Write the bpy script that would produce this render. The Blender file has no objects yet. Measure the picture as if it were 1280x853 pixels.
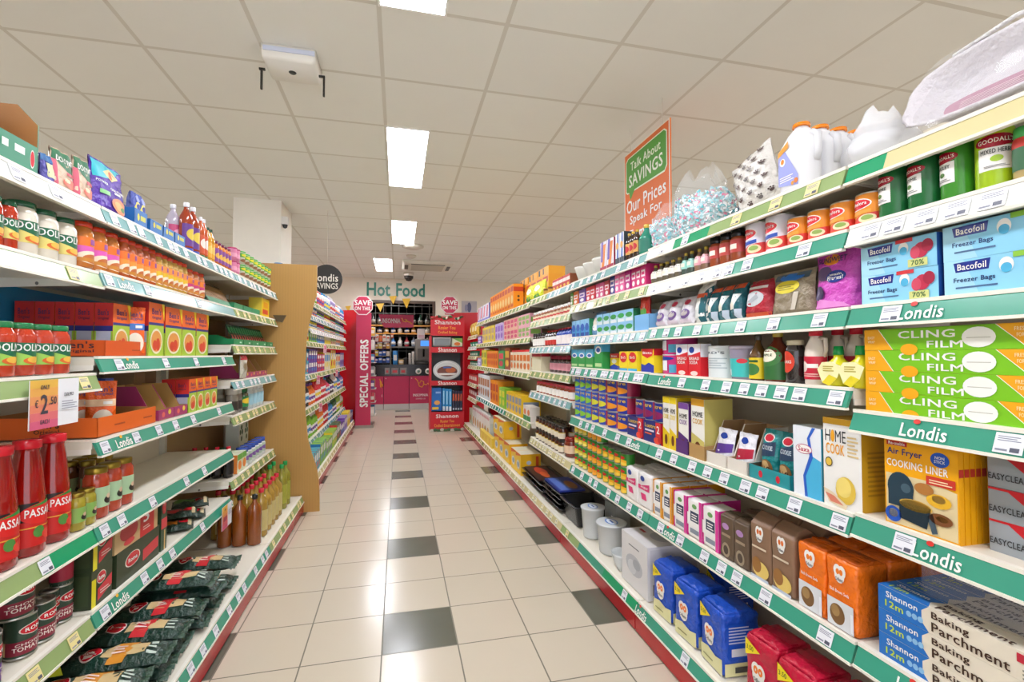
import bpy, bmesh, math, random
from math import sin, cos, pi, radians, atan, tan, sqrt
from mathutils import Vector, Matrix, noise
random.seed(7)
SC = bpy.context.scene
COL = SC.collection
# ------------------------------------------------------------------ camera
CAMZ = 1.314; F = 594.0; YAW = radians(13.43); PITCH = radians(1.62)
cd = bpy.data.cameras.new('camera'); cam = bpy.data.objects.new('camera', cd); COL.objects.link(cam)
cd.sensor_width = 36; cd.lens = F/1280*36; cd.clip_start = .05
cam.location = (0, 0, CAMZ); cam.rotation_euler = (pi/2+PITCH, 0, -YAW); SC.camera = cam
CR = Matrix.Rotation(-YAW, 3, 'Z') @ Matrix.Rotation(pi/2+PITCH, 3, 'X')
def ray(x, y): return CR @ Vector(((x-640)/F, -(y-426.5)/F, -1))
def atX(x, y, X):
    d = ray(x, y); t = X/d.x; return Vector((X, d.y*t, CAMZ+d.z*t))
def atY(x, y, Y):
    d = ray(x, y); t = Y/d.y; return Vector((d.x*t, Y, CAMZ+d.z*t))
def atZ(x, y, Z):
    d = ray(x, y); t = (Z-CAMZ)/d.z; return Vector((d.x*t, d.y*t, Z))
# ------------------------------------------------------------------ materials
MATS = {}
def lin(h):
    h = h.lstrip('#')
    return tuple((((int(h[i:i+2], 16)/255)+.055)/1.055)**2.4 if int(h[i:i+2], 16) > 10 else int(h[i:i+2], 16)/255/12.92 for i in (0, 2, 4))+(1,)
def nn(nt, t, **k):
    n = nt.nodes.new(t)
    for a, b in k.items(): setattr(n, a, b)
    return n
def mat(h, kind='p'):
    key = h+kind
    if key in MATS: return MATS[key]
    m = bpy.data.materials.new('surface_'+h.strip('#')+'_'+kind); m.use_nodes = True; nt = m.node_tree
    b = nt.nodes['Principled BSDF']; b.inputs['Base Color'].default_value = lin(h)
    R = b.inputs['Roughness']; R.default_value = {'p': .42, 'g': .22, 'c': .27, 'm': .32, 'j': .1, 't': .25, 'x': .08, 'w': .5, 'd': .75}.get(kind, .5)
    tc = nn(nt, 'ShaderNodeTexCoord')
    def bump(scale, st, dist=.004, det=3):
        n = nn(nt, 'ShaderNodeTexNoise'); n.inputs['Scale'].default_value = scale; n.inputs['Detail'].default_value = det
        bp = nn(nt, 'ShaderNodeBump'); bp.inputs['Strength'].default_value = st; bp.inputs['Distance'].default_value = dist
        nt.links.new(tc.outputs['Object'], n.inputs['Vector']); nt.links.new(n.outputs['Fac'], bp.inputs['Height']); nt.links.new(bp.outputs['Normal'], b.inputs['Normal'])
    def vary(scale, amt, det=2):
        n = nn(nt, 'ShaderNodeTexNoise'); n.inputs['Scale'].default_value = scale; n.inputs['Detail'].default_value = det
        mx = nn(nt, 'ShaderNodeMix', data_type='RGBA'); c = lin(h)
        mx.inputs[6].default_value = tuple(x*(1-amt) for x in c[:3])+(1,); mx.inputs[7].default_value = tuple(min(1, x*(1+amt)) for x in c[:3])+(1,)
        nt.links.new(tc.outputs['Object'], n.inputs['Vector']); nt.links.new(n.outputs['Fac'], mx.inputs[0]); nt.links.new(mx.outputs[2], b.inputs['Base Color'])
    if kind == 'c': bump(32, .8, .02, 4)
    if kind == 'f': R.default_value = .3; bump(60, .8, .012)
    if kind == 'm': b.inputs['Metallic'].default_value = .9
    if kind == 'j': b.inputs['Coat Weight'].default_value = .6; b.inputs['Coat Roughness'].default_value = .04; vary(30, .12)
    if kind == 't': b.inputs['Alpha'].default_value = .7
    if kind == 'x': b.inputs['Alpha'].default_value = .16
    if kind == 'w':
        n = nn(nt, 'ShaderNodeTexWave'); n.bands_direction = 'X'; n.inputs['Scale'].default_value = 3; n.inputs['Distortion'].default_value = 3; n.inputs['Detail'].default_value = 3
        mp = nn(nt, 'ShaderNodeMapping'); mp.inputs['Scale'].default_value = (5, 5, .3)
        mx = nn(nt, 'ShaderNodeMix', data_type='RGBA'); c = lin(h)
        mx.inputs[6].default_value = tuple(x*.97 for x in c[:3])+(1,); mx.inputs[7].default_value = tuple(min(1, x*1.02) for x in c[:3])+(1,)
        nt.links.new(tc.outputs['Object'], mp.inputs[0]); nt.links.new(mp.outputs[0], n.inputs[0]); nt.links.new(n.outputs['Fac'], mx.inputs[0]); nt.links.new(mx.outputs[2], b.inputs['Base Color'])
    if kind in 'pd': vary(9, .035)
    MATS[key] = m; return m
def emit(h, s):
    k = 'e%s%s' % (h, s)
    if k in MATS: return MATS[k]
    m = bpy.data.materials.new('light_'+h); m.use_nodes = True; b = m.node_tree.nodes['Principled BSDF']
    b.inputs['Base Color'].default_value = lin(h); b.inputs['Emission Color'].default_value = lin(h); b.inputs['Emission Strength'].default_value = s
    MATS[k] = m; return m
# ------------------------------------------------------------------ text geometry
TX = {}
def textgeo(s, bold=1, thick=0):
    k = (s, bold, thick)
    if k in TX: return TX[k]
    c = bpy.data.curves.new('t', 'FONT'); c.body = s; c.size = 1; c.resolution_u = 2
    if bold: c.space_character = 1.06
    if thick: c.offset = thick
    o = bpy.data.objects.new('t', c); COL.objects.link(o); bpy.context.view_layer.update()
    me = bpy.data.meshes.new_from_object(o.evaluated_get(bpy.context.evaluated_depsgraph_get()))
    vs = [(v.co.x, v.co.y) for v in me.vertices]; fs = [tuple(p.vertices) for p in me.polygons]
    bpy.data.objects.remove(o); bpy.data.curves.remove(c); bpy.data.meshes.remove(me)
    lay = [vs]
    if bold and not thick: lay = [[(x+dx*bold, y+dy*bold) for x, y in vs] for dx, dy in ((0, 0), (.032, 0), (0, .022), (.032, .022))]; vs = sum(lay, [])
    x0 = min(v[0] for v in vs); x1 = max(v[0] for v in vs); y0 = min(v[1] for v in vs); y1 = max(v[1] for v in vs)
    TX[k] = ([[((x-x0)/(x1-x0)-.5, (y-y0)/max(1e-6, y1-y0)-.5) for x, y in q] for q in lay], fs); return TX[k]
# ------------------------------------------------------------------ mesh builder
def cut2d(vs, fs, seg, vseg=7):
    us = [v[0] for v in vs]; ws = [v[1] for v in vs]
    cu = [k/seg for k in range(int(math.floor(min(us)*seg))+1, int(math.ceil(max(us)*seg)))]
    cv = [k/vseg for k in range(int(math.floor(min(ws)*vseg))+1, int(math.ceil(max(ws)*vseg)))]
    if not cu and not cv: return vs, fs
    bm = bmesh.new(); bv = [bm.verts.new((a, b, 0)) for a, b in vs]
    for f in fs:
        try: bm.faces.new([bv[i] for i in f])
        except ValueError: pass
    for co, no in [((u, 0, 0), (1, 0, 0)) for u in cu]+[((0, v, 0), (0, 1, 0)) for v in cv]:
        bmesh.ops.bisect_plane(bm, geom=bm.verts[:]+bm.edges[:]+bm.faces[:], plane_co=co, plane_no=no)
    bm.verts.index_update(); out = [(v.co.x, v.co.y) for v in bm.verts], [[v.index for v in f.verts] for f in bm.faces]; bm.free(); return out
class MB:
    def __init__(s): s.v = []; s.f = []; s.m = []; s.sm = []; s.mats = []
    def mi(s, m):
        if isinstance(m, str): m = mat(m[:7], m[7:] or 'p')
        if m not in s.mats: s.mats.append(m)
        return s.mats.index(m)
    def add(s, vs, fs, m, sm=False):
        o = len(s.v); s.v += [tuple(v) for v in vs]; i = s.mi(m)
        for f in fs: s.f.append([a+o for a in f]); s.m.append(i); s.sm.append(sm)
        return s
    def box(s, x0, y0, z0, x1, y1, z1, m):
        return s.add([(x0, y0, z0), (x1, y0, z0), (x1, y1, z0), (x0, y1, z0), (x0, y0, z1), (x1, y0, z1), (x1, y1, z1), (x0, y1, z1)],
                     [(0, 3, 2, 1), (4, 5, 6, 7), (0, 1, 5, 4), (1, 2, 6, 5), (2, 3, 7, 6), (3, 0, 4, 7)], m)
    def rbox(s, x0, y0, z0, x1, y1, z1, m, r=.01, seg=2):
        bm = bmesh.new(); bmesh.ops.create_cube(bm, size=1)
        for v in bm.verts: v.co = ((x0+x1)/2+v.co.x*(x1-x0), (y0+y1)/2+v.co.y*(y1-y0), (z0+z1)/2+v.co.z*(z1-z0))
        bmesh.ops.bevel(bm, geom=bm.edges[:], offset=r, segments=seg, affect='EDGES', profile=.6)
        bm.verts.index_update(); s.add([v.co[:] for v in bm.verts], [[v.index for v in f.verts] for f in bm.faces], m, True); bm.free(); return s
    def prism(s, pts, fn, h0, h1, m):
        n = len(pts); vs = [fn(a, b, h0) for a, b in pts]+[fn(a, b, h1) for a, b in pts]
        fs = [list(range(n))[::-1], list(range(n, 2*n))]+[(i, (i+1) % n, n+(i+1) % n, n+i) for i in range(n)]
        return s.add(vs, fs, m)
    def lathe(s, prof, m, n=20, c=(0, 0), sm=True, sx=1, sy=1):
        vs = []; fs = []
        for r, z in prof:
            for i in range(n):
                a = 2*pi*i/n; vs.append((c[0]+r*cos(a)*sx, c[1]+r*sin(a)*sy, z))
        for k in range(len(prof)-1):
            for i in range(n): fs.append((k*n+i, k*n+(i+1) % n, (k+1)*n+(i+1) % n, (k+1)*n+i))
        fs.append(list(range(n))[::-1]); fs.append([(len(prof)-1)*n+i for i in range(n)])
        return s.add(vs, fs, m, sm)
    def loft(s, secs, m, sm=True, n=8, caps=True):
        # secs: (w, d, z, corner, cx, cy) rounded rectangles
        vs = []; fs = []; N = 4*(n//4+1)
        for q in secs:
            w, d, z, r = q[:4]; cx, cy = (q[4:6] if len(q) > 5 else (0, 0)); r = min(r, w/2, d/2)
            for ci, (sx, sy) in enumerate(((1, 1), (-1, 1), (-1, -1), (1, -1))):
                for j in range(n//4+1):
                    a = pi/2*ci+pi/2*j/(n//4)
                    vs.append((cx+sx*(w/2-r)+r*cos(a), cy+sy*(d/2-r)+r*sin(a), z))
        for k in range(len(secs)-1):
            for i in range(N): fs.append((k*N+i, k*N+(i+1) % N, (k+1)*N+(i+1) % N, (k+1)*N+i))
        if caps: fs.append(list(range(N))[::-1]); fs.append([(len(secs)-1)*N+i for i in range(N)])
        return s.add(vs, fs, m, sm)
    def tube(s, pts, r, m, n=8):
        pts = [Vector(p) for p in pts]; vs = []; fs = []
        for i, p in enumerate(pts):
            d = (pts[min(i+1, len(pts)-1)]-pts[max(i-1, 0)]).normalized()
            u = d.orthogonal().normalized() if i == 0 else (pu-d*pu.dot(d)).normalized()
            pu = u; w = d.cross(u)
            for k in range(n):
                a = 2*pi*k/n; vs.append(p+u*cos(a)*r+w*sin(a)*r)
        for i in range(len(pts)-1):
            for k in range(n): fs.append((i*n+k, i*n+(k+1) % n, (i+1)*n+(k+1) % n, (i+1)*n+k))
        fs.append(list(range(n))[::-1]); fs.append([(len(pts)-1)*n+i for i in range(n)])
        return s.add(vs, fs, m, True)
    def grid(s, fn, nu, nv, m, sm=True, flip=False):
        vs = [fn(i/nu, j/nv) for j in range(nv+1) for i in range(nu+1)]; fs = []
        for j in range(nv):
            for i in range(nu):
                a = j*(nu+1)+i; q = (a, a+1, a+nu+2, a+nu+1); fs.append(q[::-1] if flip else q)
        return s.add(vs, fs, m, sm)
    def decal(s, M, ds, off=.0005, step=.0002, seg=1):
        for i, d in enumerate(ds):
            o = off+step*min(i, 14); k = d[0]; c = None
            if k == 'r':
                _, u0, v0, u1, v1, c = d; vs = [(u0, v0), (u1, v0), (u1, v1), (u0, v1)]; fs = [(0, 1, 2, 3)]
            elif k == 'p': vs, fs, c = d[1], [tuple(range(len(d[1])))], d[2]
            elif k == 'e':
                _, cu, cv, ru, rv, c = d; n = 20; vs = [(cu+ru*cos(2*pi*t/n), cv+rv*sin(2*pi*t/n)) for t in range(n)]; fs = [tuple(range(n))]
            elif k == 't':
                _, tx, cu, cv, wu, hv, c = d[:7]; rot = d[7] if len(d) > 7 else 0; bold = d[8] if len(d) > 8 else 1
                lay, fs0 = textgeo(tx, bold)
                for q, vs in enumerate(lay):
                    vs = [(cu-b*wu, cv+a*hv) for a, b in vs] if rot == 90 else [(cu+a*wu, cv+b*hv+a*wu*rot) for a, b in vs]; fs = fs0
                    if seg > 1: vs, fs = cut2d(vs, fs, seg)
                    s.add([M(a, b, o+q*(.00007+step*.1)) for a, b in vs], fs, c, seg > 1)
                continue
            elif k == 'l':   # small print: fine lines
                _, u0, v0, u1, v1, nl, c = d; dv = (v1-v0)/nl; vs = []; fs = []
                for q in range(nl):
                    e = u1-(u1-u0)*(.0, .18, .05, .3)[q % 4]; z = v0+dv*q; n = len(vs)
                    vs += [(u0, z), (e, z), (e, z+dv*.45), (u0, z+dv*.45)]; fs.append((n, n+1, n+2, n+3))
            if seg > 1: vs, fs = cut2d(vs, fs, seg)
            s.add([M(a, b, o) for a, b in vs], fs, c, seg > 1)
        return s
    def merge(s, o):
        off = len(s.v); s.v += o.v
        for f, m, a in zip(o.f, o.m, o.sm): s.f.append([i+off for i in f]); s.m.append(s.mi(o.mats[m])); s.sm.append(a)
    def build(s, name, parent=None):
        me = bpy.data.meshes.new(name); me.from_pydata(s.v, [], s.f)
        for m in s.mats: me.materials.append(m)
        me.polygons.foreach_set('material_index', s.m); me.polygons.foreach_set('use_smooth', s.sm); me.update()
        o = bpy.data.objects.new(name, me); COL.objects.link(o)
        if parent: o.parent = parent
        return o
def empty(name, loc=(0, 0, 0), rz=0):
    o = bpy.data.objects.new(name, None); COL.objects.link(o); o.location = loc; o.rotation_euler = (0, 0, rz); o.empty_display_size = .05; return o
LABELS = {}
def tag(o, label=None, cat=None, group=None, kind=None):
    if label: o['label'] = label; LABELS[label] = LABELS.get(label, 0)+1
    if cat: o['category'] = cat
    if group: o['group'] = group
    if kind: o['kind'] = kind
    return o
def copy_tree(o, parent=None, keep=None):
    c = o.copy(); COL.objects.link(c); c.parent = parent
    for ch in [x for x in KIDS.get(o.name, [])]:
        cc = ch.copy(); COL.objects.link(cc); cc.parent = c
        for g in KIDS.get(ch.name, []):
            gg = g.copy(); COL.objects.link(gg); gg.parent = cc
    return c
KIDS = {}
def finish(name, parts, merge=False):
    """parts: list of (part name, MB[, parent index])"""
    if len(parts) == 1: return parts[0][1].build(name)
    if merge:
        b = MB()
        for p in parts: b.merge(p[1])
        return b.build(name)
    r = empty(name); KIDS[r.name] = []; made = []
    for p in parts:
        par = r if len(p) < 3 else made[p[2]]
        o = p[1].build(p[0], par); made.append(o); KIDS.setdefault(par.name, []).append(o)
        if len(p) > 3: o['label'] = p[3]
    return r
# ------------------------------------------------------------------ product kinds. local frame: front faces -Y, x to the right, z up, origin at base centre
def mbox(W, H, D):
    return dict(F=lambda u, v, o=0: ((u-.5)*W, -D/2-o, v*H), R=lambda u, v, o=0: (W/2+o, (u-.5)*D, v*H),
                L=lambda u, v, o=0: (-W/2-o, (.5-u)*D, v*H), T=lambda u, v, o=0: ((u-.5)*W, (v-.5)*D, H+o))
def carton(name, W, H, D, col, front=(), side=(), top=(), off=.0005, step=.0002, bevel=None):
    b = MB(); m = mbox(W, H, D)
    if bevel: b.rbox(-W/2, -D/2, 0, W/2, D/2, H, col, bevel)
    else: b.box(-W/2, -D/2, 0, W/2, D/2, H, col)
    b.decal(m['F'], front, off, step); b.decal(m['R'], side, off, step); b.decal(m['L'], side, off, step); b.decal(m['T'], top, off, step)
    return finish(name, [('carton', b)]), D
PROF = {
 'jar': ([(0, 0), (.9, 0), (1, .03), (1, .74), (.96, .8), (.82, .86), (.8, .95)], (.86, .885, 1)),
 'squat': ([(0, 0), (.9, 0), (1, .05), (1, .7), (.93, .78), (.84, .82), (.84, .95)], (.92, .8, 1)),
 'passata': ([(0, 0), (.93, 0), (1, .02), (1, .36), (.97, .44), (.72, .8), (.6, .9), (.6, .95)], (.7, .925, 1)),
 'bottle': ([(0, 0), (.93, 0), (1, .02), (1, .52), (.94, .6), (.5, .75), (.33, .82), (.31, .95)], (.38, .88, 1)),
 'oil': ([(0, 0), (.93, 0), (1, .02), (1, .62), (.9, .72), (.45, .84), (.34, .88), (.34, .95)], (.42, .91, 1)),
 'square': ([(0, 0), (.95, 0), (1, .015), (1, .68), (.93, .74), (.42, .83), (.33, .88), (.33, .95)], (.4, .91, 1)),
 'spice': ([(0, 0), (.93, 0), (1, .02), (1, .7), (.86, .76), (.8, .78), (.8, .9)], (.92, .77, 1)),
 'can': ([(0, 0), (.96, 0), (1, .015), (1, .03), (.97, .045), (.97, .955), (1, .97), (1, .985), (.96, 1), (.94, .985)], None),
 'tub': ([(0, 0), (.88, 0), (1, .92), (1, .95)], (1.06, .9, 1)),
 'tube': ([(0, 0), (.98, 0), (1, .02), (1, .95), (1, .96)], (1.03, .95, 1)),
 'pump': ([(0, 0), (.93, 0), (1, .03), (1, .66), (.9, .76), (.5, .84), (.4, .9)], (.46, .86, 1)),
}
def prof_r(prof, R, H):
    def f(z):
        z = z/H
        for (r0, z0), (r1, z1) in zip(prof, prof[1:]):
            if z0 <= z <= z1 and z1 > z0: return R*(r0+(r1-r0)*(z-z0)/(z1-z0))
        return R*prof[-1][0]
    return f
def vessel(name, shape, W, H, content, lid, dec=(), lod=0, n=20, band=None, rot=0, top=None, lidtop=None):
    """round container; dec decals with u 0..1 across the front half (may go past)"""
    R = W/2; prof, lp = PROF[shape]; b = MB(); b.lathe([(r*R, z*H) for r, z in prof], content, n if not lod else 12)
    parts = [('can_body' if shape == 'can' else 'container', b)]
    fr = prof_r(prof, R, H)
    def M(u, v, o=0):
        a = -pi/2+(u-.5)*pi+rot; r = fr(v*H)+o; return (r*cos(a), r*sin(a), v*H)
    if top: b.lathe([(0, H*.99), (.95*R, H*.99), (.9*R, H*1.0)], top, 16)
    if dec:
        l = MB(); l.decal(M, [d for d in dec], .0006 if not lod else .001, .0002 if not lod else .0005, seg=16 if not lod else 8); parts.append(('label', l))
    if lp:
        c = MB(); r, z0, z1 = lp; r *= R
        c.lathe([(0, z0*H), (r*.98, z0*H), (r, z0*H+.001), (r, z1*H-.002), (r*.93, z1*H), (0, z1*H)], lid, n if not lod else 12)
        parts.append(('lid', c))
    return finish(name, parts, merge=lod > 0), W
def canv(name, W, H, col, dec=(), lod=0, metal='#c9c9c4m', rot=0):
    R = W/2; b = MB(); b.lathe([(r*R, z*H) for r, z in PROF['can'][0]], metal, 20 if not lod else 12)
    for k in (.3, .6): b.lathe([(R*k, H*.985), (R*k+.002, H*.99), (R*k+.004, H*.985)], metal, 14)
    l = MB(); f = lambda u, v, o=0: ((.97*R+.0004+o)*cos(-pi/2+(u-.5)*pi+rot), (.97*R+.0004+o)*sin(-pi/2+(u-.5)*pi+rot), v*H)
    l.decal(f, [('r', -.5, .05, 1.5, .95, col)]+list(dec), .0002, .0003 if not lod else .0005, seg=14)
    return finish(name, [('can_body', b), ('label', l)], merge=lod > 0), W
def pouch_M(W, H, D, style='stand', lean=0, seed=0, rough=.0025):
    def th(u, v):
        e = max(0, 1-abs(2*u-1)**3.2)
        if style == 'stand': s = (max(0, 1-v/.93))**.55 if v < .93 else 0; s *= min(1, (v*9)+.55)
        elif style == 'pillow': s = max(0, 1-abs((v-.5)/.46)**3.5)**.7 if abs(v-.5) < .46 else 0
        else: s = min(1, v*14+.75)*(1 if v < .72 else max(0, 1-(v-.72)/.24)) if v < .96 else 0
        return (D/2-.0012)*e**.6*s+.0012
    def M(u, v, o=0, back=False):
        wv = 1-.05*sin(pi*min(1, max(0, v)))
        t = th(min(1, max(0, u)), min(1, max(0, v))); q = noise.noise(Vector((u*5+seed, v*6, seed)))*rough*2
        x = (u-.5)*W*wv; y = -(t+q*min(1, t/.004)+o) if not back else (t+q*.5)
        if v > .93: y += .003*sin(u*14+seed)
        return (x, y+lean*v*H, v*H)
    return M
def pouch(name, W, H, D, col, front=(), style='stand', lean=0, seed=0, nu=14, nv=16, back=None, extra=None):
    M = pouch_M(W, H, D, style, lean, seed); b = MB()
    b.grid(lambda u, v: M(u, v), nu, nv, col); b.grid(lambda u, v: M(u, v, 0, True), nu, nv, back or col, flip=True)
    b.grid(lambda u, v: M(u, 0, 0, v > .5), nu, 1, col, flip=True)
    b.decal(M, front, .0012, .0004, seg=12)
    return finish(name, [('pouch', b)]), D
def brick(name, W, H, D, col, front=(), side=(), fold='gable', bottom=None, lod=0, seed=1, topcol=None):
    """paper or film bag holding its contents, soft edges, folded top"""
    b = MB(); r = min(W, D)*.09; zt = H*.86 if fold == 'gable' else H*.95
    def sec(w, d, z, rr): return (W*w, D*d, z, rr)
    b.loft([sec(.93, .9, 0, r), sec(1, 1, H*.03, r)]+[sec(1-.012*(k % 2), 1-.01*(k % 3), H*.03+(zt*.96-H*.03)*k/8, r) for k in range(1, 9)]+[sec(.97, .92, zt, r)], col, n=12)
    if fold == 'gable':
        b.loft([sec(.97, .92, zt-.001, r), sec(.97, .5, H*.95, r*.5), sec(.98, .06, H, .002)], topcol or col, sm=False, n=12)
    else:
        b.loft([sec(.96, .92, zt-.001, r), sec(.9, .7, H*.98, r), sec(.86, .5, H*.99, r*.6)], topcol or col, n=12)
        b.box(-W*.46, -D*.06, H*.975, W*.46, D*.1, H*1.0, topcol or col)
    if lod == 0:
        b.v = [(x+.005*noise.noise(Vector((x*30+seed, y*30, z*24))), y+(.006*noise.noise(Vector((x*26, y*20+seed, z*30+seed))) if y > -D*.35 else 0)+0, z+(.004*noise.noise(Vector((x*30, y*30, seed))) if z > H*.5 else 0)) for x, y, z in b.v]
    def M(u, v, o=0):
        y = -D/2*(1-.02*abs(v-.5)); return ((u-.5)*W*.94, y-o-.0008, v*H)
    b.decal(M, front, .0006, .0003, seg=1); ms = mbox(W*1.004, H, D*.9); b.decal(ms['R'], side, .0006, .0003); b.decal(ms['L'], side, .0006, .0003)
    return finish(name, [('bag', b)]), D
def pillow(name, L, Wd, T, col, top=(), seed=0, nu=18, nv=10, ends=None):
    """bag lying flat: x along its length, decals on the upper face"""
    def M(u, v, o=0, low=False):
        u2 = min(1, max(0, u)); v2 = min(1, max(0, v))
        a = max(0, 1-abs(2*u2-1)**5)**.5 if .05 < u2 < .95 else 0; e = max(0, 1-abs(2*v2-1)**3)**.55
        t = a*e; q = noise.noise(Vector((u*7+seed*3, v*4, seed)))*.012*t
        x = (u-.5)*L; y = (v-.5)*Wd*(.86 if .05 < u2 < .95 else 1.0); z = T*(.45+.55*t)+q+o
        if low: z = T*(.4-.4*t)
        if not .05 < u2 < .95: z = T*.42+.006*sin(v*16+seed)+(0 if not low else -.002)+o
        return (x, y, z)
    b = MB(); b.grid(lambda u, v: M(u, v), nu, nv, col); b.grid(lambda u, v: M(u, v, 0, True), nu, nv, col, flip=True)
    if ends: 
        for a, c in ((-.5, 1), (.5, -1)):
            for j in range(8):
                y0 = (-.45+j*.115)*Wd; b.add([(a*L+c*.02, y0, T*.45), (a*L+c*.02, y0+.1*Wd, T*.5), (a*L-c*.014, y0+.09*Wd, T*.55+.006*sin(j*5+seed)), (a*L-c*.014, y0-.01*Wd, T*.35+.006*cos(j*3+seed))], [(0, 1, 2, 3)], ends)
    b.decal(M, top, .002, .0006, seg=10)
    return finish(name, [('bag', b)]), Wd
def tray(name, W, H, D, col, inner='#b98a55', front_h=.45, back_h=1.0, dec=(), side=(), sloped=True, wall=.003, side_h=None):
    """open cardboard display tray"""
    b = MB(); w = wall; fh = H*front_h; bh = H*back_h
    b.box(-W/2, -D/2, 0, W/2, D/2, w, inner)
    b.box(-W/2, -D/2, 0, W/2, -D/2+w, fh, col); b.box(-W/2+w, -D/2+w, w, W/2-w, -D/2+2*w, fh-.001, inner)
    b.box(-W/2, D/2-w, 0, W/2, D/2, bh, inner)
    for sx in (-1, 1):
        pts = [(-D/2, 0), (D/2, 0), (D/2, bh)]+([(-D/2+.05, bh), (-D/2, H*side_h)] if side_h else [(-D*.05, bh), (-D*.32, fh), (-D/2, fh)] if sloped else [(-D/2, fh)])
        x = sx*W/2; b.prism(pts, lambda a, c, h: (h, a, c), x-sx*w if sx > 0 else x, x if sx > 0 else x+w, col)
        xi = x-sx*w*1.3; b.prism(pts, lambda a, c, h: (h, a, c), min(xi, xi-sx*.0005), max(xi, xi-sx*.0005), inner)
    m = mbox(W, H, D); b.decal(m['F'], dec); b.decal(m['R'], side); b.decal(m['L'], side)
    return finish(name, [('tray', b)]), D
# ------------------------------------------------------------------ placing rows
ORD = 'first second third fourth fifth sixth seventh eighth ninth tenth eleventh twelfth thirteenth fourteenth fifteenth sixteenth seventeenth eighteenth nineteenth twentieth'.split()
XF = {'R': 1.195, 'L': -1.005, 'RB': 1.145, 'LB': -.80, 'FL': -.965, 'FB': -.80}
def sgn(s): return 1 if s[0] == 'R' else -1
def put(root, side, X, Y, z, D, jit=0):
    s = sgn(side); root.location = (X+s*D/2, Y, z); root.rotation_euler = (0, 0, -s*pi/2+jit)
COUNT = [0]; SHV = []
def row(side, z, xa, xb, n, H, fn, desc, cat, group=None, X=None, deep=1, stack=1, gap=.95, jit=.02, back=0, stacks=None, sk=(), W=None):
    X = XF[side] if X is None else X
    ya = atX(xa, 443, X).y; yb = atX(xb, 443, X).y; y0, y1 = min(ya, yb), max(ya, yb); p = (y1-y0)/n
    if W and n == 1: y0, p = (y0+y1)/2-W/2, W
    if H < 0:  # negative: pixel height of top at near end
        H = atX(max(xa, xb) if side[0] == 'R' else min(xa, xb), -H, X).z-z; H /= stack
    X += sgn(side)*back; cap = 9
    for s_, zz, a, c, xs, dp in SHV:
        if s_ == side[0] and zz > z+.04 and a < y1 and c > y0 and (X+sgn(side)*.04-xs)*sgn(side) > 0: cap = min(cap, zz-.0305-z)
    if H*stack > cap-.001*stack: H = (cap-.001*stack)/stack
    root, D = fn(W or p*gap, H); first = True; tot = n*deep*stack
    for i in range(n):
        for d in range(deep):
            for k in range(stack if stacks is None else stacks[i % len(stacks)]):
                if (i, d, k) in sk: continue
                r = root if first else copy_tree(root); first = False
                put(r, side, X+sgn(side)*d*(D+.003), y0+p*(i+.5), z+k*(H+.0005), D, random.uniform(-jit, jit))
                l = desc
                if n > 1: l += ', '+ORD[min(i, 19)]+' from near end'
                if stack > 1: l += ', '+(('bottom', 'top') if stack == 2 else ('bottom', 'middle', 'top', 'upper'))[k]+' tier'
                if deep > 1: l += ', '+('front', 'second', 'third', 'fourth', 'fifth', 'sixth')[d]+' row'
                if len(l.split()) > 16: l = l.replace(' from near end', ' along')
                tag(r, l, cat, group or (desc if tot > 1 else None)); COUNT[0] += 1
    return root
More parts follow.
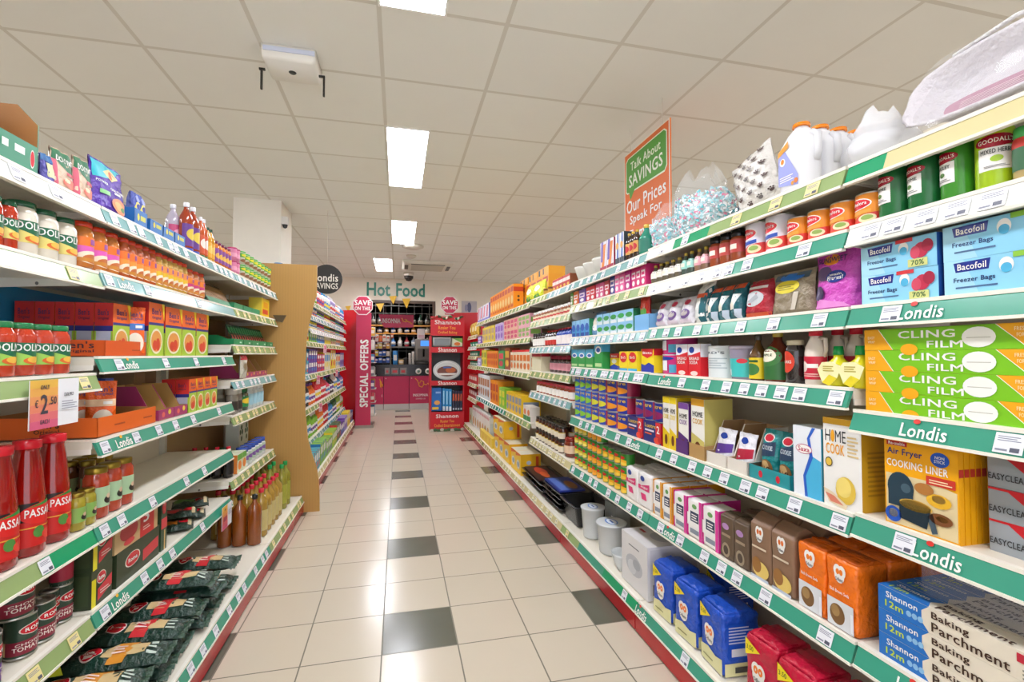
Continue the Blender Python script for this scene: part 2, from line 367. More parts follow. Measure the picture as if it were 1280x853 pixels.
# ------------------------------------------------------------------ setting
CEIL = CAMZ+1.61
W_ = '#f1efe9'
def nodes_tile(name, px, ox, py, oy, base, dark, grout, gw, rough, every=0):
    m = bpy.data.materials.new(name); m.use_nodes = True; nt = m.node_tree; b = nt.nodes['Principled BSDF']
    L = nt.links.new; tc = nn(nt, 'ShaderNodeTexCoord'); sp = nn(nt, 'ShaderNodeSeparateXYZ'); L(tc.outputs['Object'], sp.inputs[0])
    def mth(op, a, c=None):
        n = nn(nt, 'ShaderNodeMath', operation=op)
        for i, x in enumerate((a, c)):
            if x is None: continue
            if isinstance(x, (int, float)): n.inputs[i].default_value = x
            else: L(x, n.inputs[i])
        return n.outputs[0]
    cells = []; gm = None
    for out, p, o in ((sp.outputs[0], px, ox), (sp.outputs[1], py, oy)):
        q = mth('DIVIDE', mth('SUBTRACT', out, o), p); fl = mth('FLOOR', q); fr = mth('SUBTRACT', q, fl)
        e = mth('LESS_THAN', mth('MINIMUM', fr, mth('SUBTRACT', 1.0, fr)), gw/p/2); gm = e if gm is None else mth('MAXIMUM', gm, e)
        cells.append(fl)
    wn = nn(nt, 'ShaderNodeTexNoise'); wn.inputs['Scale'].default_value = 5; L(tc.outputs['Object'], wn.inputs[0])
    cb = nn(nt, 'ShaderNodeCombineXYZ'); L(cells[0], cb.inputs[0]); L(cells[1], cb.inputs[1])
    wh = nn(nt, 'ShaderNodeTexWhiteNoise'); L(cb.outputs[0], wh.inputs[0])
    def mix(f, a, c):
        n = nn(nt, 'ShaderNodeMix', data_type='RGBA')
        if isinstance(f, (int, float)): n.inputs[0].default_value = f
        else: L(f, n.inputs[0])
        for i, x in ((6, a), (7, c)):
            if isinstance(x, tuple): n.inputs[i].default_value = x
            else: L(x, n.inputs[i])
        return n.outputs[2]
    c = lin(base); c1 = tuple(x*.95 for x in c[:3])+(1,)
    col = mix(mth('MULTIPLY', mth('ADD', wh.outputs[0], wn.outputs['Fac']), .5), c, c1)
    if every:
        d = mth('MULTIPLY', mth('LESS_THAN', mth('ABSOLUTE', mth('FLOORED_MODULO' if False else 'PINGPONG', mth('ADD', cells[0], 0), every/2.0)), .25), mth('LESS_THAN', mth('PINGPONG', cells[1], every/2.0), .25))
        dk = lin(dark); col = mix(d, col, mix(wn.outputs['Fac'], dk, tuple(x*.8 for x in dk[:3])+(1,)))
    col = mix(gm, col, lin(grout)); L(col, b.inputs['Base Color'])
    L(mth('ADD', mth('MULTIPLY', gm, .3), rough), b.inputs['Roughness'])
    return m
TP = 1/3.0
FLOOR = nodes_tile('floor_tiles', TP, -.063, TP, 2.187, '#d0c5b1', '#666759', '#6d6858', .006, .19, 3)
CEILM = nodes_tile('ceiling_tiles', .605, -.099, .60, 3.42, '#f1f0ea', '#ffffff', '#dad6cc', .022, .8)
def struct(name, b, **k):
    o = b.build(name); o['kind'] = 'structure'; return o
def slab(x0, y0, z0, x1, y1, z1, m): return MB().box(x0, y0, z0, x1, y1, z1, m)
struct('floor', slab(-8, -5, -.05, 8, 14, 0, FLOOR))
struct('ceiling', slab(-8, -5, CEIL, 8, 14, CEIL+.05, CEILM))
WM = '#e6ddcc d'.replace(' ', '')
struct('wall_left', slab(-8.1, -5, 0, -8, 14, CEIL, WM)); struct('wall_right', slab(8, -5, 0, 8.1, 14, CEIL, WM))
# far wall with a wide opening to the coffee bar
WY = 10.35
oz = atY(520, 377, WY).z; ox0 = atY(462, 443, WY).x; ox1 = atY(541, 443, WY).x
b = MB(); b.box(-8, WY, oz, 8, WY+.15, CEIL, WM); b.box(-8, WY, 0, ox0, WY+.15, oz, WM); b.box(ox1, WY, 0, 8, WY+.15, oz, WM)
struct('wall_back', b)
b = MB(); b.box(ox0-.01, WY-.015, oz-.05, ox1+.05, WY-.001, oz+.01, '#5b4636p'); b.box(ox1-.01, WY-.015, 0, ox1+.05, WY-.001, oz-.05, '#5b4636p'); struct('trim_1', b)
# grid tiled dark wall behind the bar
KM = nodes_tile('dark_wall_tiles', .2, 0, .2, 0, '#26231f', '#000000', '#77726a', .012, .2)
b = MB(); b.add([(-3, 13, 0), (3, 13, 0), (3, 13, CEIL), (-3, 13, CEIL)], [(0, 1, 2, 3)], '#2b2825p')
for i in range(31): b.box(-3+i*.2, 12.985, 0, -3+i*.2+.012, 12.999, CEIL, '#77726ap')
for i in range(15): b.box(-3, 12.985, i*.2, 3, 12.999, i*.2+.012, '#77726ap')
b.box(-3, 13, 0, 3, 13.1, CEIL, '#2b2825p'); struct('wall_kitchen', b)
struct('wall_kitchen_left', slab(ox0-1.0, WY+.15, 0, ox0-.9, 13, CEIL, WM)); struct('wall_kitchen_right', slab(ox1+.9, WY+.15, 0, ox1+1.0, 13, CEIL, WM))
# wrapped column that stands behind the left run of shelves
b = MB(); cx0 = atY(291, 300, 5.35).x; cx1 = atY(351, 300, 5.35).x; b.box(cx0, 5.35, 0, cx1, 5.85, CEIL, '#ece7dbd'); struct('wall_column', b)
# ------------------------------------------------------------------ ceiling lamps
def lamp(x, y, label, w=.29, l=1.19):
    r = empty('ceiling_light', (x, y, CEIL)); tag(r, label, 'ceiling light', 'recessed ceiling light panels')
    f = MB()
    for q in ((-w/2-.012, -l/2-.012, w/2+.012, -l/2), (-w/2-.012, l/2, w/2+.012, l/2+.012), (-w/2-.012, -l/2, -w/2, l/2), (w/2, -l/2, w/2+.012, l/2)):
        f.box(q[0], q[1], -.008, q[2], q[3], .0, '#f5f3eep')
    f.build('frame', r); MB().box(-w/2, -l/2, -.005, w/2, l/2, -.001, emit('#f5f7ff', LAMP)).build('diffuser', r)
LAMP = 27
lamp(.055, 1.62, 'white rectangular ceiling light panel nearest, cut off by the top edge of the photo')
lamp(.055, 4.02, 'long white rectangular ceiling light panel second along the aisle')
lamp(.055, 6.42, 'white rectangular ceiling light panel third along the aisle')
lamp(-.27, 8.82, 'small distant white ceiling light panel farthest along the aisle, set slightly left')
k = 0
for x in (-3.6, 3.75):
    for y in (-.8, 1.62, 4.02, 6.42, 8.82):
        lamp(x, y, 'white ceiling light panel %s over the %s aisle' % (ORD[k % 5]+' from the shop front', 'neighbouring left' if x < 0 else 'neighbouring right')); k += 1
lamp(.055, -.8, 'white ceiling light panel behind the viewer over the aisle'); lamp(.055, -3.2, 'white ceiling light panel by the shop front over the aisle')
lamp(-.2, 12.1, 'white ceiling light panel over the coffee bar')
w = bpy.data.worlds.new('world'); SC.world = w; w.use_nodes = True; w.node_tree.nodes['Background'].inputs[0].default_value = lin('#f4f4ff'); w.node_tree.nodes['Background'].inputs[1].default_value = 2.0
# ------------------------------------------------------------------ shelving
STY = {'teal': ('#3f9a80g', '#e9ecf2p', '#8d93a0p'), 'olive': ('#94ab70g', '#ecdf9cp', '#b5a868p'), 'blue': ('#7fb0b0g', '#edf1f4p', '#8d93a0p'),  # blue style: teal rail with its bluish glare painted into the colour
       'white': ('#eef0ecg', '#f7f8fap', '#9ab5b0p'), 'green': ('#0d9a66g', '#e9ecf2p', '#8d93a0p'), 'cream': ('#d9cf9cg', '#efe8c2p', '#b5a868p'), 'red': ('#b4141cg', '#e9dccap', '#9a8')}
TAGM = {}
def tagmesh(style, W=.047, H=.041, seed=0):
    k = (style, seed)
    if k not in TAGM:
        _, c, ln = STY[style]; b = MB(); b.box(-W/2, -.0012, -H/2, W/2, 0, H/2, c); M = lambda u, v, o=0: ((u-.5)*W, -.0012-o, (v-.5)*H)
        ln = '#8b8fa0p'
        b.decal(M, [('l', .1, .6, .9, .9, 3, ln), ('r', .08, .1, .5, .2, ln), ('r', .58, .08, .9, .3, '#55596ap')], .0004)
        o = b.build('price_label'); TAGM[k] = o.data; bpy.data.objects.remove(o)
    return TAGM[k]
SIDEN = {'R': 'right', 'L': 'left'}
def sorted3(x0, x1, y0, y1, z0, z1): return (min(x0, x1), y0, z0, max(x0, x1), y1, z1)
def shelf(side, z, ya, yb, label, style='teal', X=None, depth=.343, tags=8, logos=(), board='#e9e3d3p', tagpx=None, split=None, fh=.05, brackets=True, group=None, base=False, plinth='#b5111bg'):
    s = sgn(side); X = {'R': 1.18, 'L': -.99}[side[0]] if X is None else X
    SHV.append((side, z, ya, yb, X, depth)); ya += .004; yb -= .004
    r = empty('shelf', (X, (ya+yb)/2, z)); tag(r, label, 'shelf', group or 'gondola shelves'); L = yb-ya
    def P(x, y, zz): return (s*x, y, zz)
    b = MB(); b.prism([(.012, -.028), (depth, -.028), (depth, 0), (.012, 0)], lambda a, c, h: P(a, h, c), -L/2, L/2, board)
    b.prism([(0, -.006), (.014, -.006), (.014, .003), (0, .003)], lambda a, c, h: P(a, h, c), -L/2, L/2, '#f3efe2p'); b.build('board', r)
    if brackets:
        for e in (-1, 1):
            q = MB(); q.prism([(.015, -.028), (depth, -.028), (depth, -.06), (depth-.05, -.06), (.015, -.045)], lambda a, c, h: P(a, h, c), e*L/2-(.004 if e > 0 else 0), e*L/2+(.004 if e < 0 else 0), '#efebe0p')
            q.prism([(depth*.5+.005*cos(t*pi/4), -.043+.006*sin(t*pi/4)) for t in range(8)], lambda a, c, h: P(a, h, c), e*L/2-.0045, e*L/2+.0045, '#6a675fp'); q.build('bracket', r)
    if base:
        q = MB(); q.box(*sorted3(-s*.014, s*.006, -L/2, L/2, -z+.01, -fh-.009), plinth); q.build('plinth', r)
        q = MB(); q.box(*sorted3(s*.07, s*depth, -L/2, L/2, -z, -.03), '#3a302cp'); q.build('base_box', r)
    segs = split or [(0, 1, style)]; rails = []
    for a, c, st in segs:
        f = MB(); y0, y1 = -L/2+a*L, -L/2+c*L
        f.prism([(.002, -.006), (.012, -.006), (-.006, -fh), (-.016, -fh-.004)], lambda p, q, h: P(p, h, q), y0, y1, STY[st][0])
        f.prism([(-.0185, -fh-.008), (-.004, -fh-.008), (-.004, -fh-.001), (-.0185, -fh-.001)], lambda p, q, h: P(p, h, q), y0, y1, '#f3efe2p')
        rails.append((a, c, f.build('price_rail', r)))
    def onrail(y, zz, o=0): return P(.002-(-zz-.006)/.048*.018-.0012-o, y, zz)
    ang = atan(.008/fh)*s
    used = []
    ys = []
    if tagpx: ys = [atX(p, 443, X).y-(ya+yb)/2 for p in tagpx]
    elif tags:
        rr = random.Random(int(z*1000)+int(ya*77)); p = L/tags
        ys = [-L/2+p*(i+.5)+rr.uniform(-.3, .3)*p for i in range(tags)]
    lg = [atX(p, 443, X).y-(ya+yb)/2 for p in logos]
    ys = [y for y in ys if abs(y) < L/2-.03 and all(abs(y-g) > .055 for g in lg)]
    for i, y in enumerate(ys):
        u = (y+L/2)/L; st = [q[2] for q in segs if q[0] <= u <= q[1]+.001][0]
        o = bpy.data.objects.new('price_label', tagmesh(st)); COL.objects.link(o); o.parent = [q for q in rails if q[0] <= u <= q[1]+.001][0][2]
        o.location = onrail(y, -.028, .001); o.rotation_euler = (-.36, 0, -s*pi/2)
        o['label'] = 'pale yellow price label' if st in ('olive', 'cream') else 'white price label'
    for g in lg:
        f = MB(); M = lambda u, v, o=0: onrail(g-s*(u-.5)*.1, -.048+v*.042, .0012+o)
        f.decal(M, [('t', 'Londis', .5, .42, 1, .72, '#f6f8f4p'), ('e', .42 if s < 0 else .33, .93, .08, .13, '#f0b429p' if s < 0 else '#d2342cp')], .0006); u = (g+L/2)/L; f.build('logo', ([q for q in rails if q[0] <= u <= q[1]+.001] or rails)[0][2])
    return r
BR = [-.1, 1.03, 2.09, 3.16, 4.22, 5.25, 6.28, 7.3, 8.25]
bn = ['nearest', 'second', 'third', 'fourth', 'fifth', 'sixth', 'seventh', 'last']
def unit(side, Y0, Y1, X, base, depth, label, back='#dcd3bep', h=2.0, plinth='#b5111bg', ends=(0, 0), backs=()):
    s = sgn(side); r = empty('shelving_unit', (X+s*depth, (Y0+Y1)/2, 0)); tag(r, label, 'shelving unit', 'supermarket gondola shelving'); L = Y1-Y0
    MB().box(min(0, s*.03), -L/2, 0, max(0, s*.03), L/2, h, back).build('back_panel', r)
    for nm, z0, z1, c in backs: o = MB().box(min(-s*.012, 0), -L/2, z0, max(0, -s*.012), L/2, z1, c).build(nm, r)
    for e in (-1, 1): MB().box(min(-s*.03, 0)-.0, e*L/2-(.012 if e > 0 else 0), 0, max(-s*.03, 0), e*L/2+(.012 if e < 0 else 0), h+.02, '#d8d4c6p').build('upright', r)
    return r
# ================================================================== RIGHT RUN: shelving
RU = 1.18
unit('R', -.03, 2.09, RU, 1.113, .38, 'white shelving unit with red plinth nearest on the right of the aisle')
unit('R', 2.09, 4.22, RU, 1.113, .38, 'white shelving unit with red plinth, second on the right')
unit('R', 4.22, 7.3, RU, 1.113, .38, 'white shelving unit with red plinth, third on the right')
unit('R', 7.3, 8.2, RU, 1.113, .38, 'red backed shelving unit closing the far right end', back='#b3141bg', h=1.9)
def SH(side, bay, ya, yb, lv, **kw):
    for q in lv:
        z = q[0]; st = q[1] if len(q) > 1 else 'teal'; k = dict(kw); 
        if len(q) > 2: k.update(q[2])
        nm = '%s shelf with %s price rail, %s' % ('metal', {'blue': 'glare-tinted teal', 'cream': 'cream', 'olive': 'olive green'}.get(st, st), bay)
        nm += ', %s' % q[3] if len(q) > 3 else ''
        lab = 'metal shelf with %s rail at %d centimetres in %s' % ({'blue': 'glare-tinted teal', 'olive': 'olive'}.get(st, st), round(z*100), bay)
        shelf(side, z, ya, yb, lab, st, **k)
BA = 'the nearest bay on the right'; BB = 'the second bay on the right'; BC = 'the third bay on the right'; BD = 'the fourth bay on the right'
SH('R', BA, -.03, 1.03, [(1.824, 'cream', dict(tags=0, split=[(0, .62, 'olive'), (.62, .9, 'cream'), (.9, 1, 'green')])), (1.657, 'white', dict(tagpx=[1095, 1125, 1165, 1205, 1250])), (1.442, 'teal', dict(logos=[1155], tagpx=[1118])),
   (1.166, 'teal', dict(logos=[1155], tagpx=[1262])), (.893, 'teal', dict(logos=[1168], tagpx=[1128])), (.555, 'teal', dict(logos=[1142], tagpx=[]))], tags=0)
SH('R', BB, 1.03, 2.09, [(1.824, 'olive', dict(split=[(0, .55, 'olive'), (.55, .78, 'green'), (.78, 1, 'white')], tagpx=[1022, 975, 925, 860, 830])), (1.652, 'teal', dict(split=[(0, .45, 'teal'), (.45, 1, 'white')], tagpx=[1010, 938, 915, 900, 880, 860, 840, 820])),
   (1.44, 'teal', dict(tagpx=[1028, 970, 929, 896, 874, 850, 835, 819])), (1.222, 'teal', dict(tagpx=[1047, 1001, 978, 954, 932, 910, 884, 854, 815], logos=[833])),
   (.885, 'teal', dict(tagpx=[1048, 993, 953, 932, 905.6, 885, 866, 843, 825])), (.55, 'teal', dict(tagpx=[1028, 955, 920, 901, 880, 850, 826], logos=[836]))])
SH('R', BC, 2.09, 3.16, [(1.815, 'blue'), (1.655, 'olive', dict(tags=9)), (1.432, 'blue', dict(tags=12)), (1.225, 'teal', dict(tags=13)), (.885, 'teal', dict(tagpx=[800, 787, 773, 757, 742, 735, 727], logos=[795])), (.55, 'teal', dict(tags=8))])
SH('R', BD, 3.16, 4.22, [(1.812, 'blue', dict(split=[(0, .5, 'blue'), (.5, 1, 'olive')])), (1.607, 'olive'), (1.38, 'blue'), (1.167, 'olive'), (.98, 'blue'), (.56, 'cream', dict(tags=12))])
for i, (a, c) in enumerate(((4.22, 5.25), (5.25, 6.28), (6.28, 7.3))):
    SH('R', 'the %s bay on the right' % ORD[4+i], a, c, [(1.8, 'olive'), (1.475, 'olive'), (1.139, 'olive'), (.68, 'olive' if i == 0 else 'teal')], tags=7)
SH('R', 'the far red bay on the right', 7.3, 8.2, [(1.62, 'cream'), (1.44, 'white'), (1.29, 'cream'), (1.13, 'cream'), (.84, 'cream'), (.6, 'cream')], tags=5, brackets=False, board='#c9a06ap')
for i, (a, c) in enumerate(((-.03, 1.03), (1.03, 2.09), (2.09, 3.16), (3.16, 4.22), (4.22, 5.25), (5.25, 6.28), (6.28, 7.3), (7.3, 8.2))):
    shelf('R', .142, a, c, 'deep base shelf above the red plinth in the %s bay on the right' % ORD[i], ['teal', 'teal', 'olive', 'cream', 'cream', 'cream', 'olive', 'olive'][i], X=1.113, depth=.41, tags=[3, 2, 2, 8, 8, 7, 6, 5][i], fh=.047, brackets=False, base=True,
          logos=[801] if i == 1 else [], split=[(0, .35, 'green'), (.35, .7, 'teal'), (.7, 1, 'olive')] if i == 2 else None)
# ================================================================== RIGHT RUN: goods
RO = '#c0142fg'; WH = '#f4f3efp'; YE = '#f2cf1ep'
def one(side, z, xa, xb, H, fn, desc, cat, **k): return row(side, z, xa, xb, 1, H, fn, desc, cat, **k)
# --- bay A, herbs
def herb(col, txt):
    return lambda W, H: vessel('herb_tube', 'tube', W, H, col, '#c9ccc8m', [('r', .1, .3, .62, .66, WH), ('e', .36, .74, .33, .09, '#a5122ag'), ('t', "GOODALL'S", .36, .745, .52, .06, '#f5e9dcp', .0, 1), ('t', txt, .36, .58, .36, .06, '#2f3b3ap'), ('e', .36, .46, .07, .04, '#4d7a2cp'), ('l', .18, .34, .55, .4, 2, '#8a8a8ap')], n=28)
row('R', 1.657, 1093, 1170, 2, .131, herb('#1f6b38g', 'THYME'), 'dark green dried herb tube with red oval label', 'herb tube')
one('R', 1.657, 1171, 1212, .134, herb('#3f8f2cg', 'PARSLEY'), 'mid green parsley herb tube beside the lime one', 'herb tube')
one('R', 1.657, 1214, 1262, .136, lambda W, H: vessel('herb_tube', 'tube', W, H, '#a3c51eg', '#c9ccc8m', [('r', .4, .3, 1.0, .66, WH), ('e', .7, .75, .37, .1, '#a5122ag'), ('t', "GOODALL'S", .7, .755, .6, .07, '#f5e9dcp'), ('t', 'MIXED HERBS', .7, .59, .5, .07, '#2f3b3ap'), ('e', .7, .47, .1, .05, '#9bbf2ap'), ('l', .5, .34, .9, .38, 2, '#8a8a8ap')], n=28), 'lime green mixed herbs tube with red oval label', 'herb tube')
one('R', 1.657, 1265, 1300, .11, lambda W, H: vessel('stuffing_tub', 'squat', W, H, '#b9a36dj', '#3fae55g', [('r', .2, .2, .9, .8, '#3c6b4ap'), ('r', .2, .62, .9, .8, '#c7342ap')]), 'short tub with bright green lid at right edge', 'herb tub')
# --- bay A, freezer bags
def freezer(big):
    def f(W, H):
        fr = [('r', 0, 0, 1, 1, '#8fd3f2p'), ('p', [(0, 0), (.35, 0), (.2, 1), (0, 1)], '#a9def5p'), ('p', [(.12, .66), (.44, .66), (.46, .95), (.1, .93)], '#20318cg'), ('t', 'Bacofoil', .28, .8, .28, .18, WH), ('t', 'Freezer Bags', .3, .42, .4, .17, '#1f3f7ap'), ('l', .12, .2, .52, .3, 1, '#4d6e9cp'),
              ('e', .6, .7, .065, .2, WH), ('e', .6, .62, .05, .13, '#4db4e0p')]
        if not big: fr += [('r', .5, .88, .72, 1, '#d2343cp'), ('e', .82, .55, .09, .24, '#c2274ap'), ('e', .9, .66, .07, .2, '#a81d3fp'), ('e', .75, .5, .06, .2, '#d34a64p'), ('r', .66, .06, .9, .3, '#d8dc8cp'), ('t', '70%', .78, .18, .16, .16, '#3d6b3ap')]
        else: fr += [('r', .66, .86, 1, 1, '#8cc63fp'), ('e', .86, .3, .06, .18, '#d8dc8cp')]
        return carton('freezer_bag_box', W, H, .17 if not big else .2, '#7cc6ebp', fr, [('r', .0, 0, 1, 1, '#2a5fb0p'), ('t', 'Bacofoil', .5, .5, .7, .2, WH)])
    return f
row('R', 1.442, 1077, 1179, 1, .076, freezer(0), 'small blue freezer bag box printed with raspberries', 'freezer bag box', stack=2)
row('R', 1.442, 1180, 1330, 1, .078, freezer(1), 'larger plain blue freezer bag box at right edge', 'freezer bag box', stack=2)
# --- cling film
def cling(W, H):
    fr = [('r', 0, 0, 1, 1, '#7cc51ep'), ('p', [(0, 0), (.2, 0), (.1, 1), (0, 1)], '#f2ab14p'), ('p', [(.93, 0), (1.2, 0), (1.2, 1), (.78, 1)][:2]+[(1, 0), (1, 1), (.78, 1)], '#f2ab14p'), ('p', [(.2, 0), (.205, 0), (.105, 1), (.1, 1)], WH), ('p', [(.93, 0), (.935, 0), (.785, 1), (.78, 1)], WH),
          ('t', 'CLING', .41, .7, .34, .34, WH), ('t', 'FILM', .52, .24, .2, .3, WH), ('e', .7, .5, .085, .42, '#f3f4eep'), ('l', .64, .47, .76, .53, 1, '#b5b5a9p'), ('e', .31, .02, .055, .26, '#f2ab14p'), ('t', 'EASY', .055, .6, .05, .13, '#fbe7bep'), ('t', 'WRAP', .055, .4, .05, .13, '#fbe7bep'),
          ('t', 'FRESHNESS', .925, .78, .11, .15, '#fbe3b0p'), ('t', 'FOR A LONG', .935, .55, .11, .15, '#fbe3b0p'), ('t', 'TIME', .94, .32, .05, .15, '#fbe3b0p')]
    return carton('cling_film_box', W, H, .06, '#f2ab14p', [f for f in fr], [('e', .5, .5, .3, .3, '#e9e6dcp')], [('r', .2, 0, .75, 1, '#7cc51ep')])
row('R', 1.166, 1077, 1318, 1, .0525, cling, 'green and orange cling film box', 'cling film box', stack=4, jit=.008, deep=1)
# --- air fryer liners
def liner(W, H):
    fr = [('r', 0, 0, 1, 1, '#f2ab10p'), ('p', [(.02, .02), (.98, .02), (.98, .5), (.6, .56), (.02, .56)], '#e2cfa0p'), ('t', 'Sealapack', .45, .965, .6, .06, '#23307ep'), ('r', .04, .87, .34, .92, '#c8282ap'), ('t', 'Re-usable', .19, .895, .24, .035, WH), ('t', 'Air Fryer', .3, .8, .5, .09, '#23307ep'), ('t', 'COOKING LINER', .46, .68, .84, .08, WH),
          ('e', .78, .8, .12, .075, '#1c52b8p'), ('t', 'NON', .78, .82, .12, .03, WH), ('t', 'STICK', .78, .78, .14, .03, WH), ('r', .6, .53, .97, .62, '#c8382ap'), ('l', .64, .55, .93, .6, 2, '#f3d9b0p'),
          ('e', .24, .42, .19, .17, '#2d4250g'), ('r', .06, .22, .42, .42, '#2d4250g'), ('e', .32, .43, .07, .05, '#4a6270g'), ('e', .45, .27, .23, .06, '#e0b54cp'), ('p', [(.22, .1), (.6, .06), (.66, .28), (.22, .28)], '#25343eg'), ('e', .45, .28, .2, .045, '#e6c565p'), ('p', [(.6, .2), (.68, .24), (.74, .05), (.67, .03)], '#4a5a66g'),
          ('e', .57, .47, .13, .06, '#b5793ap'), ('e', .76, .38, .16, .07, '#e9b52ep'), ('e', .76, .4, .09, .04, '#f3d878p'), ('e', .78, .2, .15, .06, '#7d4b26p'), ('e', .8, .21, .08, .03, '#c98d45p'), ('e', .13, .12, .12, .085, '#1c52b8p'), ('e', .13, .13, .07, .045, WH)]
    return carton('air_fryer_liner_pack', W, H, .014, '#eda70ep', fr, [('r', 0, .66, 1, .74, '#c8382ap')])
row('R', .893, 1101, 1197, 1, .225, liner, 'yellow air fryer liner pack', 'air fryer liner pack', deep=6, X=1.2, jit=.003)
def easy(W, H):
    return carton('bin_bag_box', W, H, .09, '#9aa2a8g', [('p', [(.2, 1), (.5, .5), (.75, .42), (.75, 1)], '#c8202cp'), ('r', 0, .93, 1, 1, '#c8202cp'), ('t', 'EASYCLEAN', .26, .35, .5, .2, '#2c2f33p')], [], [('r', 0, 0, 1, 1, '#c23038p')])
row('R', .893, 1228, 1345, 1, .068, easy, 'grey and red box behind the price rail', 'kitchen bag box', stack=3, X=1.245)
one('R', .893+.206, 1236, 1345, .036, lambda W, H: carton('carton', W, H, .1, '#2d2825p', [('r', .05, .1, .3, .6, '#6b6258p')]), 'dark brown carton on top of three grey boxes', 'carton', X=1.26)
# --- baking parchment
def parch(W, H):
    fr = [('r', 0, 0, 1, 1, '#e6ddcap'), ('p', [(0, 0), (.27, 0), (.235, .3), (.235, .75), (.27, 1), (0, 1)], '#1b6fc2p'), ('t', 'Shannon', .13, .72, .17, .26, WH), ('t', '12m', .09, .34, .1, .28, '#c9dc2ep'), ('e', .17, .34, .014, .12, '#8cc0e8p'), ('e', .2, .34, .014, .12, '#8cc0e8p'), ('e', .23, .34, .014, .12, '#8cc0e8p'),
          ('t', 'Baking', .37, .72, .17, .34, '#3e2415p'), ('t', 'Parchment', .45, .3, .33, .36, '#3e2415p'), ('r', .64, .62, 1, .92, '#c3263ep'), ('t', 'Extra Non Stick', .82, .77, .3, .16, WH), ('l', .66, .1, .95, .5, 3, '#8c8578p')]
    tp = [('p', [(0, 0), (.27, 0), (.235, .5), (.27, 1), (0, 1)], '#1b6fc2p'), ('t', 'Shannon', .13, .72, .17, .26, WH), ('t', '12m', .09, .34, .1, .28, '#c9dc2ep'), ('t', 'Baking', .37, .72, .17, .34, '#3e2415p'), ('t', 'Parchment', .45, .3, .33, .36, '#3e2415p'), ('r', .64, .62, 1, .92, '#c3263ep')]
    return carton('baking_parchment_box', W, H, .055, '#e6ddcap', fr, [('r', 0, 0, 1, 1, '#1b6fc2p')], tp)
row('R', .555, 1086, 1420, 1, .058, parch, 'blue and cream baking parchment box', 'baking parchment box', stack=3, deep=4, jit=.006)
MB_ = MB().box(-.002, -.35, 0, .0, .3, .085, '#b9c2d8x'); o = MB_.build('shelf_divider'); o.location = (1.26, .62, .731); tag(o, 'clear plastic strip lying over the baking parchment boxes', 'shelf divider')
# --- bay A top shelf: wrapped foil trays, clear bag
def foil_tray(L, Wd, Hh):
    b = MB(); n = 40
    def ring(sx, sy, z, ph=0):
        out = []
        for i in range(n):
            a = 2*pi*i/n; c, s_ = cos(a), sin(a); p = 3.2
            x = math.copysign(abs(c)**(2/p), c)*L/2*sx; y = math.copysign(abs(s_)**(2/p), s_)*Wd/2*sy
            k = 1+.012*sin(i*4+ph); out.append((x*k, y*k, z))
        return out
    rs = [ring(.7, .62, 0), ring(.86, .82, Hh*.5), ring(.97, .95, Hh*.95), ring(1.03, 1.04, Hh), ring(1.0, 1.0, Hh*1.06), ring(.94, .92, Hh), ring(.82, .78, Hh*.45), ring(.66, .58, .012)]
    vs = sum(rs, []); fs = [(k*n+i, k*n+(i+1) % n, (k+1)*n+(i+1) % n, (k+1)*n+i) for k in range(len(rs)-1) for i in range(n)]+[tuple(range(n))[::-1], tuple(7*n+i for i in range(n))]
    b.add(vs, fs, '#d9d5daf', True); l = MB(); l.add([(x*.6-.03, y*.25-.02, .02) for x, y, z in ring(1, 1, 0)], [tuple(range(n))], '#b87f96p'); l.decal(lambda u, v, o=0: ((u-.5)*L*.5-.03, (v-.5)*Wd*.22-.02, .021+o), [('l', .1, .2, .9, .8, 5, '#e7c3d0p')])
    c = MB(); c.grid(lambda u, v: ((u-.5)*L*1.08, (v-.5)*Wd*1.1, Hh*1.04+.012*sin(u*9)*sin(v*7)-.028*(abs(u-.5)*2)**4), 16, 10, '#f4f4f6x')
    c.tube([(-L*.3, Wd*.5, Hh*1.02), (0, Wd*.56, Hh*1.15), (L*.4, Wd*.5, Hh*1.0)], .005, '#f0f0f2f', 6)
    r = empty('foil_roasting_tray'); b.build('tray', r); l.build('paper_insert', r); c.build('film_wrap', r); return r
r = foil_tray(.40, .19, .07)
ca, sa = cos(radians(24)), sin(radians(24)); r.rotation_euler = Matrix(((0, sa, -ca), (-1, 0, 0), (0, ca, sa))).to_euler(); r.location = (1.32, .725, 1.915); tag(r, 'film wrapped white foil roasting tray with pink insert, leaning on the right top shelf', 'roasting tray')
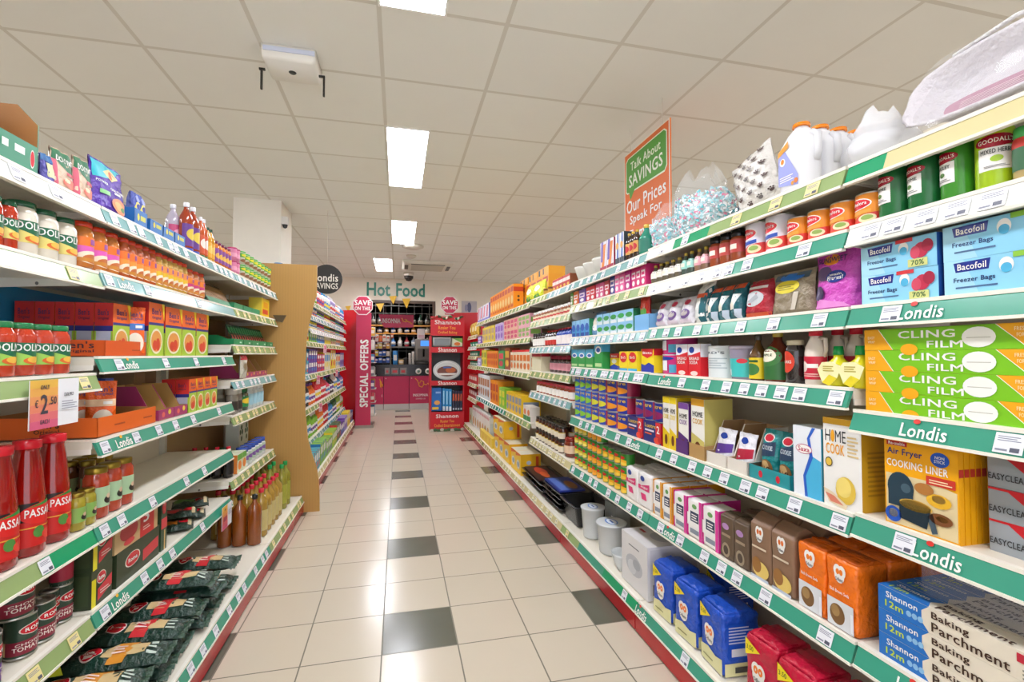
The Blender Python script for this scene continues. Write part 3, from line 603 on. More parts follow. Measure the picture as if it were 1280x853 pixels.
def rag_bag(name, W, H, D, col, seed=0, kind='x', dec=(), parts=False, ears=True, speck=None):
    """loose transparent bag: lumpy body and a pinched, flared top"""
    b = MB(); n = 22; rings = []
    for k in range(13):
        t = k/12; w = (.78+.3*sin(pi*min(1, t*1.35))) if t < .72 else 1.02-(t-.72)*1.9
        for i in range(n):
            a = 2*pi*i/n; q = noise.noise(Vector((cos(a)*1.6+seed, sin(a)*1.6, t*3+seed)))
            rr = w*(1+q*.22); hz = t*H*(1+(.28*q if t > .8 else 0))
            if t > .85 and ears: hz += H*.16*max(0, cos(a*1.0+seed))
            rings.append((cos(a)*W/2*rr, sin(a)*D/2*rr, hz))
    b.add(rings, [(k*n+i, k*n+(i+1) % n, (k+1)*n+(i+1) % n, (k+1)*n+i) for k in range(12) for i in range(n)]+[tuple(range(n))[::-1]], col, True)
    prt = [('bag', b)]
    if speck:
        c = MB(); rr = random.Random(seed)
        for _ in range(speck[1]):
            a = rr.uniform(0, 2*pi); t = rr.uniform(.03, .66); w = (.78+.3*sin(pi*min(1, t*1.35)))*.97; q = noise.noise(Vector((cos(a)*1.6+seed, sin(a)*1.6, t*3+seed)))
            p = Vector((cos(a)*W/2*w*(1+q*.22), sin(a)*D/2*w*(1+q*.22), t*H)); s_ = rr.uniform(.004, .0085)
            u = Vector((-sin(a), cos(a), rr.uniform(-1, 1))).normalized()*s_; v = Vector((rr.uniform(-.3, .3), rr.uniform(-.3, .3), 1)).normalized()*s_*rr.uniform(.35, .8); nrm = Vector((cos(a), sin(a), 0))*.004
            c.add([p-u-v, p+u-v, p+u+v, p-u+v, p-u-v+nrm, p+u-v+nrm, p+u+v+nrm, p-u+v+nrm], [(0, 3, 2, 1), (4, 5, 6, 7), (0, 1, 5, 4), (1, 2, 6, 5), (2, 3, 7, 6), (3, 0, 4, 7)], speck[0][rr.randrange(len(speck[0]))])
        inner = MB(); inner.lathe([(0, .004), (.38, .01), (.47, .15*1), (.49, .35), (.44, .55), (.2, .64), (0, .66)], '#cfe6e8p', 20); inner.v = [(x*W*.95, y*D*.95, z*H) for x, y, z in inner.v]
        prt += [('shredded_paper', inner), ('paper_scraps', c)]
    return finish(name, prt), D
cl = ['#eef3f6p', '#bfe0e6p', '#6fc7cfp', '#e58aa6p', '#f5f7f8p', '#a9d7dfp', '#f2f4f6p']
q = rag_bag('shredded_paper_bag', .29, .27, .19, '#f0f4f6x', 3, speck=(cl, 1500)); q[0].scale = (1, 1, 1); put(q[0], 'R', 1.2, atX(866, 300, 1.25).y, 1.829, q[1]); tag(q[0], 'large clear bag of pale blue and pink shredded paper with a twisted peak', 'bag of shredded paper')
q = rag_bag('shredded_paper_bag', .2, .22, .18, '#f0f4f6x', 8, speck=(cl, 900), ears=False); put(q[0], 'R', 1.22, atX(824, 300, 1.25).y+.0, 1.829, q[1]); tag(q[0], 'smaller slumped clear bag of shredded paper left of the peaked bag', 'bag of shredded paper')
q = rag_bag('shredded_paper_bag', .2, .22, .09, '#f0f4f6x', 12, speck=(cl, 600), ears=False); put(q[0], 'R', 1.43, 1.7, 1.829, q[1]); tag(q[0], 'clear bag of shredded paper lying behind the paw print bag', 'bag of shredded paper')
# clear bag holding white bowls
q = rag_bag('clear_bag', .13, .13, .16, '#f2f4f8t', 21, ears=True); put(q[0], 'R', 1.22, 1.02, 1.829, q[1]); tag(q[0], 'clear plastic bag of white dishes between water jugs and foil tray', 'plastic bag')
b = MB(); b.lathe([(0, 0), (.05, 0), (.085, .05), (.09, .052), (.055, .004), (0, .004)], '#efece6p', 24); o = b.build('dish'); o.location = (1.47, 1.1, 1.83); tag(o, 'small white dish behind the clear plastic bag on the top right shelf', 'dish')
# paw print bag
def paw(W, H):
    d = []; rr = random.Random(2)
    for j in range(7):
        for i in range(4):
            u = .12+.25*i+(.12 if j % 2 else 0); v = .1+.12*j
            if u > .9 or v > .86: continue
            c = '#5b4a46p' if (i+j) % 2 else '#76706ep'; d.append(('e', u, v, .05, .02, c))
            for e in (-1, 0, 1): d.append(('e', u+e*.045, v+.032-abs(e)*.008, .02, .011, c))
    return pouch('pet_towel_pack', W, H, .09, '#e3e0dac', d, 'pillow', 0, 5)
r, D = paw(.19, .25); put(r, 'R', 1.2, 1.47, 1.83, D); r.rotation_euler = (radians(-8), radians(-20), -pi/2+.12); r.location.z = 1.853; r.location.x = 1.3; tag(r, 'leaning white bag printed all over with brown paw marks', 'printed bag')
# water jugs
def jug(W, H):
    D = .068; b = MB(); r = .03
    b.loft([(W*.94, D*.94, 0, r), (W, D, .01, r), (W, D, H*.62, r), (W*.97, D*.95, H*.7, r), (W*.62, D*.66, H*.86, r*.8, W*.02, 0), (W*.3, D*.6, H*.925, .02, W*.05, 0), (W*.28, D*.55, H*.95, .02, W*.05, 0)], '#e4e5e8p', n=12)
    c = MB(); c.lathe([(0, H*.945), (W*.19, H*.945), (W*.2, H*.95), (W*.19, H*.995), (W*.16, H), (0, H)], '#f58a12g', 18, c=(W*.05, 0))
    l = MB(); M = lambda u, v, o=0: ((u-.5)*W*.86, -D/2-.001-o, v*H)
    l.decal(M, [('p', [(.04, .12), (.75, .05), (.75, .2), (.3, .62), (.04, .62)], '#9ca4e0p'), ('e', .2, .47, .1, .06, WH), ('e', .2, .48, .06, .04, '#f08a2ap'), ('p', [(.04, .56), (.42, .66), (.42, .76), (.04, .64)], '#f2a13ap'), ('l', .1, .16, .6, .26, 3, WH), ('e', .68, .12, .07, .04, '#d8782ap'), ('e', .56, .1, .05, .03, '#e0953ap')])
    h = MB(); h.tube([(W*.36, 0, H*.8), (W*.52, 0, H*.74), (W*.53, 0, H*.5), (W*.46, 0, H*.36)], .011, '#dcdde0p', 8)
    return finish('water_jug', [('body', b), ('cap', c), ('label', l), ('handle', h)]), D
row('R', 1.829, 972, 1016, 1, .21, jug, 'white plastic jug with orange cap', 'plastic jug', deep=5)
# --- bay B z1.652: custard tins etc
def custard(white):
    c = '#e9e6f0p' if white else '#f0931cp'
    return lambda W, H: canv('custard_tin', W, H, c, [('p', [(.05, .12), (1.0, .08), (1.0, .42), (.5, .36), (.05, .18)], '#e03a32p'), ('e', .36, .68, .36, .17, WH), ('e', .36, .68, .33, .145, '#d8262fg'), ('t', 'Batchelors', .36, .7, .52, .1, WH), ('p', [(.05, .44), (.7, .5), (.7, .4), (.05, .34)], '#2b50b0p' if white else '#f4a540p'), ('e', .62, .24, .18, .12, '#efe0b5p'), ('e', .62, .26, .12, .07, '#93b058p'), ('l', 1.05, .2, 1.2, .9, 5, WH)])
row('R', 1.652, 979, 1098, 4, -234, custard(0), 'orange tin with red oval logo', 'food tin')
row('R', 1.652, 926, 978, 2, -263, custard(1), 'white tin with red oval logo', 'food tin')
def spice(col, lab, lid='#1e1c1eg', sh='spice'): return lambda W, H: vessel('spice_jar', sh, W, H, col, lid, [('r', .02, .3, 1.1, .68, lab), ('r', .2, .4, .7, .55, '#efe5d5p')], n=14)
row('R', 1.652, 884, 924, 3, -283, spice('#9c4a2aj', '#b9413ap'), 'glass spice jar with black lid and red label', 'spice jar')
row('R', 1.652, 866, 883, 2, -306, spice('#8a6a55j', '#e7a9b3p', '#c3a63cg', 'bottle'), 'small essence bottle with gold cap and pink label', 'essence bottle')
row('R', 1.652, 850, 865, 2, -312, spice('#4a5a50j', '#9cd6c9p', '#c3a63cg', 'bottle'), 'small essence bottle with gold cap and mint label', 'essence bottle')
row('R', 1.652, 812, 849, 5, -320, spice('#6a6250j', '#efe9e0p', '#c3a63cg', 'bottle'), 'small essence bottle with gold cap and white label', 'essence bottle')
# --- bay B z1.44 pouches
SP = '#d84fb8c'
one('R', 1.44, 1013, 1070, .178, lambda W, H: pouch('prune_pouch', W, H, .06, '#cf4fbcc', [('e', .4, .84, .2, .09, '#f0902ap'), ('t', 'SUNSWEET', .42, .84, .66, .09, '#1a2a66p'), ('e', .26, .62, .2, .12, '#5b4370g'), ('e', .55, .55, .24, .1, '#23358cg'), ('t', 'amazin', .55, .585, .3, .04, WH), ('t', 'Prunes!', .55, .53, .38, .07, WH), ('e', .18, .3, .13, .12, '#3f2f58g'), ('p', [(.1, .05), (.9, .05), (.75, .12), (.2, .2)], '#e28ad2p')]), 'large magenta pouch of prunes with blue oval', 'prune pouch', X=1.205)
one('R', 1.44, 1062, 1092, -303, lambda W, H: pouch('prune_pouch', W, H, .05, '#8a3f9ec', [('e', .5, .55, .3, .1, '#23358cg')]), 'purple prune pouch half hidden behind the magenta one', 'prune pouch', X=1.285)
one('R', 1.44, 958, 1012, -332, lambda W, H: pouch('seed_pouch', W, H, .07, '#8d8069c', [('r', .08, .8, .92, .95, '#4d5a62g'), ('e', .5, .86, .3, .09, '#2468b4p'), ('e', .42, .64, .32, .15, '#d8c71fp'), ('l', .2, .58, .62, .72, 3, '#8a7d12p'), ('p', [(.6, .1), (.7, .1), (.75, .5), (.64, .5)], '#c9c0b0p')]), 'clear bag of seeds with round yellow label', 'seed pouch')
row('R', 1.44, 924, 956, 1, -345, lambda W, H: pouch('sugar_pouch', W, H, .07, '#b72236c', [('e', .45, .5, .4, .2, '#c9cdd2p'), ('r', .1, .75, .9, .82, '#efe5e2p'), ('r', 0, .02, 1, .14, '#e2602cp'), ('p', [(.2, .45), (.6, .62), (.7, .5), (.4, .4)], '#9fa6adp')], 'pillow', .2), 'red pouch leaning beside the clear seed bag', 'pouch')
row('R', 1.44, 880, 923, 3, -352, lambda W, H: pouch('rice_pouch', W, H, .06, '#17616cc', [('r', .05, .86, .95, 1, '#d8562ap'), ('p', [(.1, .3), (.5, .3), (.9, .7), (.3, .72)], '#dfe6e4p'), ('r', .55, .05, .95, .3, '#c7d6e6p'), ('e', .3, .4, .2, .12, '#e9e4d2p')], 'pillow', .15), 'teal pouch with orange top band', 'pouch')
row('R', 1.44, 862, 878, 1, -350, lambda W, H: pouch('rice_pouch', W, H, .07, '#e7e9e6c', [('p', [(.5, 0), (1, 0), (1, .9), (.6, .6)], '#17616cp'), ('r', .05, .62, .9, .72, '#d8562ap')], 'pillow', .2), 'white and teal pouch with orange stripe, leaning', 'pouch')
row('R', 1.44, 815, 861, 3, -368, lambda W, H: pouch('nut_pouch', W, H, .06, '#d9d6dcc', [('e', .5, .8, .24, .09, '#c02a4ap'), ('e', .5, .4, .36, .17, '#6a4a8ap'), ('e', .5, .43, .24, .1, '#b0a8a4p'), ('r', .1, .1, .9, .22, '#ded0dcp')], 'pillow', .25), 'clear crumpled nut pouch with red logo', 'nut pouch')
# tray of small boxes light blue with red star pack, and stacked cartons (bay C z1.432)
one('R', 1.432, 793, 812, .12, lambda W, H: tray('display_tray', W, H, .2, '#7db7e8p', front_h=.7, back_h=1, inner='#cfe2f2p'), 'light blue display tray with a red packet in it', 'display tray')
one('R', 1.437, 796, 808, .18, lambda W, H: pouch('jelly_pouch', W, H, .03, '#c8302ac', [('e', .5, .6, .42, .26, '#d83a28g'), ('e', .5, .5, .35, .14, '#4f9a3cp'), ('e', .5, .68, .24, .1, '#e9574ag')], 'pillow'), 'red star shaped packet standing in the light blue tray', 'packet', back=.012)
def gb(a, c, d): return lambda W, H: carton('jelly_box', W, H, .1, a, [('r', 0, .55, 1, 1, '#8fc6ecp'), ('e', .5, .55, .42, .22, c), ('r', .1, 0, .9, .25, d)], [('r', .0, 0, 1, 1, '#2e8a5ap')], off=.001)
row('R', 1.432, 746, 792, 5, .062, gb('#bfe0eep', '#2f9c48p', '#e8eef2p'), 'small green and white carton', 'small carton', stack=2)
one('R', 1.432, 736, 748, .15, lambda W, H: pouch('dessert_pouch', W, H, .05, '#7aa6d8c', [('e', .5, .6, .35, .2, '#efe6dap'), ('e', .55, .35, .4, .14, '#f4f4f6p')], 'pillow', .2), 'blue pouch with cream swirl between carton stacks', 'pouch')
row('R', 1.432, 715, 737, 4, .115, gb('#4aa0dap', '#2d62c0p', '#2452a8p'), 'blue and white pudding carton', 'pudding carton')
# --- bay B z1.22 bottles
def lemon(W, H):
    R = W/2; b = MB(); b.lathe([(0, 0), (.8*R, 0), (R, .06*H), (R, .45*H), (.8*R, .6*H), (.4*R, .7*H), (.36*R, .82*H)], '#ddd722g', 20); c = MB(); c.lathe([(0, .78*H), (.42*R, .78*H), (.44*R, .8*H), (.36*R, H), (0, H)], '#149b4bg', 16)
    l = MB(); M = lambda u, v, o=0: ((u-.5)*W*1.2, -R-.003-o-.0*abs(u), v*H)
    l.add([M(.0, .42), M(.2, .1), M(.5, .02), M(.82, .22), M(1.0, .5), M(.62, .62), M(.2, .6)], [(0, 1, 2, 3, 4, 5, 6)], '#f2eeb4p'); l.decal(M, [('p', [(.2, .1), (.5, .02), (.82, .22), (.5, .3)], '#e8d62ep'), ('l', .25, .38, .7, .54, 3, '#b8a83cp')])
    return finish('lemon_juice_bottle', [('bottle', b), ('cap', c), ('hang_tag', l)]), W
row('R', 1.222, 1024, 1079, 2, -432, lemon, 'squeezy lemon juice bottle with green cap and paper tag', 'lemon juice bottle')
def milkshake(W, H):
    R = W/2; b = MB(); b.lathe([(0, 0), (.93*R, 0), (R, .03*H), (R, .56*H), (.93*R, .66*H), (.52*R, .82*H), (.5*R, .9*H)], '#e3d8ccp', 20); c = MB(); c.lathe([(0, .86*H), (.62*R, .86*H), (.62*R, .985*H), (.55*R, H), (0, H)], '#cf1f38g', 18)
    l = MB(); M = lambda u, v, o=0: ((R+.001+o)*cos(-pi/2+(u-.5)*pi), (R+.001+o)*sin(-pi/2+(u-.5)*pi), v*H)
    l.decal(M, [('r', -.1, .1, 1.1, .5, '#c9223bp'), ('e', .35, .32, .15, .1, '#efdcd2p'), ('r', .45, .3, .8, .37, WH), ('l', .3, .15, .9, .22, 2, '#f0c9c2p')], seg=14); h = MB(); h.tube([(R*.5, 0, .82*H), (R*1.15, 0, .8*H), (R*1.2, 0, .6*H), (R*.9, 0, .5*H)], .006, '#d9cec2p')
    return finish('milkshake_jug', [('bottle', b), ('cap', c), ('label', l), ('handle', h)]), W
one('R', 1.222, 999, 1021, .172, milkshake, 'cream shaker bottle with red cap standing clear of the lemon bottles', 'shaker bottle', X=1.2)
row('R', 1.222, 1028, 1074, 2, .175, milkshake, 'cream shaker bottle with red cap behind the lemon bottles', 'shaker bottle', X=1.273, gap=.85)
def syr(col, lid, d, sh='bottle', nm='syrup_bottle'): return lambda W, H: vessel(nm, sh, W, H, col, lid, d, n=20)
one('R', 1.222, 975, 995, -425, syr('#2a2424j', '#c8bfa0g', [('e', .42, .5, .3, .25, '#d8402ap'), ('t', 'CLARKS', .42, .5, .4, .07, WH)], 'jar'), 'dark sauce bottle with pale lid and red oval', 'syrup bottle', W=.058)
one('R', 1.222, 947, 972, -413, syr('#6a2a18j', '#c0a840g', [('r', .05, .05, 1, .4, '#2f6a34p'), ('e', .45, .5, .4, .2, '#3d7a3cp'), ('e', .45, .52, .27, .13, '#efe8d2p'), ('t', 'MAPLE', .45, .53, .36, .05, '#2f5a2cp')]), 'maple syrup bottle with green leaf label', 'syrup bottle')
one('R', 1.222, 931, 947, -418, syr('#5a3a14j', '#4a4640g', [('r', .05, .05, 1.05, .5, '#e3c81ep'), ('e', .5, .25, .3, .13, '#3d7a3cp'), ('r', .25, .4, .75, .45, '#2a5a2cp')]), 'slim syrup bottle with yellow label', 'syrup bottle')
one('R', 1.222, 903, 930, -432, lambda W, H: vessel('cream_of_tartar_tub', 'tub', W, H, '#9b93a8g', '#b5acbdg', [('r', -.05, .08, 1.05, .62, '#3fc0bdp'), ('e', .7, .55, .12, .07, '#d83a4ap'), ('r', .1, .12, .4, .3, '#e9f5f4p')], n=24), 'round tub with turquoise label and lilac lid', 'tub')
one('R', 1.222, 877, 902, -432, lambda W, H: vessel('baking_powder_tub', 'tube', W, H, '#e3e9eap', '#dfe4e6g', [('t', "BIRD'S", .5, .78, .6, .08, '#4a5a66p'), ('l', .2, .3, .85, .66, 5, '#b2bfc5p')], n=24), 'plain white round tub beside turquoise tub', 'tub')
def salt(W, H): return carton('baking_soda_box', W, H, .05, '#d9202cp', [('r', 0, .66, 1, 1, '#e9eaf2p'), ('e', .3, .82, .22, .1, '#1d3f9cg'), ('t', 'BREAD', .5, .56, .8, .1, WH), ('t', 'SODA', .45, .43, .66, .1, WH), ('p', [(0, .62), (1, .76), (1, .6), (0, .6)], '#d9202cp'), ('e', .5, .1, .3, .07, '#efd9d2p')], [('r', 0, .6, 1, 1, '#e9eaf2p')])
row('R', 1.222, 845, 876, 2, -430, salt, 'red and white bread soda carton', 'baking soda carton')
row('R', 1.222, 820, 844, 1, .092, lambda W, H: vessel('baking_tub', 'tube', W, H, '#d83a86g', '#e4e6eeg', [('r', .0, .2, .55, .7, '#efeff6p'), ('e', .4, .8, .3, .1, '#1d3f9cg'), ('r', .6, .1, 1, .5, '#4fa6c8p')], lod=1, n=20), 'pink round tub with white lid', 'tub', stack=2)
# bay C z1.225
one('R', 1.225, 801, 818, -436, lambda W, H: carton('drink_powder_box', W, H, .06, '#f1d51ep', [('p', [(0, 0), (1, 0), (1, .3), (.6, .42), (.3, .3), (0, .36)], '#2338a8p'), ('p', [(.05, 1), (.95, 1), (.9, .72), (.5, .6), (.1, .72)], '#d6202cp'), ('t', 'Bisto', .5, .83, .7, .1, WH)], [('r', 0, .72, 1, 1, '#d6202cp')]), 'tall yellow gravy box with red shield and blue base', 'gravy box')
def bisto(W, H): return carton('gravy_box', W, H, .05, '#f1d51ep', [('r', 0, .72, 1, 1, '#d6202cp'), ('p', [(0, 0), (1, 0), (1, .22), (.5, .34), (0, .2)], '#2338a8p'), ('t', 'Bisto', .5, .84, .7, .13, WH), ('e', .5, .52, .3, .14, '#e9e4dap')], [('r', 0, .72, 1, 1, '#c01a26p'), ('r', 0, 0, 1, .25, '#2338a8p')], off=.001)
row('R', 1.225, 754, 800, 4, -442, bisto, 'yellow red and blue gravy box', 'gravy box', back=.045)
row('R', 1.225, 776, 799, 2, .105, lambda W, H: carton('custard_carton', W, H, .05, '#f3da28p', [('e', .5, .7, .42, .26, '#d6202cp'), ('t', "Bird's", .5, .7, .6, .15, WH), ('r', 0, 0, 1, .14, '#2fb0e0p')], off=.001), 'short yellow custard box with red heart shield in front', 'custard box', back=-.01)
def trex(W, H): return carton('suet_box', W, H, .05, '#2f9a4ap', [('r', 0, .6, 1, 1, '#4fb0dcp'), ('e', .5, .66, .36, .14, WH), ('e', .5, .66, .25, .08, '#2c5fb8p'), ('r', .1, .08, .9, .2, '#bfe0a0p')], [('r', 0, .6, 1, 1, '#4fb0dcp')], off=.001)
row('R', 1.225, 714, 742, 3, -436, trex, 'green box with light blue top', 'gravy box')
one('R', 1.225, 743, 753, .215, trex, 'tallest green and blue box beside the yellow boxes', 'gravy box')
# --- z.885 bays B & C
one('R', .885, 1026, 1075, -523, lambda W, H: carton('lard_box', W, H, .13, '#efeeeap', [('r', 0, .93, 1, 1, '#d8a62ep'), ('t', 'H', .13, .8, .14, .13, '#3a3a3cp', 0, 0), ('e', .27, .8, .055, .07, '#e8a326p'), ('t', 'ME', .48, .8, .28, .13, '#3a3a3cp', 0, 0), ('t', 'COOK', .33, .655, .5, .12, '#f2a41cp'), ('l', .66, .6, .94, .84, 6, '#d9c08ap'), ('e', .16, .5, .1, .055, '#4a4028p'), ('e', .16, .5, .08, .043, '#e5c04cp'), ('e', .6, .22, .26, .15, '#e2c04cp'), ('e', .55, .25, .2, .11, '#f0d978p'), ('p', [(.0, .2), (.25, .17), (.65, .06), (.6, .01), (.15, .05)], '#e4d3b4p'), ('p', [(.05, .15), (.3, .13), (.55, .05), (.2, .06)], '#d9826ap')],
    [('r', 0, 0, 1, 1, '#c79a1ep'), ('r', 0, .93, 1, 1, '#b88a1ap'), ('l', .15, .2, .85, .7, 10, '#a67f1ap')], [('r', 0, 0, 1, 1, '#c79a1ep')]), 'big white and gold baking fat box picturing a loaf', 'baking fat box')
one('R', .885, 989, 1025, -537, lambda W, H: carton('salt_box', W, H, .07, '#e9eef4p', [('p', [(.5, 0), (1, 0), (1, .55), (.7, .6), (.42, .3)], '#49b4e0p'), ('p', [(.42, 0), (.52, 0), (.46, .3), (.72, .58), (.62, .85), (.82, 1), (.7, 1), (.52, .84), (.6, .6), (.36, .3)], '#2a63c8p'), ('e', .4, .68, .3, .07, '#b83a76p'), ('e', .4, .68, .28, .06, WH), ('t', 'Saxa', .4, .68, .42, .07, '#c02a5ap')], [('r', 0, 0, 1, 1, '#4ab2dcp')]), 'white and sky blue salt box with wave stripe', 'salt box')
def cook(W, H): return pouch('cookie_mix_pouch', W, H, .05, '#1f8a8cc', [('e', .5, .84, .3, .09, '#e9e2e0p'), ('e', .5, .84, .25, .07, '#c8263ag'), ('p', [(.1, .45), (.9, .5), (.9, .78), (.1, .7)], '#24405cp'), ('t', 'COOKIE', .5, .64, .6, .09, '#d9e4ecp'), ('e', .48, .24, .36, .17, '#8a6238p'), ('e', .42, .28, .22, .1, '#d6b27ap'), ('e', .6, .22, .1, .05, '#4a2c18p')], 'pillow', .08)
row('R', .889, 938, 983, 2, -545, cook, 'teal cookie mix pouch with cookies pictured', 'cookie mix pouch', back=.02)
one('R', .885, 933, 988, .06, lambda W, H: tray('display_tray', W, H, .16, '#22929ap', front_h=.8, back_h=1.0, sloped=False, inner='#5a4a3ap', dec=[('e', .3, .4, .05, .2, '#c8263ag'), ('e', .72, .4, .05, .2, '#c8263ag')]), 'low teal tray holding the cookie mix pouches', 'display tray')
for i, (a, c, cc, nm) in enumerate(((907, 931, '#b41f3cc', 'red'), (882, 906, '#5b3a94c', 'purple'))):
    one('R', .885, a-1, c+1, .15, lambda W, H: tray('display_tray', W, H, .18, '#e2dcd2p', front_h=.32, back_h=1.1, inner='#a9855cp'), 'white shelf tray open at front holding %s powder pouch' % nm, 'display tray')
    one('R', .89, a+1, c-1, .135, lambda W, H, cc=cc: pouch('baking_pouch', W, H, .04, '#e9e9f0c', [('p', [(.02, .25), (.98, .38), (.98, .62), (.02, .55)], cc[:7]+'p'), ('e', .42, .8, .2, .09, '#1d3f9cg'), ('r', .2, .12, .8, .2, cc[:7]+'p')], 'stand', .15), 'white and %s baking powder pouch in its tray' % nm, 'baking powder pouch', back=.015)
def hc(col, a, lab): return lambda W, H: carton('cake_mix_box', W, H, .13, '#f0eee6p', [('r', 0, .88, 1, 1, a), ('t', 'HOME', .5, .74, .76, .09, '#2c2c2ep'), ('t', 'COOK', .5, .62, .76, .09, a), ('p', [(0, 0), (1, 0), (1, .3), (0, .42)], col), ('e', .5, .18, .22, .1, '#6b3418p')], [('r', 0, 0, 1, 1, col)], [('r', 0, 0, 1, 1, a)], off=.001)
row('R', .889, 863, 880, 1, -500, hc('#c9bd6ap', '#e0a62ep', ''), 'cream and gold baking box with white writing', 'baking box')
row('R', .889, 847, 860, 1, -505, hc('#5a2a78p', '#7a4a9ap', ''), 'white and purple baking box', 'baking box')
row('R', .885, 828, 845, 2, -498, hc('#e9c81ep', '#f0d41cp', ''), 'yellow topped white chocolate baking box', 'baking box')
for a, c, k in ((861, 882, 'gold'), (845, 861, 'purple')):
    one('R', .885, a, c, .075, lambda W, H: tray('display_tray', W, H, .15, '#b8925ap' if k == 'gold' else '#5a2f78p', front_h=.8, back_h=1.0, sloped=False), 'low card tray round the %s baking box' % k, 'display tray', back=-.006)
def lus(W, H): return carton('tin_twin_pack', W, H, .07, '#1c2a78p', [('t', 'Lustre', .42, .78, .66, .18, '#f2c81cp'), ('r', .1, .52, .62, .6, '#e9e4f0p'), ('r', .72, .35, 1, 1, '#d8262fp'), ('t', '2', .86, .68, .16, .34, WH), ('e', .8, .18, .18, .16, '#e8432ap'), ('e', .95, .24, .1, .14, '#c8262ap'), ('r', .1, .38, .5, .44, '#e8622ap')], [('r', 0, 0, 1, 1, '#c0202cp')])
row('R', .885, 783, 826, 2, .105, lus, 'navy twin pack with red number two', 'twin pack of tins')
def fc(col, b1): return lambda W, H: canv('fruit_tin', W, H, col, [('t', 'Lustre', .45, .78, .6, .2, '#f2c81cp'), ('e', .45, .35, .36, .2, b1), ('r', .8, 0.05, 1.5, .95, '#a81f4ap')], lod=1)
row('R', .99, 790, 826, 3, .095, fc('#1f2f8cp', '#8a1f5ap'), 'navy fruit tin standing on the twin packs', 'fruit tin', gap=.93)
row('R', .885, 754, 780, 2, .096, fc('#25359cp', '#f29a2ap'), 'navy fruit tin with orange picture', 'fruit tin', stack=3)
row('R', .885, 736, 754, 2, .096, fc('#2a49b0p', '#d8d43ap'), 'blue fruit tin with pear picture', 'fruit tin', stack=3)
row('R', .885, 716, 736, 3, .096, fc('#2f6ac8p', '#8cc63fp'), 'blue fruit tin with green and white picture', 'fruit tin', stack=3)
# --- z.55: sugars, bay B
def brown_sugar(W, H): return brick('brown_sugar_bag', W, H, .107, '#ef7416c', [('e', .40, 0.8, .13, .085, WH), ('e', .56, 0.8, .13, .085, WH), ('e', .48, 0.74, .17, .1, WH), ('e', .42, .79, .06, .04, '#f0801ep'), ('e', .54, .79, .06, .04, '#f0801ep'), ('t', 'Odlums', .48, .69, .26, .05, '#3a3a3cp'), ('t', 'Rich Brown Soda', .48, .52, .66, .045, WH), ('r', .05, .02, .95, .4, '#d9dde2p'), ('e', .4, .2, .26, .14, '#7a5730p'), ('e', .34, .24, .15, .08, '#a3814fp'), ('r', .86, .05, .95, .3, '#eef0f6p')], fold='gable2', seed=2, topcol='#d9620fc')
row('R', .552, 992, 1066, 2, .2, brown_sugar, 'orange bread mix bag with white owl shaped logo', 'bread mix bag', deep=3, gap=.97)
def bread(W, H): return brick('bread_mix_bag', W, H, .1, '#8a6a52p', [('e', .40, 0.74, .13, .085, WH), ('e', .56, 0.74, .13, .085, WH), ('e', .48, 0.68, .17, .1, WH), ('e', .41, .74, .06, .04, '#e8762ap'), ('e', .55, .74, .06, .04, '#e8762ap'), ('t', 'Odlums', .48, .635, .28, .045, '#3a3a3cp'), ('r', .1, .48, .85, .51, '#d9c9b0p'), ('e', .55, .16, .42, .13, '#e2c46ap'), ('e', .35, .22, .24, .12, '#9a6a34p'), ('r', .05, .0, .95, .05, '#b9c2d2p')])
row('R', .552, 934, 988, 2, .215, bread, 'brown paper bread mix bag with white heart logo', 'bread mix bag', deep=2)
def dark(W, H): return brick('cocoa_sugar_bag', W, H, .09, '#62503fp', [('e', .45, .72, .28, .07, '#b58ac0p'), ('r', .15, .5, .85, .56, '#a08c74p'), ('e', .48, .2, .32, .16, '#a09078p'), ('e', .48, .2, .2, .1, '#4a3c30p')], fold='flat')
row('R', .552, 897, 932, 2, .165, dark, 'dark brown sugar bag with small lilac logo', 'sugar bag', deep=2)
def prem(c): return lambda W, H: carton('flour_carton', W, H, .09, '#f2f0eep', [('r', .0, .3, 1, .62, '#f4f3f0p'), ('r', .22, .42, .78, .68, '#2b3a58p'), ('l', .3, .46, .7, .65, 3, WH), ('e', .5, .82, .16, .06, '#6aa35ap'), ('r', .2, .12, .8, .24, '#8a92a0p'), ('r', .82, 0, 1, 1, c)], [('r', 0, 0, 1, 1, c), ('l', .15, .1, .8, .4, 4, WH)], [('r', 0, 0, .2, 1, c)], bevel=.012)
row('R', .552, 840, 896, 3, .16, prem('#e0359ap'), 'white sugar carton with pink side', 'sugar carton', deep=2, sk=[(0, 1, 0)])
row('R', .552, 815, 838, 2, .165, prem('#f2a81cp'), 'white sugar carton with amber side', 'sugar carton', deep=3)
row('R', .552, 781, 813, 2, .17, lambda W, H: brick('sugar_bag', W, H, .1, '#efeceap', [('p', [(0, .5), (.9, .5), (.9, .72), (.3, .62), (0, .62)], '#e0357ap'), ('t', 'Sugar', .5, .58, .6, .1, WH), ('e', .35, .82, .17, .08, '#2b4a9ap'), ('p', [(.3, .22), (.7, .22), (.6, .4), (.2, .4)], '#e0357ap')], [('p', [(.1, .2), (.7, .2), (.5, .5)], '#e88ab0p')], fold='flat'), 'white paper sugar bag with pink lettering', 'sugar bag', deep=2)
def veg(c1, c2): return lambda W, H: canv('vegetable_tin', W, H, '#2f8a2cp', [('e', .5, .3, .45, .24, c1), ('e', .6, .22, .22, .12, c2), ('e', .42, .68, .3, .13, '#c8262ag'), ('r', .8, .05, 1.3, .95, '#3b9a34p')], lod=1)
row('R', .552, 750, 780, 4, .073, veg('#f2b01cp', '#f6cf4ap'), 'green vegetable tin with sweetcorn picture', 'vegetable tin', stack=3)
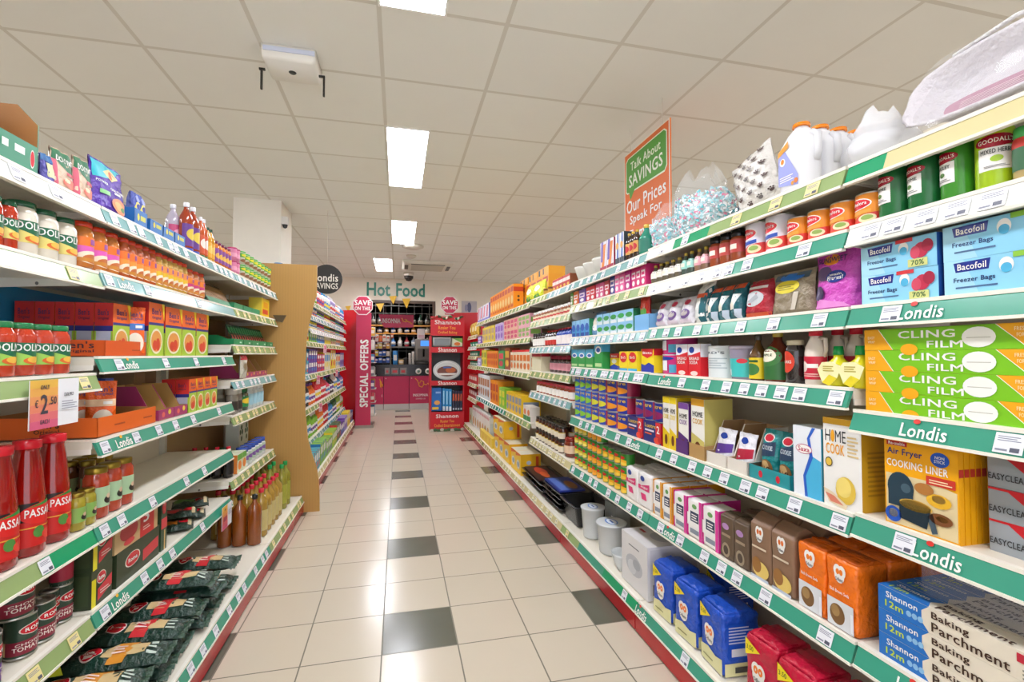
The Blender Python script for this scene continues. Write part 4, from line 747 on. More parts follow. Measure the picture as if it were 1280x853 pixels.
row('R', .552, 732, 749, 3, .073, veg('#f29a1cp', '#f6b13ap'), 'green fruit tin with orange slices picture', 'fruit tin', stack=4)
row('R', .552, 716, 731, 3, .073, veg('#e8c82cp', '#efe27ap'), 'green fruit tin with yellow picture', 'fruit tin', stack=4)
# --- base shelf bays A-D
def porridge(col, lo): 
    return lambda W, H: brick('porridge_oats_bag', W, H, .15, col+'c', [('r', .0, 0, 1, .2, lo), ('p', [(0, .2), (1, .2), (1, .26), (.7, .22), (.35, .27), (0, .23)], lo), ('e', .34, .53, .15, .1, '#f4f1eap'), ('e', .5, .53, .15, .1, '#f4f1eap'), ('e', .42, .45, .2, .14, '#f4f1eap'), ('e', .34, .53, .075, .055, '#ef7d1cp'), ('e', .5, .53, .075, .055, '#ef7d1cp'), ('e', .34, .53, .02, .018, WH), ('e', .5, .53, .02, .018, WH), ('t', 'Odlums', .42, .4, .32, .06, '#2c2c30p'), ('p', [(0, .66), (.5, .79), (0, .9)], '#f4dc1cp'), ('t', '3.50', .16, .785, .24, .065, '#2c4a1cp'), ('l', .15, .1, .6, .15, 1, '#8a8a50p')],
        [('r', 0, 0, 1, .2, lo), ('r', .1, .26, .9, .8, col+'g'), ('l', .12, .5, .85, .78, 6, '#b9c6e8p'), ('r', .2, .3, .8, .42, '#dfe4f0p'), ('r', .3, .05, .7, .14, '#4a4a44p')], fold='flat', topcol=col+'c')
row('R', .147, 812, 905, 3, .232, porridge('#1c52c4', '#e3dfa8p'), 'blue flour bag with cream base and owl logo', 'flour bag', X=1.15, gap=.8, jit=.08)
row('R', .147, 925, 1065, 3, .235, porridge('#c3163a', '#e3dfa8p'), 'red flour bag with cream base and owl logo', 'flour bag', X=1.16, gap=.9, jit=.1, deep=1)
row('R', .147, 880, 902, 1, .225, porridge('#1c4ab4', '#e3dfa8p'), 'blue flour bag in the row behind the front blue bags', 'flour bag', X=1.36)
one('R', .147, 1068, 1180, .22, porridge('#d22a4c', '#e3dfa8p'), 'crumpled red flour bag in front at the bottom right', 'flour bag', X=1.13)
one('R', .147, 775, 808, .25, lambda W, H: carton('appliance_box', W, H, .28, '#dedcdcp', [('e', .5, .45, .32, .2, '#b9bcc2p'), ('e', .42, .4, .16, .14, '#cfd2d6p'), ('e', .6, .5, .14, .1, '#a5a9b0p'), ('l', .3, .8, .7, .85, 1, '#6a6a70p')], [('r', .05, .1, .95, .95, '#cfcdd0p'), ('e', .5, .5, .3, .2, '#6a5a58p'), ('r', .1, .1, .5, .3, '#8a7f86p')], [('e', .6, .5, .25, .2, '#bdbfc4p'), ('r', .1, .3, .3, .36, '#c0343cp')]), 'white appliance box with grey mixer drawing on the base shelf', 'appliance box', X=1.15)
def tub(W, H):
    b = MB(); R = W/2; b.lathe([(0, 0), (.8*R, 0), (.84*R, .01), (R, H*.93), (R*1.06, H*.94), (R*1.06, H*.97), (R*.99, H*.97), (.8*R, .012), (0, .012)], '#f2f6f8t', 28); l = MB(); l.lathe([(0, H*.955), (R*1.07, H*.955), (R*1.08, H*.99), (R*1.0, H), (0, H)], '#f2f6f8t', 28)
    d = MB(); d.decal(lambda u, v, o=0: ((u-.5)*W*.7, (v-.5)*W*.7, H+o), [('e', .5, .5, .45, .3, '#5a86c8p'), ('e', .5, .5, .38, .22, '#dfe8f4p'), ('r', .3, .45, .7, .55, '#2f5fb0p')])
    return finish('food_container', [('container', b), ('lid', l), ('label', d)]), W
one('R', .147, 722, 732, .19, tub, 'tall translucent round container with blue lid label', 'food container', X=1.15, W=.145)
one('R', .147, 744, 749, .175, tub, 'wide translucent round container with blue lid label, nearer one', 'food container', X=1.15, W=.17)
def bowl(W, H):
    b = MB(); R = W/2; b.lathe([(0, 0), (.45*R, 0), (.7*R, H*.3), (.95*R, H*.85), (1.04*R, H), (1.0*R, H), (.9*R, H*.85), (.66*R, H*.32), (.4*R, .006), (0, .006)], '#eef3f4t', 30); return finish('mixing_bowl', [('bowl', b)]), W
row('R', .147, 762, 766, 1, .095, bowl, 'clear plastic mixing bowl with flared rim, lying by the containers', 'mixing bowl', X=1.13, W=.13)
one('R', .147, 720, 732, .2, lambda W, H: tray('plastic_box', W, H, .1, '#bfc4c4t', inner='#c9cfcet', front_h=1, back_h=1, sloped=False, dec=[('r', .6, .5, .8, .62, WH)]), 'clear rectangular plastic box behind the round containers', 'plastic box', X=1.15, back=.2)
def btin(W, H):
    b = MB(); b.loft([(W*.86, .2, 0, .02), (W, .25, H*.92, .02), (W*1.08, .28, H*.96, .02), (W*1.08, .28, H, .02), (W*.98, .24, H, .02), (W*.84, .19, .006, .02)], '#1b1c1eg', n=8, caps=True); return finish('baking_tin', [('tin', b)]), .27
row('R', .147, 699, 718, 1, .14, btin, 'black rectangular baking tin nearest on base shelf', 'baking tin', X=1.15)
row('R', .147, 678, 699, 1, .035, btin, 'flat black oven tray, stacked by the deep tin', 'baking tin', X=1.15, stack=4)
row('R', .147, 652, 677, 1, .045, btin, 'shallow black roasting tin, stacked farther along base shelf', 'baking tin', X=1.15, stack=2)
one('R', .147+.142, 680, 700, .012, lambda W, H: carton('printed_card_sleeve', W, H, .2, '#2a3f9ap', top=[('r', .05, .1, .95, .5, '#5a7ac8p'), ('e', .6, .7, .3, .2, '#a3713cp')]), 'blue printed card sleeve lying on flat oven trays', 'card sleeve', X=1.17)
one('R', .147+.092, 655, 675, .01, lambda W, H: carton('printed_card_sleeve', W, H, .2, '#3a1614p', top=[('e', .4, .5, .3, .25, '#c8402ap'), ('e', .65, .5, .2, .18, '#e0622ap')]), 'dark card sleeve with red food picture on roasting tins', 'card sleeve', X=1.17)
# ================================================================== RIGHT RUN: far bays
WH = '#f4f3efp'
def gbox(name, col, fr=(), side=(), top=(), D=.09): return lambda W, H: carton(name, W, H, D, col, list(fr), list(side), list(top), off=.0012, step=.0005)
def rj(sh, body, lid, dec=(), nm='jar'): return lambda W, H: vessel(nm, sh, min(W, H*.85), H, body, lid, list(dec), lod=1)
# bay C second shelf (small cartons)
for a, c, n, col, ds in ((790, 808, 3, '#d9347ap', 'small pink carton with white lettering'), (782, 789, 1, '#c21f86p', 'narrow magenta carton'), (769, 781, 2, '#e86aa4p', 'small rose pink carton'), (763, 769, 1, '#3a3f90p', 'small navy and white carton'), (756, 762, 1, '#c2343ap', 'small maroon and pink carton'), (745, 755, 2, '#d8588ap', 'small lilac pink carton'), (733, 744, 2, '#d32a34p', 'small red cake decoration carton'), (724, 732, 1, '#6a4aa0p', 'small violet carton'), (717, 723, 1, '#e8762ap', 'small orange carton'), (713.5, 716.5, 1, '#5a9a3ap', 'small green carton')):
    row('R', 1.655, a, c, n, .095 if a < 760 else .115, gbox('small_carton', col, [('r', .1, .45, .9, .75, '#f2dfe6p'), ('e', .5, .25, .3, .12, '#f6f1eep'), ('r', .2, .53, .8, .66, col)]), ds+' on the shelf below the gift bottles', 'small carton')
# bay C top shelf
row('R', 1.82, 796, 806, 1, .16, rj('bottle', '#2f8a72g', '#c9a83cg', [('r', 0, .1, 1, .5, '#2b7a66p')], 'bottle'), 'teal green bottle with gold top beside the orange hanging sign', 'bottle')
row('R', 1.82, 781, 796, 3, .15, rj('oil', '#3a2416j', '#c9a83cg', [('r', .1, .2, .9, .6, '#d9a85ap'), ('e', .5, .4, .3, .12, '#c8323ap')], 'bottle'), 'dark syrup bottle with gold cap on the right top shelf', 'bottle')
row('R', 1.82, 770, 781, 2, .17, gbox('tall_carton', '#e8e6eap', [('p', [(.3, 0), (.7, 0), (.8, 1), (.5, 1)], '#3f6fc0p'), ('r', 0, 0, 1, .2, '#2c3a48p'), ('e', .5, .6, .3, .12, '#e8a23ap')], [('r', 0, 0, 1, 1, '#24303ap')]), 'tall white and navy carton on the right top shelf', 'tall carton')
row('R', 1.82, 751, 768, 2, .17, gbox('tall_carton', '#e9e4ecp', [('p', [(.2, .1), (.6, .1), (.9, .9), (.4, .9)], '#e8862ap'), ('p', [(.1, .3), (.4, .3), (.5, 1), (.2, 1)], '#6a56b0p'), ('r', 0, 0, 1, .12, '#a3163cp')], [('r', 0, 0, 1, 1, '#a3163cp')]), 'tall white orange and purple carton on the right top shelf', 'tall carton')
def pbowl(W, H):
    b = MB(); R = W/2; b.lathe([(0, 0), (.6*R, 0), (R, H*.9), (1.04*R, H), (.97*R, H), (.55*R, .006), (0, .006)], '#e6e6dfp', 20); return b.build('pudding_bowl'), W
row('R', 1.82, 715, 748, 3, .1, pbowl, 'white plastic pudding bowl on the right top shelf', 'pudding bowl')
one('R', 1.82, 738, 750, .17, pbowl, 'taller white bowl stack behind the pudding bowls', 'pudding bowl', X=1.33)
row('R', 1.815, 691, 713, 5, .085, gbox('stock_box', '#c8302cp', [('r', 0, .5, 1, .8, '#f0e2dap'), ('e', .5, .2, .3, .12, '#e8c43ap')], [('r', 0, 0, 1, 1, '#8a4a2ap')], [('r', 0, 0, 1, 1, '#f1ece4p')]), 'red and cream stock cube box with pale lid', 'stock cube box', stack=1)
row('R', 1.80, 677, 688, 2, .08, rj('tub', '#7a3a1ap', '#e8c42cg', [('r', 0, .1, 1, .7, '#d8a83ap')], 'gravy_tub'), 'brown and yellow gravy tub on the far right top shelf', 'gravy tub', X=1.2)
for i, (a, c, cc) in enumerate(((664, 676, '#dbe23ac'), (655, 664, '#e6e03ac'))):
    one('R', 1.805, a, c, .17, lambda W, H: pouch('snack_bag', W, H, .07, cc, [('e', .5, .6, .3, .15, '#f4f4e0p'), ('p', [(.1, .05), (.8, .1), (.7, .3), (.1, .25)], '#2c9a3ap')], 'pillow', .1), '%s yellow green snack bag in front of the orange cartons' % ('nearer' if i == 0 else 'farther'), 'snack bag', X=1.19)
OC = [('r', .1, .72, .9, .92, '#c8421ap'), ('e', .5, .4, .34, .17, '#f6d488p'), ('r', .15, .1, .85, .2, '#e2661ap')]
row('R', 1.805, 613, 642, 9, .27, gbox('orange_carton', '#f2991cp', OC, [('r', 0, .7, 1, .88, '#c8421ap'), ('e', .5, .5, .12, .05, '#5a3a1ap'), ('e', .5, .35, .12, .05, '#5a3a1ap')], D=.11), 'tall orange carton on the far right top shelf', 'orange carton')
row('R', 1.805, 646, 686, 6, .25, gbox('orange_carton', '#f2a41cp', OC, [('r', 0, .3, 1, .5, '#d85a1ap')], D=.16), 'orange carton in the taller set behind the snack bags', 'orange carton', X=1.32)
row('R', 2.056, 650, 686, 3, .07, gbox('orange_box', '#f2a81cp', [('r', .1, .1, .25, .9, '#2c2418p'), ('r', .5, .1, .6, .9, '#2c2418p')], D=.16), 'flat orange box lying on top of the orange cartons', 'orange box', X=1.32)
row('R', 1.805, 597, 611, 4, .22, gbox('white_carton', '#e9e4eep', [('p', [(.2, .2), (.6, .2), (.8, .9), (.4, .9)], '#d8627ap'), ('r', 0, 0, 1, .12, '#6a76d0p')], [('r', 0, 0, 1, 1, '#7a80c8p')], D=.2), 'white and violet carton at far end of right top shelf', 'white carton')
# bay D goods
row('R', 1.607, 665, 712, 12, .085, rj('squat', '#8a4a24j', '#efe9e2g', [('r', 0, .08, 1, .55, '#e9d9b8p'), ('r', 0, .2, 1, .35, '#c83a3ap')], 'spread_jar'), 'small preserve jar with white lid and red label', 'preserve jar')
row('R', 1.38, 694, 712, 5, .135, rj('oil', '#2a4aa8g', '#c8323ag', [('r', 0, .1, 1, .6, '#f0e6e4p')], 'sauce_bottle'), 'small blue and red topped bottle with white label', 'sauce bottle')
row('R', 1.38, 680, 693, 4, .13, rj('oil', '#3a2a26j', '#c8322ag', [('r', 0, .1, 1, .45, '#c8322ap'), ('r', 0, .4, 1, .6, WH)], 'sauce_bottle'), 'small dark bottle with red and white label', 'sauce bottle')
row('R', 1.38, 665, 679, 5, .12, rj('spice', '#4a3a30j', '#2a2624g', [('r', 0, .1, 1, .6, '#eeeae4p')], 'extract_jar'), 'small dark jar with plain white label and black lid', 'small jar')
row('R', 1.167, 679, 709, 6, .14, rj('spice', '#3a1216j', '#8a1a30g', [('r', .1, .15, .9, .55, '#f0a8b8p')], 'beetroot_jar'), 'dark red pickle jar with pink label in shaded recess', 'pickle jar', back=.045)
row('R', 1.167, 665, 676, 1, .16, gbox('cream_carton', '#e3dcbcp', [('r', 0, .8, 1, 1, '#b81f34p')], [('r', 0, .8, 1, 1, '#b81f34p')]), 'cream carton with red top beside the dark pickle jars', 'cream carton')
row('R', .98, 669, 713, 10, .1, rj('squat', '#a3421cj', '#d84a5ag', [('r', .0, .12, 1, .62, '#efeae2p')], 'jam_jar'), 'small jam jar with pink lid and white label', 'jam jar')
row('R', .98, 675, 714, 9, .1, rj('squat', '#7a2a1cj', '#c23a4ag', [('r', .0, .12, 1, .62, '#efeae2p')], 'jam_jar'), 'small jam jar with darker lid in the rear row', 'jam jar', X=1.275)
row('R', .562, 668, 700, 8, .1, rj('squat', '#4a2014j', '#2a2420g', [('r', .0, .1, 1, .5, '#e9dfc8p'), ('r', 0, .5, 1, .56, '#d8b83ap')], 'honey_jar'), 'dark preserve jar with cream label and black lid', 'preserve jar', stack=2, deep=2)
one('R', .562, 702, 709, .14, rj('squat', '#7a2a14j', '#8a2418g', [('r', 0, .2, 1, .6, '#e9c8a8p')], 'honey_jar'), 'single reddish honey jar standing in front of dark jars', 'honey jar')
# far bays E
def mix(z, segs, H, nm='carton', X=None, stack=1, D=.12, where=''):
    for i, (a, c, n, col, c2, ds) in enumerate(segs):
        k = nm
        row('R', z, a, c, n, H if not isinstance(H, (list, tuple)) else H[i], gbox(k, col, [('r', .1, .55, .9, .85, c2), ('e', .5, .3, .34, .16, c2)], [('r', .1, .3, .9, .7, c2)], D=D), ds+' '+where, 'carton', X=X, stack=stack)
mix(1.475, [(630, 647, 4, '#e8b8a0p', '#d8507ap', 'pink and cream tea box'), (648, 662, 3, '#e7a8b8p', '#8cb85ap', 'pink and green tea box')], .115, 'tea_box', stack=2, where='on the far right second shelf')
mix(1.475, [(619, 629, 3, '#c8b8e0p', '#8a5ac0p', 'lilac and purple packet'), (603, 618, 4, '#e8cf4ap', '#b8a08ap', 'yellow and tan packet'), (597, 602, 1, '#7a4ab0p', '#e6dcf0p', 'purple tall packet')], .22, 'packet', where='on the far right second shelf')
mix(1.139, [(638, 663, 6, '#e9e0c8p', '#e07a2ap', 'cream orange and green cereal carton'), (631, 637, 1, '#9a4a2ap', '#e2b43ap', 'brown and yellow tube carton'), (623, 630, 1, '#3aa05ap', '#e04a5ap', 'green carton with red spot'), (609, 622, 5, '#f0962cp', '#d8501ap', 'orange cereal carton'), (602, 608, 2, '#e8d83cp', '#9aa03ap', 'bright yellow packet'), (597, 601, 1, '#a89adcp', '#efeaf6p', 'lavender packet')], [.2, .25, .22, .22, .24, .25], 'cereal_box', where='on the far right third shelf')
row('R', 1.339, 640, 662, 6, .02, gbox('lid', '#d8262cp'), 'flat red packet top lying on cream cereal cartons', 'red packet')
mix(.68, [(633, 652, 5, '#f0c41cp', '#8a98b0p', 'yellow cereal box'), (624, 631, 2, '#8cc83ap', '#e8e03ap', 'lime green cereal box'), (613, 623, 3, '#f29a1cp', '#c8421ap', 'orange cereal box'), (598, 612, 5, '#dfe4e8p', '#b8794ap', 'pale grey blue cereal box')], [.22, .24, .3, .34], 'cereal_box', D=.2, where='on the far right fourth shelf')
row('R', .68, 654, 663, 2, .14, gbox('cereal_box', '#e9e2dap', [('r', 0, 0, 1, .35, '#3a8a4ap'), ('e', .5, .6, .3, .2, '#e07a3ap')]), 'white green and orange cereal box nearest on far fourth shelf', 'cereal box')
def kel(W, H): return carton('cereal_box', W, H, .07, '#eceae6p', [('r', 0, .8, 1, .95, '#e9d4d4p'), ('t', "Kellogg's", .5, .86, .86, .12, '#c8203cp'), ('e', .5, .3, .34, .2, '#cfa060p')], [('r', .2, .1, .8, .7, '#d6dcd6p')], off=.002)
row('R', .147, 591, 612, 7, .33, kel, 'white cereal box with red script on far base shelf', 'cereal box', X=1.2)
row('R', .147, 587, 590, 1, .25, gbox('cereal_box', '#cfd8c0p', [('e', .5, .4, .3, .2, '#c8a060p')]), 'short pale green cereal box at far end of base shelf', 'cereal box', X=1.2)
row('R', .147, 600, 615, 4, .12, gbox('biscuit_pack', '#f0d04ap', [('r', .1, .2, .3, .8, '#e8a83ap')], D=.05), 'yellow packet lying before the white cereal boxes', 'packet', X=1.13)
def wb(W, H): return carton('wheat_biscuit_box', W, H, .2, '#f2c41cp', [('p', [(0, .8), (1, .95), (1, 1), (0, 1)], '#e2661ap'), ('e', .5, .45, .3, .22, '#d8dce0p'), ('e', .5, .45, .2, .13, '#8a9ab0p')], [('r', 0, .0, 1, 1, '#f0b81cp'), ('r', .75, .1, .9, .9, '#d8501ap'), ('e', .4, .6, .12, .1, '#b8c4d0p')], [('r', 0, 0, 1, 1, '#ece4c8p')], off=.002)
row('R', .147, 618, 637, 3, .21, wb, 'yellow and orange wheat biscuit box', 'wheat biscuit box', X=1.15)
row('R', .362, 617, 630, 2, .2, wb, 'yellow wheat biscuit box stacked on the farther ones', 'wheat biscuit box', X=1.15)
row('R', .147, 639, 651, 2, .2, wb, 'yellow wheat biscuit box beside the black roasting tins', 'wheat biscuit box', X=1.15)
# red end bay
for z, n, col, nm, ds in ((1.62, 3, '#e2b84ac', 'snack_bag', 'yellow snack bag on the red end bay top shelf'), (1.44, 3, '#2f9a72p', 'small_tub', 'teal green tub in red end bay, upper row'), (1.29, 4, '#3a9a78p', 'small_tub', 'green tub in red end bay, middle row'), (1.13, 4, '#3a8a68p', 'small_tub', 'dark green tub in red end bay, lower row'), (.84, 4, '#c83a3ap', 'packet', 'red and white packet in red end bay, upper row'), (.6, 4, '#a83a34p', 'packet', 'dark red packet in red end bay, lower row')):
    if 'tub' in nm: f = rj('tub', col[:7]+'p', '#2a8a68g', [('r', .1, .2, .9, .6, '#cfe6dap')], nm); H = .08
    elif 'bag' in nm: f = lambda W, H, col=col: pouch(nm, W, H, .08, col, [('e', .5, .5, .3, .2, '#f0e6b0p')], 'pillow'); H = .22
    else: f = gbox(nm, col, [('r', .1, .4, .9, .8, '#efe0d8p')]); H = .14
    row('R', z, 586.5, 596, n, H, f, ds, nm.replace('_', ' '))
# ================================================================== LEFT RUN
LU = -.99
unit('L', .55, 3.24, LU, -.77, .38, 'white shelving unit with red plinth nearest on the left of the aisle', backs=[('back_panel', 1.3, 1.56, '#2f8fc0p')])
unit('L', 3.24, 4.27, LU, -.77, .38, 'white shelving unit beside the tan wooden end board on the left', backs=[('back_panel', .2, 1.8, '#a9885cp')])
LA = 'the nearest bay on the left'; LB_ = 'the middle bay on the left'; LC = 'the bay beside the tan board'
SH('L', LA, .55, 1.89, [(1.819, 'white', dict(tagpx=[10, 60])), (1.592, 'olive', dict(tagpx=[85])), (1.25, 'olive', dict(tagpx=[103])), (.735, 'olive', dict(split=[(0, .82, 'olive'), (.82, 1, 'green')], tagpx=[60])), (.445, 'olive', dict(tagpx=[50, 98]))], tags=0)
SH('L', LB_, 1.89, 3.24, [(1.819, 'blue', dict(tags=13)), (1.600, 'blue', dict(tagpx=[131, 180, 245], logos=[152])), (1.305, 'teal', dict(tagpx=[146, 205, 243, 278], logos=[160])), (1.022, 'teal', dict(tagpx=[131, 170, 198, 219, 241, 273], logos=[154])), (.735, 'teal', dict(tagpx=[133, 154, 192, 234, 256])), (.448, 'teal', dict(tagpx=[136, 184, 203, 218, 255], logos=[154]))])
SH('L', LC, 3.24, 4.27, [(1.819, 'blue', dict(tags=9)), (1.600, 'olive', dict(tags=8)), (1.373, 'olive', dict(tags=8)), (1.15, 'blue', dict(tags=8)), (.93, 'olive', dict(tags=9)), (.54, 'olive', dict(tags=8))])
for i, (a, c) in enumerate(((.55, 1.89), (1.89, 3.24), (3.24, 4.27))):
    shelf('L', .142, a, c, 'deep base shelf above the red plinth in %s' % (LA, LB_, LC)[i], ['teal', 'teal', 'olive'][i], X=-.77, depth=.563, tags=[8, 10, 7][i], fh=.047, brackets=False, base=True)
# tan end board with a shaped edge
pp = [(396.5, 332), (396, 370), (392.6, 379), (390.5, 390), (386, 407), (383.2, 425), (381.3, 467), (381.6, 514), (385, 549), (390, 567), (395.8, 584), (398.5, 600), (399.3, 620), (399.5, 638)]
pts = [(atY(x, y, 4.30).x, atY(x, y, 4.30).z) for x, y in pp]; zt = pts[0][1]; pts[-1] = (pts[-1][0], 0.0)
b = MB(); b.prism(pts+[(-1.42, 0), (-1.42, zt)], lambda a, c, h: (a, h, c), 4.285, 4.31, '#bf9350w'); o = b.build('end_board'); tag(o, 'tall tan wooden end board with a curved edge', 'end board')
b = MB(); b.prism([(0, 0), (.1, 0), (.07, -.06), (.03, -.05)], lambda a, c, h: (a, h, c), 0, .02, '#5a4a30p'); o = b.build('dark_clip'); o.location = tuple(atY(341, 394, 4.26)); tag(o, 'small dark clip sticking out on the tan end board', 'clip')
XL = -1.005
# top shelf
one('L', 1.822, -12, 42, .2, lambda W, H: tray('cardboard_tray', W, H, .32, '#3c8a6cp', inner='#b98450p', front_h=.4, back_h=1.0, side_h=.72, dec=[('e', .85, .2, .06, .13, '#e9d8d0p'), ('e', .85, .2, .05, .11, '#cf3440g'), ('r', .4, .2, .65, .3, '#dfe9e2p'), ('r', .1, .2, .25, .3, '#dfe9e2p')]), 'green cardboard tray, brown inside, at the left top corner', 'cardboard tray')
def dolp(W, H): return pouch('pasta_sauce_pouch', W, H, .05, '#e3c9b0c', [('p', [(.02, .98), (.98, .98), (.98, .42), (.6, .5), (.02, .72)], '#1f6b43p'), ('r', .0, .02, .12, .7, '#d8647ap'), ('t', 'DOLMIO', .52, .76, .8, .14, WH), ('r', .5, .4, .98, .48, '#c84a5ap'), ('e', .6, .2, .3, .13, '#d8705ap'), ('e', .5, .26, .14, .06, '#e9c8a0p')])
one('L', 1.822, 66, 93, .125, dolp, 'green and cream sauce pouch, left one of the pair', 'sauce pouch')
one('L', 1.822, 94, 116, .14, dolp, 'green and cream sauce pouch leaning beside the purple pouch', 'sauce pouch')
one('L', 1.822, 52, 67, .085, lambda W, H: pouch('snack_pouch', W, H, .04, '#5a55a8c', [('r', 0, .75, 1, 1, '#2c6aa8p'), ('r', .2, .2, .9, .7, '#c9cba0p')]), 'small blue pouch leaning behind the green sauce pouches', 'pouch')
one('L', 1.822, 117, 161, .18, lambda W, H: pouch('curry_pouch', W, H, .07, '#5b3aa8c', [('p', [(.03, .97), (.9, .97), (.5, .72), (.03, .62)], '#2cb4c4p'), ('p', [(.3, .8), (.52, .92), (.75, .78), (.5, .66)], '#e8c88ap'), ('p', [(.38, .8), (.52, .87), (.68, .78), (.5, .7)], '#d8573ap'), ('t', 'POTATO', .22, .57, .3, .045, WH), ('t', 'CAULIFLOWER', .66, .5, .5, .05, WH), ('r', .52, .42, .72, .46, '#e9e4f0p'), ('r', .12, .33, .36, .41, '#8cc88ap'), ('e', .66, .2, .26, .16, '#d8804ap'), ('e', .6, .2, .13, .09, '#e8a860p'), ('e', .74, .16, .08, .05, '#4f8a3ap')]), 'tall purple curry pouch with turquoise corner', 'curry pouch')
one('L', 1.822, 163, 181, .12, lambda W, H: tray('display_tray', W, H, .2, '#2470b8p', inner='#4f8fc8p', front_h=.55, back_h=.9, dec=[('e', .3, .3, .08, .12, '#e9d83ap'), ('r', .45, .22, .85, .38, '#c9c84ap')]), 'blue display tray nearest beside the purple pouch', 'display tray')
row('L', 1.826, 165, 179, 2, .14, lambda W, H: pouch('noodle_sachet', W, H, .04, '#5a68b8c', [('e', .5, .5, .42, .22, '#e2d86ap'), ('e', .5, .52, .28, .13, '#3a4aa0p'), ('e', .5, .8, .3, .1, '#8a98d8p')], 'pillow'), 'blue and yellow sachet standing in the nearest blue tray', 'sachet', X=-1.02)
row('L', 1.822, 184, 229, 3, .075, lambda W, H: tray('display_tray', W, H, .2, '#2470b8p', inner='#4f8fc8p', front_h=.75, back_h=.9, dec=[('e', .3, .5, .08, .16, '#e9d83ap'), ('r', .45, .4, .85, .6, '#c9c84ap')]), 'low blue display tray under the sauce bottles', 'display tray')
row('L', 1.826, 188, 210, 4, .07, lambda W, H: pouch('snack_sachet', W, H, .04, '#7a2a2ac', [('r', 0, .7, 1, 1, '#2c6a3ap')], 'pillow'), 'dark red sachet standing in the low blue trays', 'sachet', X=-1.08)
bt = lambda body, lid, band: (lambda W, H: vessel('sauce_bottle', 'oil', min(W, .062), H, body, lid, [('r', -.05, .12, 1.1, .56, band[0]), ('e', .5, .36, .36, .12, band[1]), ('r', -.05, 0.02, 1.1, .08, band[2])], n=16))
one('L', 1.822, 214, 229, .235, bt('#b8b0c0j', '#e4e6eeg', ('#c84a7ap', '#e8a8c0p', '#2f4fb8p')), 'clear sauce bottle with blue collar and white cap', 'sauce bottle', X=-1.06)
row('L', 1.822, 234, 250, 2, .25, bt('#a33c1cj', '#e8e8eeg', ('#6a3c90p', '#e2c84ap', '#2f4fb8p')), 'chilli sauce bottle with white cap and purple label', 'sauce bottle')
row('L', 1.822, 251, 259, 2, .22, bt('#c85a2cj', '#e8e8eeg', ('#d85a30p', '#efe4dap', '#2f6a3ap')), 'orange red sauce bottle with white cap', 'sauce bottle')
row('L', 1.822, 260, 268, 2, .19, bt('#d89a2cj', '#1c4a34g', ('#e8a82cp', '#e8c86ap', '#d89a2cp')), 'amber sauce bottle with dark green cap', 'sauce bottle')
row('L', 1.822, 269, 289, 5, .14, rj('jar', '#d87a2cj', '#6a1c3cg', [('r', 0, .15, 1, .7, '#8a4a98p'), ('e', .5, .4, .3, .12, '#e8b84ap')], 'curry_paste_jar'), 'small orange jar with purple label and maroon lid', 'curry jar')
row('L', 1.822, 292, 300, 2, .085, rj('tub', '#e58ab0p', '#b83a6ag', [('r', 0, .3, 1, .6, '#f0a8c4p')], 'noodle_pot'), 'pink noodle pot beside the green noodle pots', 'noodle pot', stack=2)
row('L', 1.822, 302, 339, 8, .09, rj('tub', '#dfe2d0p', '#3fae3ag', [('r', -.2, .55, 1.2, .85, '#4cae34p'), ('e', .5, .7, .3, .1, '#e2d82cp'), ('e', .5, .3, .36, .14, '#8a5a34p')], 'noodle_pot'), 'white and green noodle pot', 'noodle pot', stack=2)
# second shelf
def djar(sauce, lid='#1c5a3ag', blue=0):
    return lambda W, H: vessel('sauce_jar', 'jar', W, H, sauce, lid, [('r', -.2, .2, 1.15, .62, '#e6d878p' if not blue else ('#a8d4ecp' if blue == 1 else '#9ccf5ap')), ('p', [(-.1, .62), (1.15, .62), (1.15, .34), (.8, .28), (-.1, .5)], '#1c6844p'), ('t', 'DOLMIO', .5, .53, .78, .14, WH), ('e', .62, .28, .36, .08, '#d86a2cp'), ('e', .5, .3, .16, .06, '#e8b84ap'), ('e', .78, .27, .12, .05, '#c83a20p'), ('l', -.08, .22, .04, .42, 5, '#3a6a4ap')], n=28, rot=.02)
row('L', 1.597, -14, 25, 2, -238, djar('#b83418j'), 'tall red sauce jar with dark green lid at left edge', 'sauce jar')
row('L', 1.597, 26, 101, 3, -246, djar('#e6dfcfj'), 'white creamy sauce jar with dark green lid', 'sauce jar', gap=.9)
def korma(c1, c2, body='#c8762cj'): return lambda W, H: vessel('curry_sauce_jar', 'jar', W, H, body, '#d83c1cg', [('r', -.1, .2, 1.15, .66, c2), ('r', -.1, .46, 1.15, .66, c1), ('e', .62, .22, .42, .14, '#efe2c8p'), ('e', .66, .19, .3, .1, '#c06a34p'), ('r', .55, .5, .8, .62, '#9a4a9ap'), ('r', -.1, .12, 1.15, .2, '#c8842cp')], n=22, rot=-.4)
row('L', 1.605, 103, 152, 3, .152, korma('#f07a2cp', '#e060b8p'), 'curry sauce jar with orange lid and pink label', 'curry sauce jar')
row('L', 1.605, 153, 196, 5, .152, korma('#f07a2cp', '#f09a3cp', '#b8521cj'), 'red brown curry sauce jar with orange label', 'curry sauce jar')
row('L', 1.605, 197, 235, 6, .15, korma('#f09a4cp', '#e8c02cp', '#c89a3cj'), 'golden curry sauce jar with yellow label', 'curry sauce jar')
row('L', 1.605, 236, 257, 3, .135, korma('#e8842cp', '#c83a7ap', '#b8601cj'), 'shorter curry sauce jar with magenta label', 'curry sauce jar')
row('L', 1.603, 262, 289, 14, .12, lambda W, H: pouch('poppadom_packet', W, H, .012, '#4a3a20c', [('r', .2, .3, .8, .9, '#a8783ap'), ('r', 0, 0, 1, .3, '#2c7a4ap')], 'stand', .6, nu=6, nv=6), 'thin dark packet leaning in a row of poppadom packets', 'thin packet')
